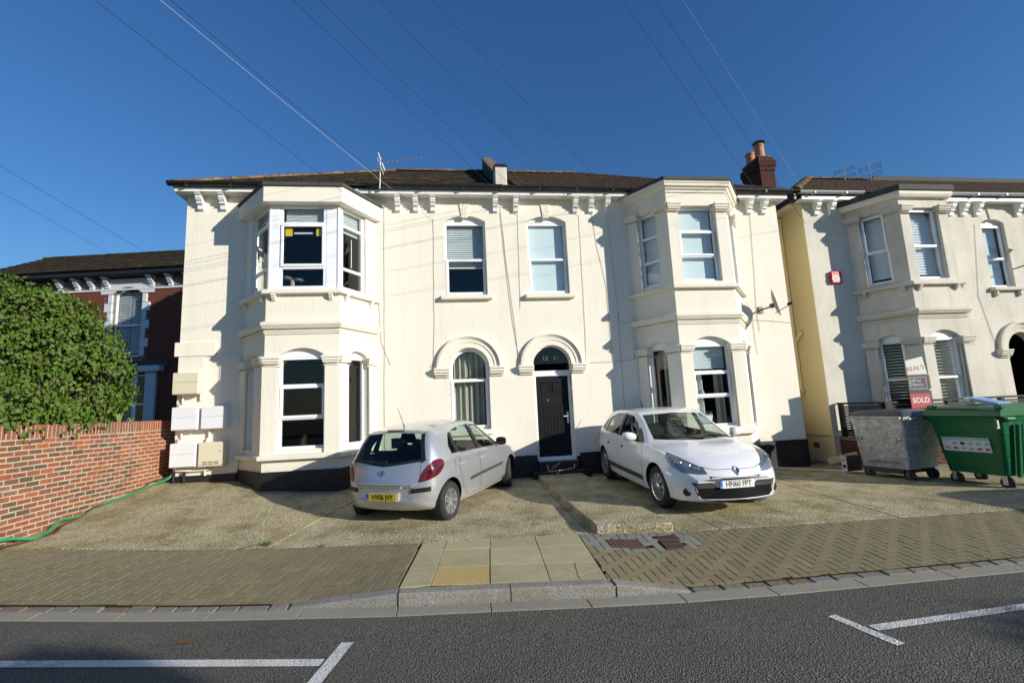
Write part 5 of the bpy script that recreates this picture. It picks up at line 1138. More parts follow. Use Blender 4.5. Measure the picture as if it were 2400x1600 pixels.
def build_car(cfg):
    T = cfg['T']; c = Car(T, cfg['xr'], cfg['xf'], 84, cfg['paint']); root = bpy.data.objects.new(cfg['name'], None); COL.objects.link(root); tag(root, cfg['label'], 'car')
    WB, R, tr = cfg['WB'], cfg['R'], cfg['track']; b = c.solid; Ra = R+cfg.get('archgap', .045)
    mb = MB()
    for x in (0, WB):
        for sg in (-1, 1):
            M = Matrix.Translation((x, sg*.98, R+.01)) @ Matrix.Rotation(sg*pi/2, 4, 'X'); mb.lathe([(Ra, 0), (Ra, .42)], M, 40, 1, True)
    boolcut(b, tmpobj(mb, [MAT[cfg['paint']], MAT['black_plastic']]))
    cv = cfg['cavity']; xs = [cv[0]+(cv[1]-cv[0])*i/36 for i in range(37)]
    m2 = carloft(T, xs, .035); m2.m = [2]*len(m2.f); 
    boolcut(b, tmpobj(m2, [MAT[cfg['paint']], MAT['black_plastic'], MAT['car_interior']]))
    mb = MB()
    for w in cfg['side_windows']:
        for sg in (-1, 1): c.prism(mb, [(x, sg*.70, z) for x, z in w], (0, -sg, 0), .35, .5)
    c.prism(mb, [(3.2, y, z) for y, z in cfg['windscreen']], (-1, 0, 0), 3.2-cfg['wsx'], .3); c.prism(mb, [(-1.0, y, z) for y, z in cfg['rear_glass']], (1, 0, 0), 1.0+cfg['rgx'], .2)
    boolcut(b, tmpobj(mb, [MAT[cfg['paint']], MAT['black_plastic']]))
    smooth(b.data, 30); b.name = 'body'; b.data.name = 'body'; link_ = b; b.parent = root
    # glass
    for w in cfg['side_windows']:
        for sg in (-1, 1): c.patch([(x, sg*.7, z) for x, z in w], (0, -sg, 0), -.008, .06, 'side_window', 'car_glass', root, grow=.004)
    c.patch([(3.2, y, z) for y, z in cfg['windscreen']], (-1, 0, 0), -.006, .06, 'windscreen', 'car_glass', root, grow=.004)
    c.patch([(-1, y, z) for y, z in cfg['rear_glass']], (1, 0, 0), -.006, .06, 'rear_window', 'car_glass', root, grow=.004)
    for sx, sg, st in ((0, 1, 0), (0, -1, 0), (WB, 1, cfg.get('steer', 0)), (WB, -1, cfg.get('steer', 0))): wheel(root, sx, sg*(tr/2-(.03 if sx else .01)), R, .20, sg, cfg['rim'], st)
    mb = MB(); mb.box(.5, WB-.5, -.6, .6, .17, .22); mb.build('underbody', MAT['black_plastic'], root)
    for y in (.36, -.36): seat(root, cfg['seatx'], y, .40)
    seat(root, cfg['seatx']-.82, .0, .40, 1.15); 
    mb = MB(); dx = cfg['dashx']; mb.hexa([(dx-.28, -.66, .62), (dx+.35, -.66, .55), (dx+.35, .66, .55), (dx-.28, .66, .62), (dx-.22, -.66, .88), (dx+.45, -.64, .885), (dx+.45, .64, .885), (dx-.22, .66, .88)]); mb.build('dashboard', MAT['car_interior'], root, bevel=.03, seg=2)
    M = Matrix.Translation((dx-.38, -.36, .86)) @ Matrix.Rotation(-1.15, 4, 'Y'); mb = MB(); n = 20
    mb.tube([M @ Vector((.18*cos(2*pi*i/n), .18*sin(2*pi*i/n), 0)) for i in range(n+1)], .015, 6, close=False); mb.mbox(M, .10, .34, .03); mb.mbox(M, .30, .05, .02); mb.build('steering_wheel', MAT['car_interior'], root, smooth=40)
    M = Matrix.Translation((cfg['wst'], 0, cfg['mirz'])); mb = MB(); mb.mbox(M, .03, .22, .06); mb.build('rear_view_mirror', MAT['car_interior'], root, bevel=.01)
    return c, root
def seam(c, pts, d, root, w=.004, name='seam', matn='ink', off=.0012):
    """thin dark gap following an open polyline on the body"""
    d = Vector(d).normalized(); mb = MB(); W = []
    P = [Vector(p) for p in pts]; Q = []
    for a, b in zip(P, P[1:]):
        k = max(1, int((b-a).length/.05)); Q += [a+(b-a)*i/k for i in range(k)]
    Q.append(P[-1])
    for i, q in enumerate(Q):
        t = (Q[min(i+1, len(Q)-1)]-Q[max(i-1, 0)]).normalized(); s_ = t.cross(d).normalized()
        for e in (-1, 1):
            o = q+s_*w*e; loc, nn, a, b = c.bvh.ray_cast(o-d*4, d)
            if loc is None: loc, nn, a, b = c.bvh.find_nearest(o)
            if nn.dot(d) > 0: nn = -nn
            W.append(loc+nn*off)
    mb.add(W, [(2*i, 2*i+1, 2*i+3, 2*i+2) for i in range(len(Q)-1)]); return mb.build(name, MAT[matn], root, fix=False)
def place(root, p_rear, p_front_dir, WB, zr, zf):
    """rear axle centre on the ground, heading"""
    h = Vector((p_front_dir[0], p_front_dir[1], (zf-zr)/WB)).normalized(); l = Vector((0, 0, 1)).cross(h).normalized(); u = h.cross(l)
    root.matrix_world = Matrix.Translation((p_rear[0], p_rear[1], zr)) @ Matrix((h, l, u)).transposed().to_4x4()
# --- silver hatchback seen from behind
#      x     zb   wbm  wm   zm   ws   zs   wr   zr   zt   bow_lo bow_hi
TC = [(-.64, .42, .50, .52, .50, .50, .60, .48, .62, .64, -.16, -.16),
      (-.60, .31, .66, .70, .50, .69, .64, .66, .70, .72, -.20, -.16),
      (-.54, .27, .70, .765, .55, .755, .78, .70, .90, .93, -.20, -.14),
      (-.47, .25, .72, .79, .57, .775, .86, .67, 1.02, 1.08, -.18, -.14),
      (-.32, .24, .74, .815, .58, .795, .92, .615, 1.24, 1.30, -.12, -.13),
      (-.20, .23, .75, .825, .58, .805, .94, .575, 1.345, 1.415, -.06, -.10),
      (0.0, .22, .76, .835, .58, .815, .955, .575, 1.375, 1.445, 0, -.06),
      (.35, .20, .77, .845, .58, .825, .96, .58, 1.415, 1.475, 0, 0),
      (.90, .19, .78, .853, .58, .832, .95, .588, 1.435, 1.493, 0, 0),
      (1.35, .19, .78, .853, .58, .832, .935, .582, 1.40, 1.462, 0, .02),
      (1.62, .19, .78, .853, .57, .83, .925, .595, 1.30, 1.365, 0, .10),
      (2.00, .19, .78, .85, .56, .82, .905, .655, 1.105, 1.165, 0, .14),
      (2.30, .19, .77, .845, .55, .805, .885, .70, .955, 1.005, .02, .14),
      (2.42, .19, .77, .84, .55, .80, .875, .70, .915, .965, .03, .12),
      (2.70, .20, .76, .835, .54, .785, .84, .64, .865, .915, .05, .10),
      (3.00, .21, .74, .81, .53, .74, .77, .56, .79, .835, .12, .12),
      (3.20, .22, .70, .76, .52, .68, .68, .50, .70, .735, .22, .18),
      (3.32, .25, .62, .68, .50, .60, .58, .48, .60, .63, .26, .22),
      (3.365, .33, .50, .52, .46, .48, .52, .44, .54, .56, .2, .2)]
cl = dict(T=TC, xr=-.64, xf=3.365, paint='silver_paint', name='parked_car', label='silver hatchback parked nose to the house, its rear and yellow number plate to the street', WB=2.575, R=.30, track=1.47, cavity=(-.36, 2.30), rim='alloy', steer=.36,
  side_windows=[[(.10, 1.00), (.30, .995), (.245, 1.29), (.10, 1.13)], [(.35, .99), (1.02, .965), (.99, 1.385), (.62, 1.385), (.29, 1.32)], [(1.10, .962), (1.98, .935), (1.60, 1.24), (1.36, 1.365), (1.08, 1.39)]],
  windscreen=[(-.60, 1.0), (0, .985), (.60, 1.0), (.50, 1.37), (0, 1.40), (-.50, 1.37)], wsx=1.3, rear_glass=[(.635, .985), (.60, .955), (0, .915), (-.60, .955), (-.635, .985), (-.50, 1.345), (0, 1.375), (.50, 1.345)], rgx=.05, seatx=1.15, dashx=2.02, wst=1.62, mirz=1.27)
c, root = build_car(cl)
Lr = (-.2, 1, 0)
for sg in (-1, 1):
    nm = dict(d=(0, -sg, 0)); S = lambda P: [(x, sg*.85, z) for x, z in P]
    rd = [(.37, .97), (1.02, .945), (1.045, .60), (1.04, .27), (.58, .27), (.40, .44), (.34, .60), (.30, .80)]; fd = [(1.065, .945), (1.98, .915), (2.10, .86), (2.14, .55), (2.10, .27), (1.055, .27), (1.06, .60)]
    for P, hx in ((rd, .47), (fd, 1.24)):
        g_ = c.patch(S(P), (0, -sg, 0), .0010, .05, 'door_gap', 'ink', root, grow=.006); dd = c.patch(S(P), (0, -sg, 0), .0025, .03, 'door', 'silver_paint', root); g_.parent = dd
        M = Matrix.Translation((hx, sg*.862, .80)); mb = MB(); mb.tube([(hx-.085, sg*.835, .795), (hx-.06, sg*.862, .80), (hx+.05, sg*.866, .805), (hx+.085, sg*.838, .805)], [.010, .014, .014, .010], 8); mb.build('door_handle', MAT['silver_paint'], dd, smooth=True)
    c.patch(S([(.62, .505), (1.045, .52), (1.045, .565), (.66, .55)]), (0, -sg, 0), .016, .05, 'side_moulding', 'grey_plastic', root, thick=.012); c.patch(S([(1.055, .52), (2.05, .545), (2.06, .585), (1.055, .565)]), (0, -sg, 0), .016, .05, 'side_moulding', 'grey_plastic', root, thick=.012)
    c.patch(S([(.995, .965), (1.12, .962), (1.10, 1.40), (.97, 1.395)]), (0, -sg, 0), .001, .05, 'pillar_trim', 'black_plastic', root)
    c.patch(S([(.232, 1.0), (.36, .995), (.30, 1.325), (.235, 1.285)]), (0, -sg, 0), .0015, .04, 'pillar_trim', 'black_plastic', root)
    c.patch(S([(1.93, .92), (2.06, .92), (1.80, 1.10), (1.75, 1.10)]), (0, -sg, 0), .002, .04, 'mirror_base', 'black_plastic', root)
    M = Matrix.Translation((1.86, sg*.93, 1.0)); mb = MB(); mb.lathe([(0, -.10), (.06, -.09), (.078, -.03), (.078, .03), (.06, .09), (0, .10)], M @ Matrix.Rotation(pi/2, 4, 'X') @ Matrix.Diagonal((.62, 1, 1, 1)), 14); mb.tube([(1.87, sg*.80, .965), (1.87, sg*.90, .985)], .02, 6); w = mb.build('wing_mirror', MAT['black_plastic'], root, smooth=50)
    # tail lamp, bumper strip
    tl = [(-.36, sg*.75, .955), (-.28, sg*.80, .965), (-.20, sg*.82, .93), (-.195, sg*.82, .87), (-.25, sg*.815, .80), (-.38, sg*.77, .73), (-.55, sg*.61, .675), (-.545, sg*.615, .73), (-.50, sg*.65, .82), (-.44, sg*.70, .90)]; tl = crspline(tl+[tl[0]], 4)[:-1]
    c.patch(tl, (.80, -sg*.6, 0), .002, .03, 'lamp_gap', 'ink', root, grow=.005); c.patch(tl, (.80, -sg*.6, 0), .010, .03, 'tail_lamp', 'red_lens', root); inner = [(-.42, sg*.72, .87), (-.33, sg*.77, .90), (-.27, sg*.80, .86), (-.30, sg*.79, .81), (-.41, sg*.74, .77), (-.47, sg*.68, .77)]; inner = crspline(inner+[inner[0]], 4)[:-1]
    t_ = c.patch(inner, (.80, -sg*.6, 0), .013, .03, 'lamp_cell', 'dark_red_lens', root)
    c.patch([(-.60, sg*.50, .585), (-.45, sg*.74, .60), (-.45, sg*.74, .535), (-.60, sg*.50, .525)], (.7, -sg*.7, 0), .010, .04, 'bumper_strip', 'black_plastic', root, thick=.01)
c.patch([(.16, -.8, .80), (.30, -.8, .80), (.285, -.8, .93), (.17, -.8, .935)], (0, 1, 0), .0012, .03, 'flap_gap', 'ink', root, grow=.005); c.patch([(.16, -.8, .80), (.30, -.8, .80), (.285, -.8, .93), (.17, -.8, .935)], (0, 1, 0), .0028, .03, 'fuel_flap', 'silver_paint', root)
hatch = [(-1, y, z) for y, z in ((.575, .955), (0, .89), (-.575, .955), (-.585, .72), (-.57, .635), (-.50, .60), (.50, .60), (.57, .635), (.585, .72))]
c.patch(hatch, (1, 0, 0), .0015, .04, 'tailgate_gap', 'ink', root, grow=.006); tg = c.patch(hatch, (1, 0, 0), .004, .03, 'tailgate', 'silver_paint', root)
seam(c, [(-1, -.5, .63), (-1, .5, .63)], (1, 0, 0), root, .004)
c.patch([(-1, .61, 1.0), (-1, 0, .93), (-1, -.61, 1.0), (-1, -.66, .98), (-1, -.60, .94), (-1, 0, .90), (-1, .60, .94), (-1, .66, .98)], (1, 0, 0), .003, .04, 'window_border', 'black_plastic', root)
for sg in (-1, 1): c.patch([(-1, sg*.64, .98), (-1, sg*.58, .98), (-1, sg*.465, 1.34), (-1, sg*.52, 1.35)], (1, 0, 0), .003, .04, 'window_border', 'black_plastic', root)
def hitx(y, z, d): 
    l = c.bvh.ray_cast(Vector((-5 if d > 0 else 6, y, z)), Vector((d, 0, 0))); return l[0].x, l[1]
x_, n_ = hitx(0, .47, 1); mb = MB(); mb.box(x_-.012, x_+.05, -.29, .29, .405, .535); mb.build('plate_holder', MAT['silver_paint'], root, bevel=.01); plate(root, x_-.018, .47, -1, 'HV06 JVY', 'plate_yellow')
x_, n_ = hitx(0, .80, 1); badge(root, x_-.006, 0, .80, -1, .062, .12); text('CLIO', .04, Matrix.Translation((hitx(0, .70, 1)[0]-.006, .0, .70)) @ Matrix((Vector((0, -1, 0)), Vector((.12, 0, 1)).normalized(), Vector((-1, 0, .12)).normalized())).transposed().to_4x4(), 'chrome', root, 'model_name', .003, xs=2.0)
x_, n_ = hitx(0, .955, 1); mb = MB(); mb.tube([(x_-.02, -.02, .955), (x_-.02, .18, .965), (x_+.0, .38, .985)], [.014, .010, .006], 6); mb.lathe([(0, .03), (.028, .02), (.03, -.02)], Matrix.Translation((x_-.005, -.02, .955)) @ Matrix.Rotation(-pi/2, 4, 'Y'), 12); mb.build('rear_wiper', MAT['black_plastic'], root, smooth=40)
c.patch([(-1, .16, 1.385), (-1, -.16, 1.385), (-1, -.16, 1.412), (-1, .16, 1.412)], (1, 0, 0), .006, .03, 'brake_light', 'dark_red_lens', root)
mb = MB(); mb.tube([(.02, 0, 1.44), (-.02, 0, 1.52), (-.16, 0, 1.76)], [.014, .006, .003], 6); mb.build('aerial', MAT['black_plastic'], root, smooth=True)
x_ = hitx(.40, .59, 1)[0]; mb = MB(); mb.box(x_-.003, x_, .36, .44, .568, .615); fl = mb.build('flag_sticker', MAT['plate_white'], root); MB().box(x_-.0045, x_-.002, .36, .44, .586, .597).build('sticker_cross', MAT['red_print'], fl); MB().box(x_-.0045, x_-.002, .392, .408, .568, .615).build('sticker_cross', MAT['red_print'], fl)
# headlamps etc (face the house)
for sg in (-1, 1): c.patch([(3.0, sg*.72, .76), (3.2, sg*.52, .66), (3.25, sg*.50, .58), (3.05, sg*.72, .62)], (-.8, -sg*.6, 0), .004, .04, 'headlight', 'lamp_glass', root)
hd = Vector((1.215, 2.305)).normalized(); lf_ = Vector((-hd.y, hd.x)); ra = Vector((-1.51, -3.09))+lf_*.735
place(root, ra, hd, 2.575, -.065, .015); CLIO = root
# --- white hatchback seen from the front
TM = [(-.80, .45, .52, .54, .55, .52, .66, .50, .68, .70, -.16, -.16),
      (-.75, .33, .70, .74, .55, .72, .70, .68, .76, .79, -.20, -.16),
      (-.66, .28, .74, .81, .58, .79, .84, .72, .95, .98, -.18, -.14),
      (-.50, .25, .78, .85, .60, .83, .93, .68, 1.10, 1.17, -.12, -.12),
      (-.28, .23, .79, .875, .62, .855, .99, .63, 1.28, 1.345, -.05, -.10),
      (-.05, .21, .80, .885, .62, .87, .995, .62, 1.355, 1.41, 0, -.04),
      (.45, .19, .81, .90, .62, .88, .975, .635, 1.405, 1.455, 0, 0),
      (.95, .18, .82, .904, .61, .88, .96, .64, 1.415, 1.471, 0, 0),
      (1.35, .18, .82, .904, .60, .88, .945, .63, 1.385, 1.445, 0, .03),
      (1.65, .18, .82, .904, .60, .875, .935, .64, 1.285, 1.345, 0, .12),
      (2.05, .18, .82, .90, .59, .865, .92, .69, 1.10, 1.155, 0, .17),
      (2.38, .18, .81, .895, .59, .85, .905, .745, .955, 1.00, .02, .18),
      (2.50, .18, .81, .89, .59, .845, .90, .745, .92, .965, .03, .16),
      (2.80, .18, .80, .885, .58, .83, .86, .70, .88, .925, .05, .13),
      (3.10, .19, .78, .86, .56, .79, .79, .63, .80, .845, .12, .14),
      (3.32, .19, .74, .81, .52, .73, .70, .56, .71, .745, .22, .20),
      (3.45, .20, .68, .74, .46, .66, .60, .52, .61, .64, .28, .25),
      (3.505, .25, .55, .58, .42, .54, .50, .48, .52, .54, .26, .24)]
ml = dict(T=TM, xr=-.80, xf=3.505, paint='white_paint', name='parked_car', label='white hatchback parked facing the street with a black lower grille and white number plate', WB=2.641, R=.316, track=1.56, cavity=(-.5, 2.34), rim='cap', steer=.06,
  side_windows=[[(-.06, 1.06), (.16, 1.02), (.155, 1.27), (.02, 1.20)], [(.20, 1.015), (.98, .985), (.95, 1.375), (.55, 1.365), (.20, 1.285)], [(1.06, .985), (2.0, .955), (1.62, 1.22), (1.36, 1.345), (1.03, 1.375)]],
  windscreen=[(-.665, .99), (0, .972), (.665, .99), (.555, 1.36), (0, 1.385), (-.555, 1.36)], wsx=1.3, rear_glass=[(.60, 1.06), (0, 1.03), (-.60, 1.06), (-.50, 1.30), (0, 1.33), (.50, 1.30)], rgx=.1, seatx=1.15, dashx=2.12, wst=1.66, mirz=1.26)
c, root = build_car(ml)
for sg in (-1, 1):
    S = lambda P: [(x, sg*.9, z) for x, z in P]
    rd = [(.24, .985), (.985, .96), (1.005, .60), (1.0, .26), (.58, .26), (.42, .42), (.34, .62), (.26, .80)]; fd = [(1.025, .96), (2.02, .93), (2.14, .87), (2.17, .55), (2.13, .26), (1.015, .26), (1.02, .60)]
    for P, hx in ((rd, .42), (fd, 1.22)):
        g_ = c.patch(S(P), (0, -sg, 0), .0010, .05, 'door_gap', 'grey_plastic', root, grow=.005); dd = c.patch(S(P), (0, -sg, 0), .0025, .03, 'door', 'white_paint', root); g_.parent = dd
        mb = MB(); mb.tube([(hx-.085, sg*.885, .825), (hx-.06, sg*.912, .83), (hx+.05, sg*.916, .835), (hx+.085, sg*.89, .835)], [.010, .014, .014, .010], 8); mb.build('door_handle', MAT['white_paint'], dd, smooth=True)
        hp = c.patch([(hx+.075*cos(a), sg*.9, .815+.05*sin(a)) for a in [2*pi*i/14 for i in range(14)]], (0, -sg, 0), .0032, .03, 'handle_recess', 'grey_plastic', root); hp.parent = dd
    c.patch(S([(.42, .345), (1.0, .345), (1.0, .43), (.38, .44)]), (0, -sg, 0), .014, .05, 'side_moulding', 'grey_plastic', root, thick=.012); c.patch(S([(1.01, .345), (2.16, .335), (2.15, .42), (1.01, .43)]), (0, -sg, 0), .014, .05, 'side_moulding', 'grey_plastic', root, thick=.012)
    c.patch(S([(.97, .985), (1.07, .985), (1.045, 1.385), (.94, 1.385)]), (0, -sg, 0), .001, .05, 'pillar_trim', 'black_plastic', root); c.patch(S([(1.93, .945), (2.16, .93), (1.80, 1.14), (1.72, 1.16)]), (0, -sg, 0), .002, .04, 'mirror_base', 'black_plastic', root)
    mb = MB(); M = Matrix.Translation((1.93, sg*.99, 1.03)) @ Matrix.Rotation(sg*.12, 4, 'Z'); mb.lathe([(0, -.12), (.045, -.112), (.078, -.05), (.08, .03), (.066, .10), (.03, .12), (0, .122)], M @ Matrix.Rotation(sg*.10, 4, 'X') @ Matrix.Rotation(pi/2, 4, 'X') @ Matrix.Diagonal((.85, .95, 1, 1)), 18); w = mb.build('wing_mirror', MAT['white_paint'], root, smooth=50)
    mb = MB(); mb.tube([(1.94, sg*.84, .965), (1.93, sg*.95, .985)], .026, 8); mb.mbox(M @ Matrix.Translation((-.052, 0, 0)), .01, .20, .12); mb.build('mirror_glass', MAT['black_plastic'], w, bevel=.003)
    # headlights
    hl = [(2.98, sg*.84, .845), (3.18, sg*.74, .79), (3.34, sg*.60, .715), (3.42, sg*.49, .665), (3.46, sg*.46, .60), (3.40, sg*.56, .595), (3.25, sg*.72, .615), (3.12, sg*.81, .68), (3.0, sg*.86, .785)]
    dv = (-.82, -sg*.57, 0); c.patch(hl, dv, .0012, .03, 'lamp_gap', 'ink', root, grow=.006); h_ = c.patch(hl, dv, .003, .03, 'headlight', 'lamp_inside', root)
    for (px, py, pz, pr) in ((3.17, .735, .725, .052), (3.28, .655, .69, .048), (3.37, .565, .655, .04)):
        l = c.bvh.ray_cast(Vector((px, sg*py, pz))-Vector(dv)*2, Vector(dv)); p = l[0]; n = -Vector(dv).normalized(); M = Matrix.Translation(p+n*.004) @ n.to_track_quat('Z', 'Y').to_matrix().to_4x4(); mb = MB(); mb.lathe([(pr, .0), (pr*.9, .006), (pr*.6, -.0), (pr*.35, .004), (0, .010)], M, 16); mb.build('reflector', MAT['chrome'], h_, smooth=True)
    l = c.patch(hl, dv, .012, .03, 'lamp_cover', 'lamp_glass', root); l.parent = h_
    # fog lamp recess and bumper corner strips
    p0 = c.bvh.ray_cast(Vector((3.32, sg*.70, .34))-Vector(dv)*2, Vector(dv))[0]; n = -Vector(dv).normalized(); M = Matrix.Translation(p0+n*.002) @ n.to_track_quat('Z', 'Y').to_matrix().to_4x4(); mb = MB(); mb.lathe([(0, .0015), (.045, .001), (.052, .008), (.058, .0)], M, 18); mb.build('fog_lamp', MAT['black_plastic'], root, smooth=True)
    c.patch([(3.4, sg*.62, .475), (3.4, sg*.33, .475), (3.4, sg*.29, .40), (3.4, sg*.575, .40)], (-1, 0, 0), .012, .03, 'bumper_strip', 'grey_plastic', root, thick=.01)
    c.patch([(-.62, sg*.72, .95), (-.30, sg*.80, .96), (-.28, sg*.84, .86), (-.55, sg*.80, .76), (-.68, sg*.70, .78)], (.6, -sg*.8, 0), .006, .03, 'tail_lamp', 'red_lens', root)
bon = [(0, -.70, .95)]
# bonnet shut line, grille, slit
seam(c, [(3.2, -.475, .668), (3.4, -.3, .648), (3.4, 0, .642), (3.4, .3, .648), (3.2, .475, .668)], (-1, 0, -.2), root, .004, 'bonnet_seam', 'grey_plastic')
for sg in (-1, 1): seam(c, [(2.40, sg*.77, 1.5), (2.75, sg*.74, 1.5), (3.05, sg*.68, 1.5), (3.25, sg*.56, 1.5)], (0, 0, -1), root, .003, 'bonnet_seam', 'grey_plastic')
low = [(4, -.60, .40), (4, .60, .40), (4, .56, .29), (4, .47, .235), (4, .30, .215), (4, 0, .21), (4, -.30, .215), (4, -.47, .235), (4, -.56, .29)]
gr = c.patch(low, (-1, 0, 0), .003, .03, 'lower_grille', 'matt_black', root)
for k in range(7):
    z = .235+k*.023; hw = .44+.02*k; q = c.patch([(4, -hw, z), (4, hw, z), (4, hw, z+.009), (4, -hw, z+.009)], (-1, 0, 0), .012, .05, 'grille_bar', 'matt_black', root, thick=.008); q.parent = gr
c.patch([(4, -.40, .565), (4, -.2, .548), (4, .2, .548), (4, .40, .565), (4, .385, .530), (4, .2, .518), (4, -.2, .518), (4, -.385, .530)], (-1, 0, 0), .004, .03, 'upper_grille', 'black_plastic', root)
c.patch([(4, -.70, .19), (4, .70, .19), (4, .68, .215), (4, 0, .20), (4, -.68, .215)], (-1, 0, 0), .006, .04, 'front_lip', 'black_plastic', root)
def hitf(y, z): return c.bvh.ray_cast(Vector((6, y, z)), Vector((-1, 0, 0)))[0].x
plate(root, hitf(0, .445)+.02, .445, 1, 'HN60 FPT', 'plate_white', .05); badge(root, hitf(0, .635)+.008, 0, .635, 1, .078, .55)
mb = MB()
for y0, y1 in ((.10, -.50), (.62, .06)): mb.tube([(2.42, y0, .985), (2.30, (y0+y1)/2, 1.018), (2.27, y1, 1.022)], [.012, .009, .006], 6)
mb.build('wiper', MAT['black_plastic'], root, smooth=True)
mb = MB(); mb.tube([(.15, 0, 1.44), (.05, 0, 1.56), (-.02, 0, 1.66)], [.012, .005, .003], 6); mb.build('aerial', MAT['black_plastic'], root, smooth=True)
hd = Vector((cos(radians(-90.8)), sin(radians(-90.8)))); lf_ = Vector((-hd.y, hd.x)); fwc = Vector((1.83, -3.42)); ra = fwc-hd*2.641+lf_*.78
place(root, ra, hd, 2.641, .045, -.03)

shadow_car = copy_tree(CLIO); tag(shadow_car, 'unseen copy of the silver hatchback, added beyond the right edge for its shadow', 'car')  # unseen copy of the silver car, added to throw a shadow on the drive
place(shadow_car, (11.2, -6.7), Vector((-1, .02)).normalized(), 2.575, -.19, -.19)
# ------------------------------------------------------------------ meter boxes on the left wall
def meter(x0, x1, z0, z1, dp, label, m='meter_white', lid=.45, vent=False):
    t = thing('meter_box', label, 'meter box', ((x0+x1)/2, 0, z0), 'meter boxes on the left end of the cream wall'); zl = z0+(z1-z0)*(1-lid)
    MB().box(x0, x1, -dp, -.002, z0, z1).build('case', MAT[m], t, bevel=.012)
    if not vent:
        for a, b in ((z0+.012, zl-.003), (zl+.003, z1-.012)): MB().box(x0+.012, x1-.012, -dp-.010, -dp, a, b).build('cover_panel', MAT[m], t, bevel=.004)
        MB().box((x0+x1)/2-.01, (x0+x1)/2+.01, -dp-.013, -dp-.008, zl-.03, zl-.012).build('lock', MAT['grey_pvc'], t)
    else:
        MB().box(x0+.02, x1-.02, -dp-.012, -dp, z0+.03, z1-.03).build('door', MAT[m], t, bevel=.006)
        for k in range(2):
            for j in range(3): MB().box(x0+.10+.11*j, x0+.19+.11*j, -dp-.016, -dp-.010, z0+.05+.035*k, z0+.065+.035*k).build('vent_slot', MAT['grey_plastic'], t)
        MB().box(x1-.11, x1-.09, -dp-.016, -dp-.008, z0+.30, z0+.32).build('lock', MAT['ink'], t)
meter(-7.11, -6.60, 2.19, 2.64, .22, 'weathered cream meter box, topmost and alone under the wall panel', 'meter_cream')
meter(-7.10, -6.60, 1.46, 1.93, .21, 'white meter box at the wall corner, left one of the middle row'); meter(-6.54, -6.05, 1.46, 1.925, .20, 'white meter box in the middle row, right one beside the bay')
meter(-7.10, -6.60, .72, 1.20, .21, 'white meter box at the wall corner, left one of the bottom row'); meter(-6.56, -6.04, .71, 1.20, .22, 'beige gas meter box with vent slots and small lock in the bottom row', 'meter_cream', vent=True)
MB().box(-7.20, -6.38, -.045, -.002, 3.0, 3.30).build('wall_panel', MAT['cream_smooth'], H, bevel=.006); MB().box(-7.11, -6.60, -.05, -.002, 2.64, 2.99).build('wall_panel', MAT['cream_render'], H, bevel=.006)
MB().box(-6.05, -5.86, -.03, -.002, .55, 2.0).build('wall_panel', MAT['cream_smooth'], H, bevel=.004); MB().box(-6.30, -5.88, -.02, -.002, 1.98, 3.0).build('wall_panel', MAT['cream_smooth'], H, bevel=.004)
for pts, r, m in (([(-6.98, -.05, 2.19), (-6.98, -.05, 2.02), (-7.07, -.05, 2.0), (-7.07, -.05, 1.93)], .022, 'cream_smooth'), ([(-6.63, -.05, 2.19), (-6.63, -.05, 2.07)], .025, 'cream_smooth'), ([(-6.97, -.05, 1.46), (-6.97, -.05, 1.30), (-7.05, -.05, 1.28), (-7.05, -.05, 1.20)], .022, 'cream_smooth'), ([(-6.43, -.05, 1.46), (-6.43, -.05, 1.29), (-6.47, -.05, 1.25), (-6.47, -.05, 1.20)], .026, 'cream_smooth'), ([(-7.07, -.07, .66), (-7.07, -.07, .30)], .028, 'black_paint'), ([(-6.87, -.07, .62), (-6.87, -.07, .30)], .028, 'black_paint'), ([(-7.09, -.06, .66), (-6.75, -.06, .63), (-6.40, -.06, .64), (-6.40, -.06, .71)], .022, 'cream_smooth'), ([(-6.48, -.06, .71), (-6.48, -.06, .52)], .02, 'cream_smooth')):
    mb = MB(); mb.tube(pts, r, 8); mb.build('conduit', MAT[m], H, smooth=40)
MB().box(-6.72, -6.50, -.05, -.01, .64, .74).build('conduit_cover', MAT['cream_smooth'], H, bevel=.005)
# ------------------------------------------------------------------ dish, alarm, aerials
t = thing('satellite_dish', 'grey satellite dish on an arm near the right corner of the cream house', 'satellite dish', (6.40, 0, 3.72))
cdir = Vector((.79, -.60, .20)).normalized(); ctr = Vector((6.34, -.52, 3.80)); Mq = Matrix.Translation(ctr) @ cdir.to_track_quat('Z', 'Y').to_matrix().to_4x4(); mb = MB()
mb.lathe([(0, -.02), (.10, -.015), (.20, .005), (.27, .035), (.272, .04), (.20, .012), (.10, -.008), (0, -.013)], Mq @ Matrix.Diagonal((1.05, 1.25, 1.2, 1)), 28); mb.build('reflector', MAT['dish_grey'], t, smooth=True)
mb = MB(); mb.tube([(6.33, 0, 3.74), (6.33, -.25, 3.74), (6.36, -.45, 3.75)], .02, 8); mb.mbox(Matrix.Translation((6.33, -.02, 3.74)), .12, .03, .16); mb.mbox(Matrix.Translation((6.35, -.42, 3.76)), .07, .10, .10); mb.build('bracket', MAT['steel_dark'], t, bevel=.003)
lnb = ctr+cdir*.34+Vector((0, 0, -.12)); mb = MB(); mb.tube([ctr+Vector((0, 0, -.24)), lnb+Vector((0, 0, -.02))], .010, 6); mb.tube([lnb-cdir*.07, lnb+cdir*.03], .03, 10); mb.build('feed_arm', MAT['black_plastic'], t, smooth=40)
t = thing('alarm_box', 'red burglar alarm box with white letters on the right house wall', 'alarm box', (8.51, 0, 4.4))
MB().box(8.36, 8.67, -.09, -.002, 4.39, 4.71).build('case', MAT['alarm_red'], t, bevel=.02); 
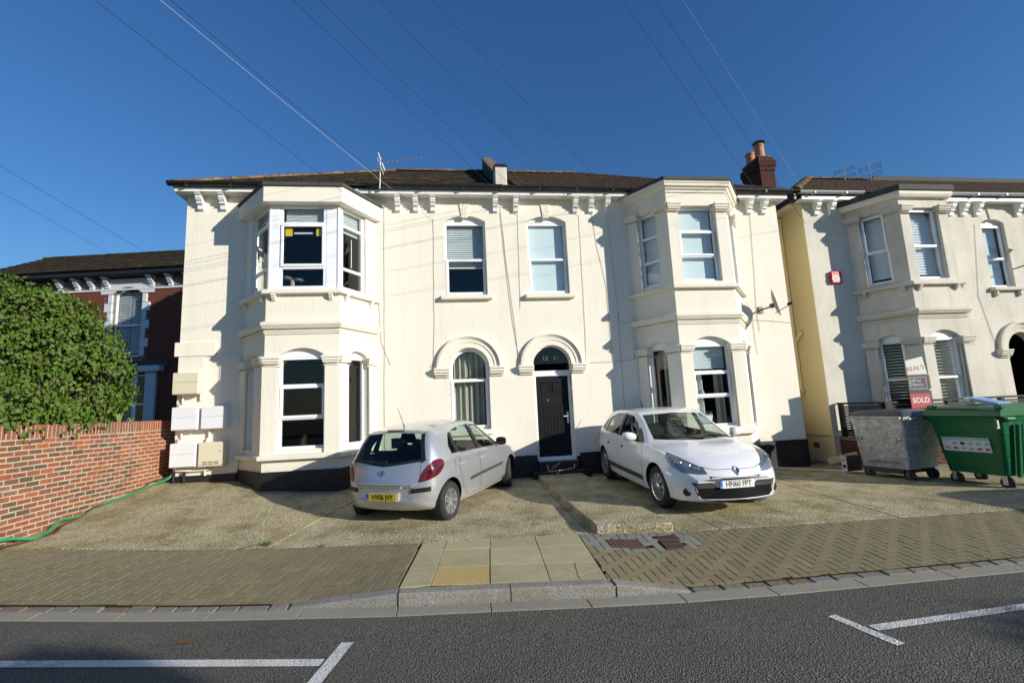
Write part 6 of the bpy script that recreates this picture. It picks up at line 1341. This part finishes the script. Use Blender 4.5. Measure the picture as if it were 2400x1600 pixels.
for k in range(5): MB().box(8.40, 8.63, -.094, -.09, 4.615+.016*k, 4.622+.016*k).build('grille_line', MAT['sign_red'], t)
text('CIA', .15, onfr(FAC, 8.485, 4.50, .093), 'label_white', t, 'lettering', .001, bold=.006); text('3', .08, onfr(FAC, 8.625, 4.485, .093), 'label_white', t, 'lettering', .001)
def yagi(label, base, top, boom_c, dirv, L, nel, elen, vert=False, grid=None, matn='steel_dark'):
    t = thing('tv_aerial', label, 'aerial', base, 'TV aerials on the roofs'); mb = MB(); mb.tube([base, top], .016, 6); mb.build('mast', MAT['grey_pvc'], t, smooth=40)
    d = Vector(dirv).normalized(); c0 = Vector(boom_c); mb = MB(); mb.tube([c0-d*.1, c0+d*L], .010, 5); mb.build('boom', MAT['alu'], t)
    side = Vector((0, 0, 1)) if vert else d.cross(Vector((0, 0, 1))).normalized(); mb = MB()
    for i in range(nel):
        p = c0+d*(L*(i+.5)/nel); mb.tube([p-side*elen*(1-.3*i/nel)/2, p+side*elen*(1-.3*i/nel)/2], .0045, 4)
    mb.build('elements', MAT[matn], t); g_ = MB(); s2 = d.cross(Vector((0, 0, 1))).normalized(); up_ = s2.cross(d)
    if grid:
        gw, gh, gn, gm = grid
        for sg in (-1, 1):
            for k in range(gn): 
                q = c0-d*.06+up_*sg*(.04+gh*(k+.5)/gn); g_.tube([q-s2*gw/2, q+s2*gw/2], .006 if gm != 'white_upvc' else .012, 4)
            for e in (-1, 1): q = c0-d*.06+s2*e*gw/2*.96; g_.tube([q+up_*sg*.04, q+up_*sg*(.04+gh)], .006 if gm != 'white_upvc' else .012, 4)
        g_.build('reflector', MAT[gm], t)
yagi('long roof aerial with a white reflector at the left gutter', (-2.88, -.46, 6.62), (-2.86, -.46, 7.28), (-2.80, -.44, 7.24), (.80, .25, .30), .95, 8, .20, False, (.20, .17, 4, 'white_upvc'))
yagi('right house aerial with squared reflector frames, left of the pair', (12.25, 3.0, 8.3), (12.25, 3.0, 9.30), (12.25, 3.0, 9.08), (-.75, -.6, -.22), .80, 9, .05, True, (.60, .16, 3, 'steel_dark')); yagi('right house aerial with many horizontal rods, right of the pair', (13.25, 3.0, 8.2), (13.25, 3.0, 9.44), (13.25, 3.0, 9.20), (-.70, -.5, .25), .60, 9, .05, True, (.62, .24, 3, 'steel_dark'))
# ------------------------------------------------------------------ slatted fence of the right house
F_ = thing('slat_fence', 'black horizontal slat fence on a low brick base in front of the right house', 'fence', (8.2, -.8, 0))
fx = 8.06; fy = -1.32
def frun(p, q, z0, z1, posts):
    p = Vector(p); q = Vector(q); fr = Fr(p, (q-p)); L = (q-p).length; n = int((z1-z0-.075)/.055)
    for k in range(n):
        z = z0+.02+k*.055; MB().fbox(fr, .0, L, z, z+.040, -.012, .012).build('slat', MAT['fence_black'], F_)
    MB().fbox(fr, -.02, L+.02, z1-.045, z1, -.04, .04).build('top_rail', MAT['fence_black'], F_)
    for a in posts: MB().fbox(fr, a-.045, a+.045, z0-.1, z1-.003, -.06, .035).build('post', MAT['fence_black'], F_)
    mb = MB(); mb.fbox(fr, -.05, L+.05, -.4, z0-.02, -.11, .05); mb.build('base_wall', MAT['dark_mortar'], F_)
    if z0 > .3: brickface(F_, fr, -.05, L+.05, -.05, z0-.05, 'chimney_brick', .06)
frun((fx, -.06), (fx, fy), .56, 1.36, (.06, 1.20)); frun((fx, fy), (12.3, fy), .56, 1.36, (.04, 1.6, 3.0, 4.2)); flush(F_)
MB().box(12.35, 13.6, fy-.02, fy+.03, .2, 1.38).build('gate_panel', MAT['fence_black'], F_, bevel=.005)
# ------------------------------------------------------------------ wheelie containers
def castor(root, M, x, y, matn='dark_rubber', fork='steel_dark'):
    W = M @ Matrix.Translation((x, y, .10)); mb = MB(); mb.lathe([(0, -.025), (.075, -.025), (.10, -.018), (.10, .018), (.075, .025), (0, .025)], W @ Matrix.Rotation(pi/2, 4, 'X') @ Matrix.Rotation(0, 4, 'Z'), 20); w = mb.build('castor', MAT[matn], root, smooth=40)
    mb = MB()
    for s_ in (-1, 1): mb.mbox(W @ Matrix.Translation((-.015, s_*.034, .045)), .07, .006, .15)
    mb.mbox(W @ Matrix.Translation((-.02, 0, .12)), .11, .09, .012); mb.build('fork', MAT[fork], w)
def tub(mb, M, w0, d0, w1, d1, z0, z1, rad=.06, m=0, n=4, open_=True):
    def ring(w, d, z, r): return [M @ Vector((sx*(w/2-r)+r*cos(a0+pi/2*k/n), sy*(d/2-r)+r*sin(a0+pi/2*k/n), z)) for sx, sy, a0 in ((1, 1, 0), (-1, 1, pi/2), (-1, -1, pi), (1, -1, 1.5*pi)) for k in range(n+1)]
    A = ring(w0, d0, z0, rad); B = ring(w1, d1, z1, rad); mb.prism(A, B, m); return A, B
# local axes: x along the face that looks at the street, -y that face
def bin_frame(p, ang): return Matrix.Translation(p) @ Matrix.Rotation(ang, 4, 'Z')
BA = radians(-80)
t = thing('waste_bin', 'galvanised steel wheeled rubbish container with a dark grey lid', 'rubbish bin', (7.3, -1.6, -.1)); M = bin_frame((7.56, -1.95, -.15), BA) @ Matrix.Scale(1.06, 4)
M0 = M; mb = MB(); tub(mb, M, .86, .78, .98, .96, .22, 1.13, .05); mb.build('tub', MAT['galvanised'], t, smooth=30)
mb = MB()
for z, e in ((.42, .0), (.60, .0), (.80, .0)): 
    f = (z-.22)/.91; w = .86+.12*f; d = .78+.18*f; tub(mb, M, w+.012, d+.012, w+.012, d+.012, z, z+.022, .05)
tub(mb, M, 1.04, 1.02, 1.05, 1.03, 1.10, 1.17, .05); mb.build('rib', MAT['galvanised'], t, smooth=30)
for sx in (-.36, .36):
    for q in ((-.05, .05, .0, .012), (-.05, .05, .11, .122), (-.05, -.04, .012, .11), (.04, .05, .012, .11)):
        MB().mbox(M @ Matrix.Translation((sx+(q[0]+q[1])/2, -.44, .72+(q[2]+q[3])/2)), q[1]-q[0], .02, q[3]-q[2]).build('lug', MAT['steel_dark'], t)
mb = MB(); tub(mb, M, 1.08, 1.08, .96, .90, 1.175, 1.25, .06); tub(mb, M, .96, .90, .70, .60, 1.25, 1.29, .06); mb.build('lid', MAT['bin_lid_grey'], t, smooth=30, bevel=.006)
mb = MB()
for sx in (-1, 1): mb.tube([M @ Vector((sx*.56, -.42, 1.12)), M @ Vector((sx*.56, -.30, 1.12))], .022, 8)
mb.tube([M @ Vector((-.5, -.54, 1.155)), M @ Vector((.5, -.54, 1.155))], .022, 8); mb.build('lift_bar', MAT['galvanised'], t, smooth=40)
for sx in (-.36, .36):
    for sy in (-.30, .30): castor(t, M, sx, sy)
mb = MB(); mb.hexa([M @ Vector(p) for p in ((-.26, -.36, .12), (.26, -.36, .12), (.26, .36, .12), (-.26, .36, .12), (-.36, -.38, .24), (.36, -.38, .24), (.36, .38, .24), (-.36, .38, .24))]); mb.build('base_frame', MAT['steel_dark'], t)
text('CONTAINER CO', .075, M @ Matrix.Translation((-.02, -.412, .33)) @ Matrix.Rotation(pi/2+.10, 4, 'X'), 'galvanised', t, 'pressed_lettering', .008)
t = thing('waste_bin', 'green plastic wheeled recycling container with a printed label', 'rubbish bin', (7.9, -3.0, -.12)); M = bin_frame((8.22, -3.12, -.16), radians(-84)) @ Matrix.Scale(1.06, 4)
mb = MB(); A, B_ = tub(mb, M, .86, .74, 1.08, .98, .22, 1.14, .07); mb.build('tub', MAT['bin_green'], t, smooth=30)
mb = MB()
for z in (.44, .66, .88): f = (z-.22)/.92; w = .86+.22*f; d = .74+.24*f; tub(mb, M, w+.004, d+.006, w+.016, d+.018, z, z+.03, .07)
tub(mb, M, 1.10, 1.00, 1.14, 1.05, 1.08, 1.16, .06)
for k in range(3): mb.mbox(M @ Matrix.Translation((.53, -.2+.2*k, .62)) @ Matrix.Rotation(.12, 4, 'Y'), .05, .05, .84)
mb.build('rib', MAT['bin_green'], t, smooth=30)
mb = MB(); n = 10; V = []
for i in range(n+1):
    a = pi*i/n; y = -.54*cos(a); z = 1.17+.19*max(0, sin(a))**.6
    V += [M @ Vector((-.57, y, z)), M @ Vector((.57, y, z)), M @ Vector((.57, y*.9, 1.165)), M @ Vector((-.57, y*.9, 1.165))]
mb.add(V, [(4*i+j, 4*i+(j+1) % 4, 4*(i+1)+(j+1) % 4, 4*(i+1)+j) for i in range(n) for j in range(4)]+[(0, 1, 2, 3), (4*n+3, 4*n+2, 4*n+1, 4*n)])
for k in (-1, 1): mb.mbox(M @ Matrix.Translation((k*.50, -.05, 1.33)), .10, .80, .06)
mb.build('lid', MAT['bin_green'], t, smooth=35, bevel=.008); mb = MB(); mb.mbox(M @ Matrix.Translation((-.08, -.475, 1.27)) @ Matrix.Rotation(-.35, 4, 'X'), .62, .02, .05); mb.build('lid_slot', MAT['ink'], t)
mb = MB()
for sx in (-1, 1): mb.tube([M @ Vector((sx*.60, -.46, 1.13)), M @ Vector((sx*.60, -.30, 1.13))], .026, 8); mb.mbox(M @ Matrix.Translation((sx*.575, -.38, 1.13)), .05, .16, .05)
mb.mbox(M @ Matrix.Translation((.50, -.545, 1.08)), .03, .01, .16); mb.build('trunnion', MAT['bin_green'], t, smooth=40)
mb = MB(); mb.mbox(M @ Matrix.Translation((.52, -.535, 1.05)), .035, .012, .13); mb.build('lock', MAT['chrome'], t)
Ml = M @ Matrix.Translation((-.03, -.452, .70)) @ Matrix.Rotation(pi/2+.13, 4, 'X')
mb = MB(); mb.mbox(Ml, .70, .24, .004); lb = mb.build('printed_label', MAT['label_white'], t)
mb = MB(); mb.mbox(Ml @ Matrix.Translation((0, .095, .003)), .70, .05, .001); mb.build('label_strip', MAT['teal_print'], lb)
text('Recycling & Refuse', .038, Ml @ Matrix.Translation((0, .095, .0045)), 'label_white', lb, 'label_text', .0003); text('YES', .05, Ml @ Matrix.Translation((-.29, .035, .003)), 'teal_print', lb, 'label_text', .0003); text('NO', .055, Ml @ Matrix.Translation((-.28, -.065, .003)), 'sign_red', lb, 'label_text', .0003, bold=.002)
for k in range(5):
    mb = MB(); mb.mbox(Ml @ Matrix.Translation((-.16+.115*k, .015, .003)), .07, .045, .001); mb.build('label_picture', MAT[('blue_print', 'sign_black', 'teal_print', 'blue_print', 'teal_print')[k]], lb); mb = MB(); mb.mbox(Ml @ Matrix.Translation((-.16+.115*k, -.07, .003)), .07, .035, .001); mb.build('label_picture', MAT[('pink_print', 'blue_print', 'orange_print', 'pink_print', 'sign_red')[k]], lb)
for sx in (-.36, .36):
    for sy in (-.28, .28): castor(t, M, sx, sy, 'dark_rubber', 'alu')
MG = M
t = thing('cardboard_box', 'flattened white and blue cardboard poking out of the green bin lid', 'cardboard', tuple(M @ Vector((.1, .1, 1.36)))); mb = MB(); mb.mbox(M @ Matrix.Translation((.12, .02, 1.40)) @ Matrix.Rotation(.25, 4, 'Y'), .42, .30, .05); mb.build('sheet', MAT['blue_print'], t, bevel=.003); mb = MB(); mb.mbox(M @ Matrix.Translation((-.11, .02, 1.44)) @ Matrix.Rotation(.25, 4, 'Y'), .10, .303, .055); mb.build('printed_end', MAT['label_white'], t)
t = thing('cardboard_box', 'dark printed box with white and orange end standing left of the grey bin', 'box', (6.95, -1.25, -.08)); Mb = bin_frame((7.02, -1.22, -.08), BA)
mb = MB(); mb.mbox(Mb @ Matrix.Translation((0, .15, .16)), .12, .40, .32); mb.build('carton', MAT['box_print'], t, bevel=.003); mb = MB(); mb.mbox(Mb @ Matrix.Translation((-.002, -.052, .16)), .115, .004, .31); e_ = mb.build('printed_end', MAT['label_white'], t); mb = MB(); mb.mbox(Mb @ Matrix.Translation((0, -.056, .24)), .08, .003, .09); mb.build('print_patch', MAT['orange_print'], e_); mb = MB(); mb.mbox(Mb @ Matrix.Translation((0, -.056, .11)), .07, .003, .07); mb.build('print_patch', MAT['ink'], e_)
t = tag(MB().mbox(Matrix.Translation((7.55, -.55, .10)) @ Matrix.Rotation(-.42, 4, 'Z') @ Matrix.Rotation(-.22, 4, 'Y'), .62, .05, .14).build('plank', MAT['pipe_yellow'], None, bevel=.004), 'cream painted board leaning against the low brick base', 'plank')
# boards
bo = Vector((8.54, -1.50, 1.20)); BF = Fr(bo, (.995, -.10)); 
t = thing('sale_board', 'black and red sold board with white lettering behind the grey bin', 'sign', tuple(bo)); MB().fbox(BF, 0, .46, .0, .72, -.012, 0).build('board', MAT['sign_black'], t); MB().fbox(BF, 0, .46, .0, .30, 0, .003).build('red_panel', MAT['sign_red'], t)
text('SOLD', .152, onfr(BF, .23, .155, .004), 'label_white', t, 'lettering', .001, bold=.006); text('Jeffries', .092, onfr(BF, .175, .585, .003), 'label_white', t, 'lettering', .001); text('Dibbens', .092, onfr(BF, .175, .50, .003), 'label_white', t, 'lettering', .001); text('estate and letting agents', .026, onfr(BF, .21, .435, .003), 'label_white', t, 'lettering', .001)
mb = MB()
for q in ((.03, .42, .40, .408), (.03, .42, .65, .658), (.03, .038, .408, .65), (.412, .42, .408, .65)): mb.fbox(BF, *q, 0, .003)
mb.build('border', MAT['label_white'], t); mb = MB()
for k in range(3): mb.fprism(BF, [(.345+.03*sin(k), .465+.05*k), (.375+.02*sin(k), .465+.05*k), (.385-.02*sin(k), .515+.05*k), (.35, .52+.05*k)], 0, .003)
mb.build('figures_logo', MAT['pink_print'], t)
MB().fbox(BF, .21, .27, -1.2, .0, -.05, -.012).build('post', MAT['pole_wood'], t)
b2 = bo+Vector((.06, .10, .10)); BF2 = Fr(b2, (.995, -.10)); t = thing('board', 'white board with orange hand painted letters standing behind the sold board', 'board', tuple(b2)); mb = MB(); mb.fprism(BF2, [(.08, .0), (.56, .28), (.46, 1.02), (.06, .94)], -.012, 0); mb.build('panel', MAT['sign_white'], t); MB().fbox(BF2, .44, .55, .30, .60, .001, .004).build('dark_corner', MAT['sign_black'], t); text("REAL'S", .14, onfr(BF2, .27, .76, .003) @ Matrix.Rotation(.12, 4, 'Z'), 'orange_print', t, 'lettering', .001)
# ------------------------------------------------------------------ hose, cables along the wall
def lie(pts, r, m, name, label, cat, group=None):
    mb = MB(); P = crspline([tuple(p) for p in pts], 6); mb.tube(P, r, 8); o = mb.build(name, MAT[m], None, smooth=True); return tag(o, label, cat, group)
wx = lambda y, dx, dz=.015: (-7.4+dx, y, G(-7.4+dx, max(y, -3.38))+dz)
lie([(-7.10, -.03, .62), (-7.16, -.10, .50), wx(-.25, .10, .05), wx(-.8, .07, .03), wx(-1.3, .06, .04), wx(-1.75, .05, .05), wx(-2.1, .10, .02), wx(-2.5, .07, .06), wx(-2.85, .18, .02), wx(-3.1, .22), wx(-3.35, .08, .10), wx(-3.8, .05, .10)], .019, 'hose_green', 'garden_hose', 'bright green hose lying along the foot of the brick garden wall', 'hose')
for k, (dx, ph) in enumerate(((.12, 0), (.09, 1.), (.15, 2.))):
    lie([(-7.18+.02*k, .10, .55+.06*k), (-7.22, -.05, .52), wx(-.25, .05+dx*.4, .12), wx(-.6, .05, .05), wx(-1.4, .05, .035), wx(-1.8, .04+dx*.3, .06), wx(-2.2, .08+dx*.3), wx(-2.6, .11+dx*.5), wx(-2.9, .16+dx, .01), wx(-3.2, .10+dx*.8, .01), wx(-3.8, .05, .05)], .009, ('cable_brown', 'cable_black', 'cable_brown')[k], 'ground_cable', ('brown cable lying beside the green hose at the wall foot', 'black cable lying with the green hose at the wall foot', 'second brown cable, straying farthest from the wall foot')[k], 'cable', 'cables along the garden wall foot' )
# red and white tape on the step
t = thing('barrier_tape', 'twisted red and white tape lying across the front door step', 'tape', (.95, -.38, .22)); pts = [(.62, -.37, .33), (.64, -.375, .22), (.72, -.375, .20), (.86, -.375, .212), (1.0, -.375, .215), (1.12, -.375, .24), (1.22, -.37, .25), (1.22, -.37, .34)]; P = crspline(pts, 4)
for i in range(len(P)-1): 
    mb = MB(); mb.tube([P[i], P[i+1]], .013, 5); mb.build('tape_stripe', MAT['red_print' if i % 2 else 'label_white'], t)
# weeds
def weed(x, y, z, h, n, label, matn='weed', name='weed', cat='weed', spread=.6):
    mb = MB()
    for k in range(n):
        a = random.random()*6.28; l = h*random.uniform(.6, 1.1); w = l*.10; tip = Vector((x+cos(a)*l*spread, y+sin(a)*l*spread, z+l*random.uniform(.5, 1))); b0 = Vector((x+random.uniform(-.03, .03), y+random.uniform(-.03, .03), z)); mid = (b0+tip)/2+Vector((0, 0, l*.12)); s_ = Vector((-sin(a), cos(a), 0))*w
        mb.add([b0, mid-s_, tip, mid+s_], [(0, 1, 2, 3)])
    return tag(mb.build(name, MAT[matn], None, fix=False), label, cat)
weed(-3.85, Ey(-3.9)+.05, G(-3.9, -3.85), .09, 26, 'green weed growing at the drive joint by the pavement'); weed(-3.10, Ey(-3.1)-.02, G(-3.1, -4.0)-.005, .06, 16, 'small weed in the pavement edge right of the drive joint'); weed(-7.46, -1.18, 1.66, .22, 30, 'tall pale fern growing on top of the brick wall', 'fern', 'fern', 'fern', .35); weed(-7.46, -.86, 1.66, .12, 14, 'short pale fern on top of the brick wall, right of the tall one', 'fern', 'fern', 'fern', .5)
mb = MB(); x0, y0 = -4.02, Ey(-4.0)
mb.tube([(x0-.16, y0-.02, G(x0, y0-.02)+.006), (x0-.02, y0+.10, G(x0, y0+.1)+.008)], .012, 5); tag(mb.build('rusty_bar', MAT['rust_iron'], None), 'short rusty iron bar at the driveway edge', 'iron bar')
mb = MB(); n = 14; cx, cy = -3.62, -6.16; mb.add([(cx+.09*cos(2*pi*i/n)*random.uniform(.8, 1.2), cy+.05*sin(2*pi*i/n)*random.uniform(.8, 1.2), roadz(cx, cy)+.004) for i in range(n)], [tuple(range(n))]); tag(mb.build('leaf_litter', MAT['leaf_stain'], None, fix=False), 'brown patch of mud on the road near the kerb', 'mud patch')
mb = MB(); mb.tube([(-6.55, -4.62, -.3), (-6.55, -4.62, .55)], .05, 10)
tag(MB().box(-7.33, -7.25, -3.72, -3.64, -.2, .44).build('bollard_post', MAT['grey_pvc'], None, bevel=.01), 'pale grey post at the left edge of the photo by the brick wall', 'post')
# street lantern entering at the right edge
t = thing('wall_lantern', 'black lantern on a bracket at the right edge of the right house', 'lantern', (14.5, -.1, 5.2)); mb = MB(); mb.lathe([(0, .26), (.03, .24), (.24, .06), (.25, .04), (.20, .03)], Matrix.Translation((14.42, -.55, 5.42)), 6); mb.build('hood', MAT['black_plastic'], t); mb = MB(); mb.lathe([(.19, .03), (.10, -.30), (0, -.32)], Matrix.Translation((14.42, -.55, 5.42)), 6); mb.build('glass', MAT['lamp_glass'], t); mb = MB(); mb.tube([(14.42, -.55, 5.10), (14.42, -.55, 4.95), (14.42, 0, 4.85)], .02, 6); mb.build('bracket', MAT['black_plastic'], t)
# ------------------------------------------------------------------ bush behind the wall
T = thing('tree', 'dense green round leaved shrub tree leaning over the brick garden wall', 'tree', (-9.1, -1.3, .1))
rt = random.Random(5); mb = MB(); tips = []
def limb(p, d, L, r, lev):
    P = [p]; 
    for i in range(4): d = (d+Vector((rt.uniform(-.25, .25), rt.uniform(-.25, .25), rt.uniform(-.05, .2)))).normalized(); P.append(P[-1]+d*L/4)
    mb.tube(P, [r, r*.85, r*.7, r*.55, r*.4], 6)
    if lev:
        for k in range(4): limb(P[2+k % 3], (d+Vector((rt.uniform(-1, 1), rt.uniform(-1, 1), rt.uniform(-.2, .6)))).normalized(), L*.62, r*.5, lev-1)
for k in range(3): limb(Vector((-9.1+.1*k, -1.3, 0)), Vector((-.25+.25*k, .1*k-.1, 1)).normalized(), 1.6, .07, 2)
mb.build('trunk', MAT['bark'], T, smooth=True)
blobs = [(-7.85, -2.9, 1.92, .55, .8, .34), (-7.75, -2.2, 1.85, .45, .7, .26), (-9.719999999999999, -1.0, 2.98, 1.4, 1.35, 1.4), (-8.62, -0.9, 2.74, 0.95, 1.0, 1.07), (-8.32, -1.3, 2.09, 0.71, 1.1, 0.7), (-10.92, -1.3, 2.88, 1.33, 1.3, 1.4), (-8.55, -0.8, 3.05, 0.6, 0.65, 0.5), (-8.62, -2.2, 1.9, 0.76, 1.0, 0.56), (-9.42, -2.6, 2.14, 1.04, 0.9, 0.84), (-9.12, -0.9, 3.76, 0.85, 0.8, 0.47), (-8.17, -1.9, 1.72, 0.38, 0.9, 0.33), (-10.32, -2.8, 2.32, 0.95, 0.8, 0.93), (-7.97, -0.7, 2.42, 0.4, 0.6, 0.56)]
lv = MB(); lf6 = [(0, 0), (.36, .30), (.42, .62), (.2, .92), (0, 1), (-.2, .92), (-.42, .62), (-.36, .30)]
def leaf(p, nrm, s_):
    a = rt.random()*6.28; z = nrm; x = z.cross(Vector((cos(a), sin(a), .3))).normalized(); y = z.cross(x); dn = (y*.55+Vector((0, 0, -.6))).normalized(); x = dn.cross(z).normalized()
    bend = rt.uniform(.05, .25); P = [p+x*u*s_+dn*v*s_-z*(abs(u)*bend+v*v*.15)*s_ for u, v in lf6]
    lv.add(P, [(0, 1, 2, 3), (0, 3, 4), (0, 4, 5), (0, 5, 6, 7)])
    # two halves share the mid rib
import mathutils.noise as mn
for (cx, cy, cz, rx, ry, rz) in blobs:
    N = int(7000*(rx*ry*rz)**.66/1.1)
    for i in range(N):
        d = Vector((rt.gauss(0, 1), rt.gauss(0, 1), rt.gauss(0, 1))).normalized(); rr = .72+.34*rt.random()**.7
        q = Vector((cx+d.x*rx, cy+d.y*ry, cz+d.z*rz)); nz = mn.noise(q*2.6); rr *= 1+.17*nz+.10*mn.noise(q*6)
        if nz < -.14 and rt.random() < .85: continue
        p = Vector((cx+d.x*rx*rr, cy+d.y*ry*rr, cz+d.z*rz*rr))
        if p.z < 1.30 or (-7.64 < p.x < -7.37 and p.z < 1.69) or p.x > -7.22 or p.y > .6: continue
        nn = (d+Vector((rt.uniform(-.7, .7), rt.uniform(-.7, .7), rt.uniform(-.1, 1.)))).normalized(); leaf(p, nn, rt.uniform(.044, .068))
tw = MB()
for k in range(60):     # thin shoots with leaves standing out of the outline
    b_ = blobs[rt.randrange(len(blobs))]; d = Vector((rt.uniform(-.3, 1), rt.uniform(-1, .6), rt.uniform(-.1, 1))).normalized(); p0 = Vector((b_[0]+d.x*b_[3]*.9, b_[1]+d.y*b_[4]*.9, b_[2]+d.z*b_[5]*.9)); L = rt.uniform(.25, .6); p1 = p0+d*L*.6; p2 = p0+d*L+Vector((0, 0, -.04))
    if p2.x > -7.0: continue
    tw.tube([p0, p1, p2], [.005, .004, .002], 4)
    for j in range(9): leaf(p0+(p2-p0)*(j+1)/9+Vector((rt.uniform(-.03, .03), rt.uniform(-.03, .03), rt.uniform(-.03, .03))), (d+Vector((rt.uniform(-1, 1), rt.uniform(-1, 1), .5))).normalized(), rt.uniform(.04, .065))
for k in range(420):    # sprays hanging over the coping
    y = rt.uniform(-3.5, -1.55); p = Vector((rt.uniform(-7.75, -7.28), y, rt.uniform(1.64, 2.0)-(.14 if rt.random() < .4 else 0)*max(0, -1.6-y)));  leaf(p, Vector((rt.uniform(.1, 1), rt.uniform(-.6, .3), rt.uniform(.1, 1))).normalized(), rt.uniform(.05, .075))
lv.build('crown', MAT['leaf'], T, fix=False); tag(tw.build('shoots', MAT['bark'], T), kind='stuff')
def shadow_tree(x, y, zc, rx, rz, label):  # unseen trees, crowns sized and placed to cast soft shadows on the road
    t = thing('tree', label, 'tree', (x, y, -.2), 'unseen trees shaped for the road shadows'); mb = MB(); mb.tube([(x, y, -.3), (x+.05, y, zc*.6), (x, y, zc+rz*.6)], [.09, .06, .02], 8)
    for k in range(9): a = k*2.4; mb.tube([(x, y, zc-rz*.7), (x+rx*.8*cos(a), y+rx*.8*sin(a), zc+rz*.4*sin(k))], [.03, .008], 5)
    mb.build('trunk', MAT['bark'], t, smooth=True); global lv; lv = MB()
    for i in range(1500):
        d = Vector((rt.gauss(0, 1), rt.gauss(0, 1), rt.gauss(0, 1))).normalized()*rt.random()**.4; leaf(Vector((x+d.x*rx, y+d.y*rx, zc+d.z*rz)), Vector((rt.uniform(-1, 1), rt.uniform(-1, 1), rt.uniform(0, 1))).normalized(), rt.uniform(.08, .13))
    lv.build('crown', MAT['leaf'], t, fix=False)
shadow_tree(10.5, -17.75, 5.55, .55, .42, 'unseen small tree behind the viewer, crown shaped to shade the road, nearer one'); shadow_tree(18.2, -18.9, 5.5, .8, .5, 'unseen small tree behind the viewer, crown shaped to shade the road, farther one')
# ------------------------------------------------------------------ overhead wires from a pole across the street
PT = Vector((-10.9, -16.2, 8.5))
t = thing('telegraph_pole', 'wooden telegraph pole across the street behind the viewer', 'telegraph pole', (-10.9, -16.2, -.1)); mb = MB(); mb.tube([(-10.9, -16.2, -.3), (-10.9, -16.2, 8.7)], [.14, .10], 12); mb.build('pole', MAT['pole_wood'], t, smooth=40); mb = MB(); mb.box(-11.3, -10.5, -16.24, -16.16, 8.3, 8.4); mb.lathe([(.13, 0), (.13, .06)], Matrix.Translation((-10.9, -16.2, 8.45)), 12); mb.build('crossarm', MAT['steel_dark'], t)
def wire(end, label, m='cable_black', sag=.16, r=.008, off=(0, 0, 0)):
    a = PT+Vector(off); b = Vector(end); P = []
    for i in range(25):
        u = i/24; P.append(a+(b-a)*u-Vector((0, 0, 4*sag*u*(1-u))))
    mb = MB(); mb.tube(P, r, 5); return tag(mb.build('overhead_wire', MAT[m], None, smooth=True), label, 'wire', 'telephone wires to the houses')
WIRES = [((-2.95, -.05, 6.05), 'dark wire running to the wall just right of the left bay', 'cable_black'), ((-2.63, -.45, 6.62), 'white wire running to the gutter beside the left aerial', 'cable_white'), ((-1.71, -.03, 6.02), 'dark wire running to a hook left of the left middle window', 'cable_black'), ((.24, -.45, 6.60), 'dark wire meeting the eaves right of the roof parapet', 'cable_black'), ((-.24, -.45, 6.62), 'dark wire meeting the eaves left of the roof parapet', 'cable_black'), ((1.80, -.08, 6.32), 'dark wire ending at the brackets above the right middle window', 'cable_black'), ((2.50, -.45, 6.60), 'dark wire ending at the gutter left of the right bay', 'cable_black'), ((6.36, -.45, 6.62), 'dark wire ending at the gutter right of the right bay', 'cable_black'), ((7.88, -.06, 5.97), 'dark wire passing the chimney pots to the corner of the right house', 'cable_black'), ((8.3, -.10, 6.15), 'thin grey wire running close beside the one to the right house corner', 'cable_grey'), ((-9.55, 5.9, 6.1), 'dark wire passing behind the cream house wall to the brick house', 'cable_black'), ((-12.1, 6.1, 7.0), 'dark wire ending on the brick house roof', 'cable_black')]
for e, l, m in WIRES: wire(e, l, m, off=(random.uniform(-.15, .15), random.uniform(-.1, .1), random.uniform(-.1, .1)), r={'cable_grey': .0013, 'cable_white': .0021}.get(m, .0036))
# ------------------------------------------------------------------ other side of the street (reflected in the glass)
def far_house(x, y, w, mt, label, yaw=0.):
    t = thing('house', label, 'house', (x, y, -.3), 'houses across the street'); M = Matrix.Translation((x, y, -.3)) @ Matrix.Rotation(yaw, 4, 'Z')
    mb = MB(); mb.mbox(M @ Matrix.Translation((0, 0, 2.9)), w, 8, 5.8); mb.build('wall', MAT[mt], t)
    mb = MB(); mb.add([M @ Vector(p) for p in ((-w/2-.3, -4.3, 5.8), (w/2+.3, -4.3, 5.8), (w/2+.3, 4.3, 5.8), (-w/2-.3, 4.3, 5.8), (-w/2-.3, 0, 8.2), (w/2+.3, 0, 8.2))], [(0, 1, 5, 4), (3, 4, 5, 2), (0, 4, 3), (1, 2, 5), (3, 2, 1, 0)]); mb.build('roof', MAT['clay_tiles'], t)
    for sx in (-w/4, w/4):
        for z in (1.2, 3.7):
            mb = MB(); mb.mbox(M @ Matrix.Translation((sx, 4.02, z+.7)), 1.2, .06, 1.5); f = mb.build('window', MAT['white_upvc'], t); mb = MB(); mb.mbox(M @ Matrix.Translation((sx, 4.055, z+.7)), 1.0, .02, 1.3); mb.build('pane', MAT['room_dark'], f)
for x, y, w, mt, l in ((-34, -31, 10, 'red_brick', 'red brick house across the street, farthest left'), (-22, -29, 9, 'ivory_render', 'ivory rendered house across the street beside the red brick one'), (14, -58, 12, 'red_brick', 'wide brick house far across the street'), (28, -58, 11, 'ivory_render', 'pale rendered house far across the street'), (42, -57, 12, 'dark_mortar', 'grey house far across the street, farthest right'), (1, -59, 11, 'ivory_render', 'pale house far behind the viewer')): far_house(x, y, w, mt, l)
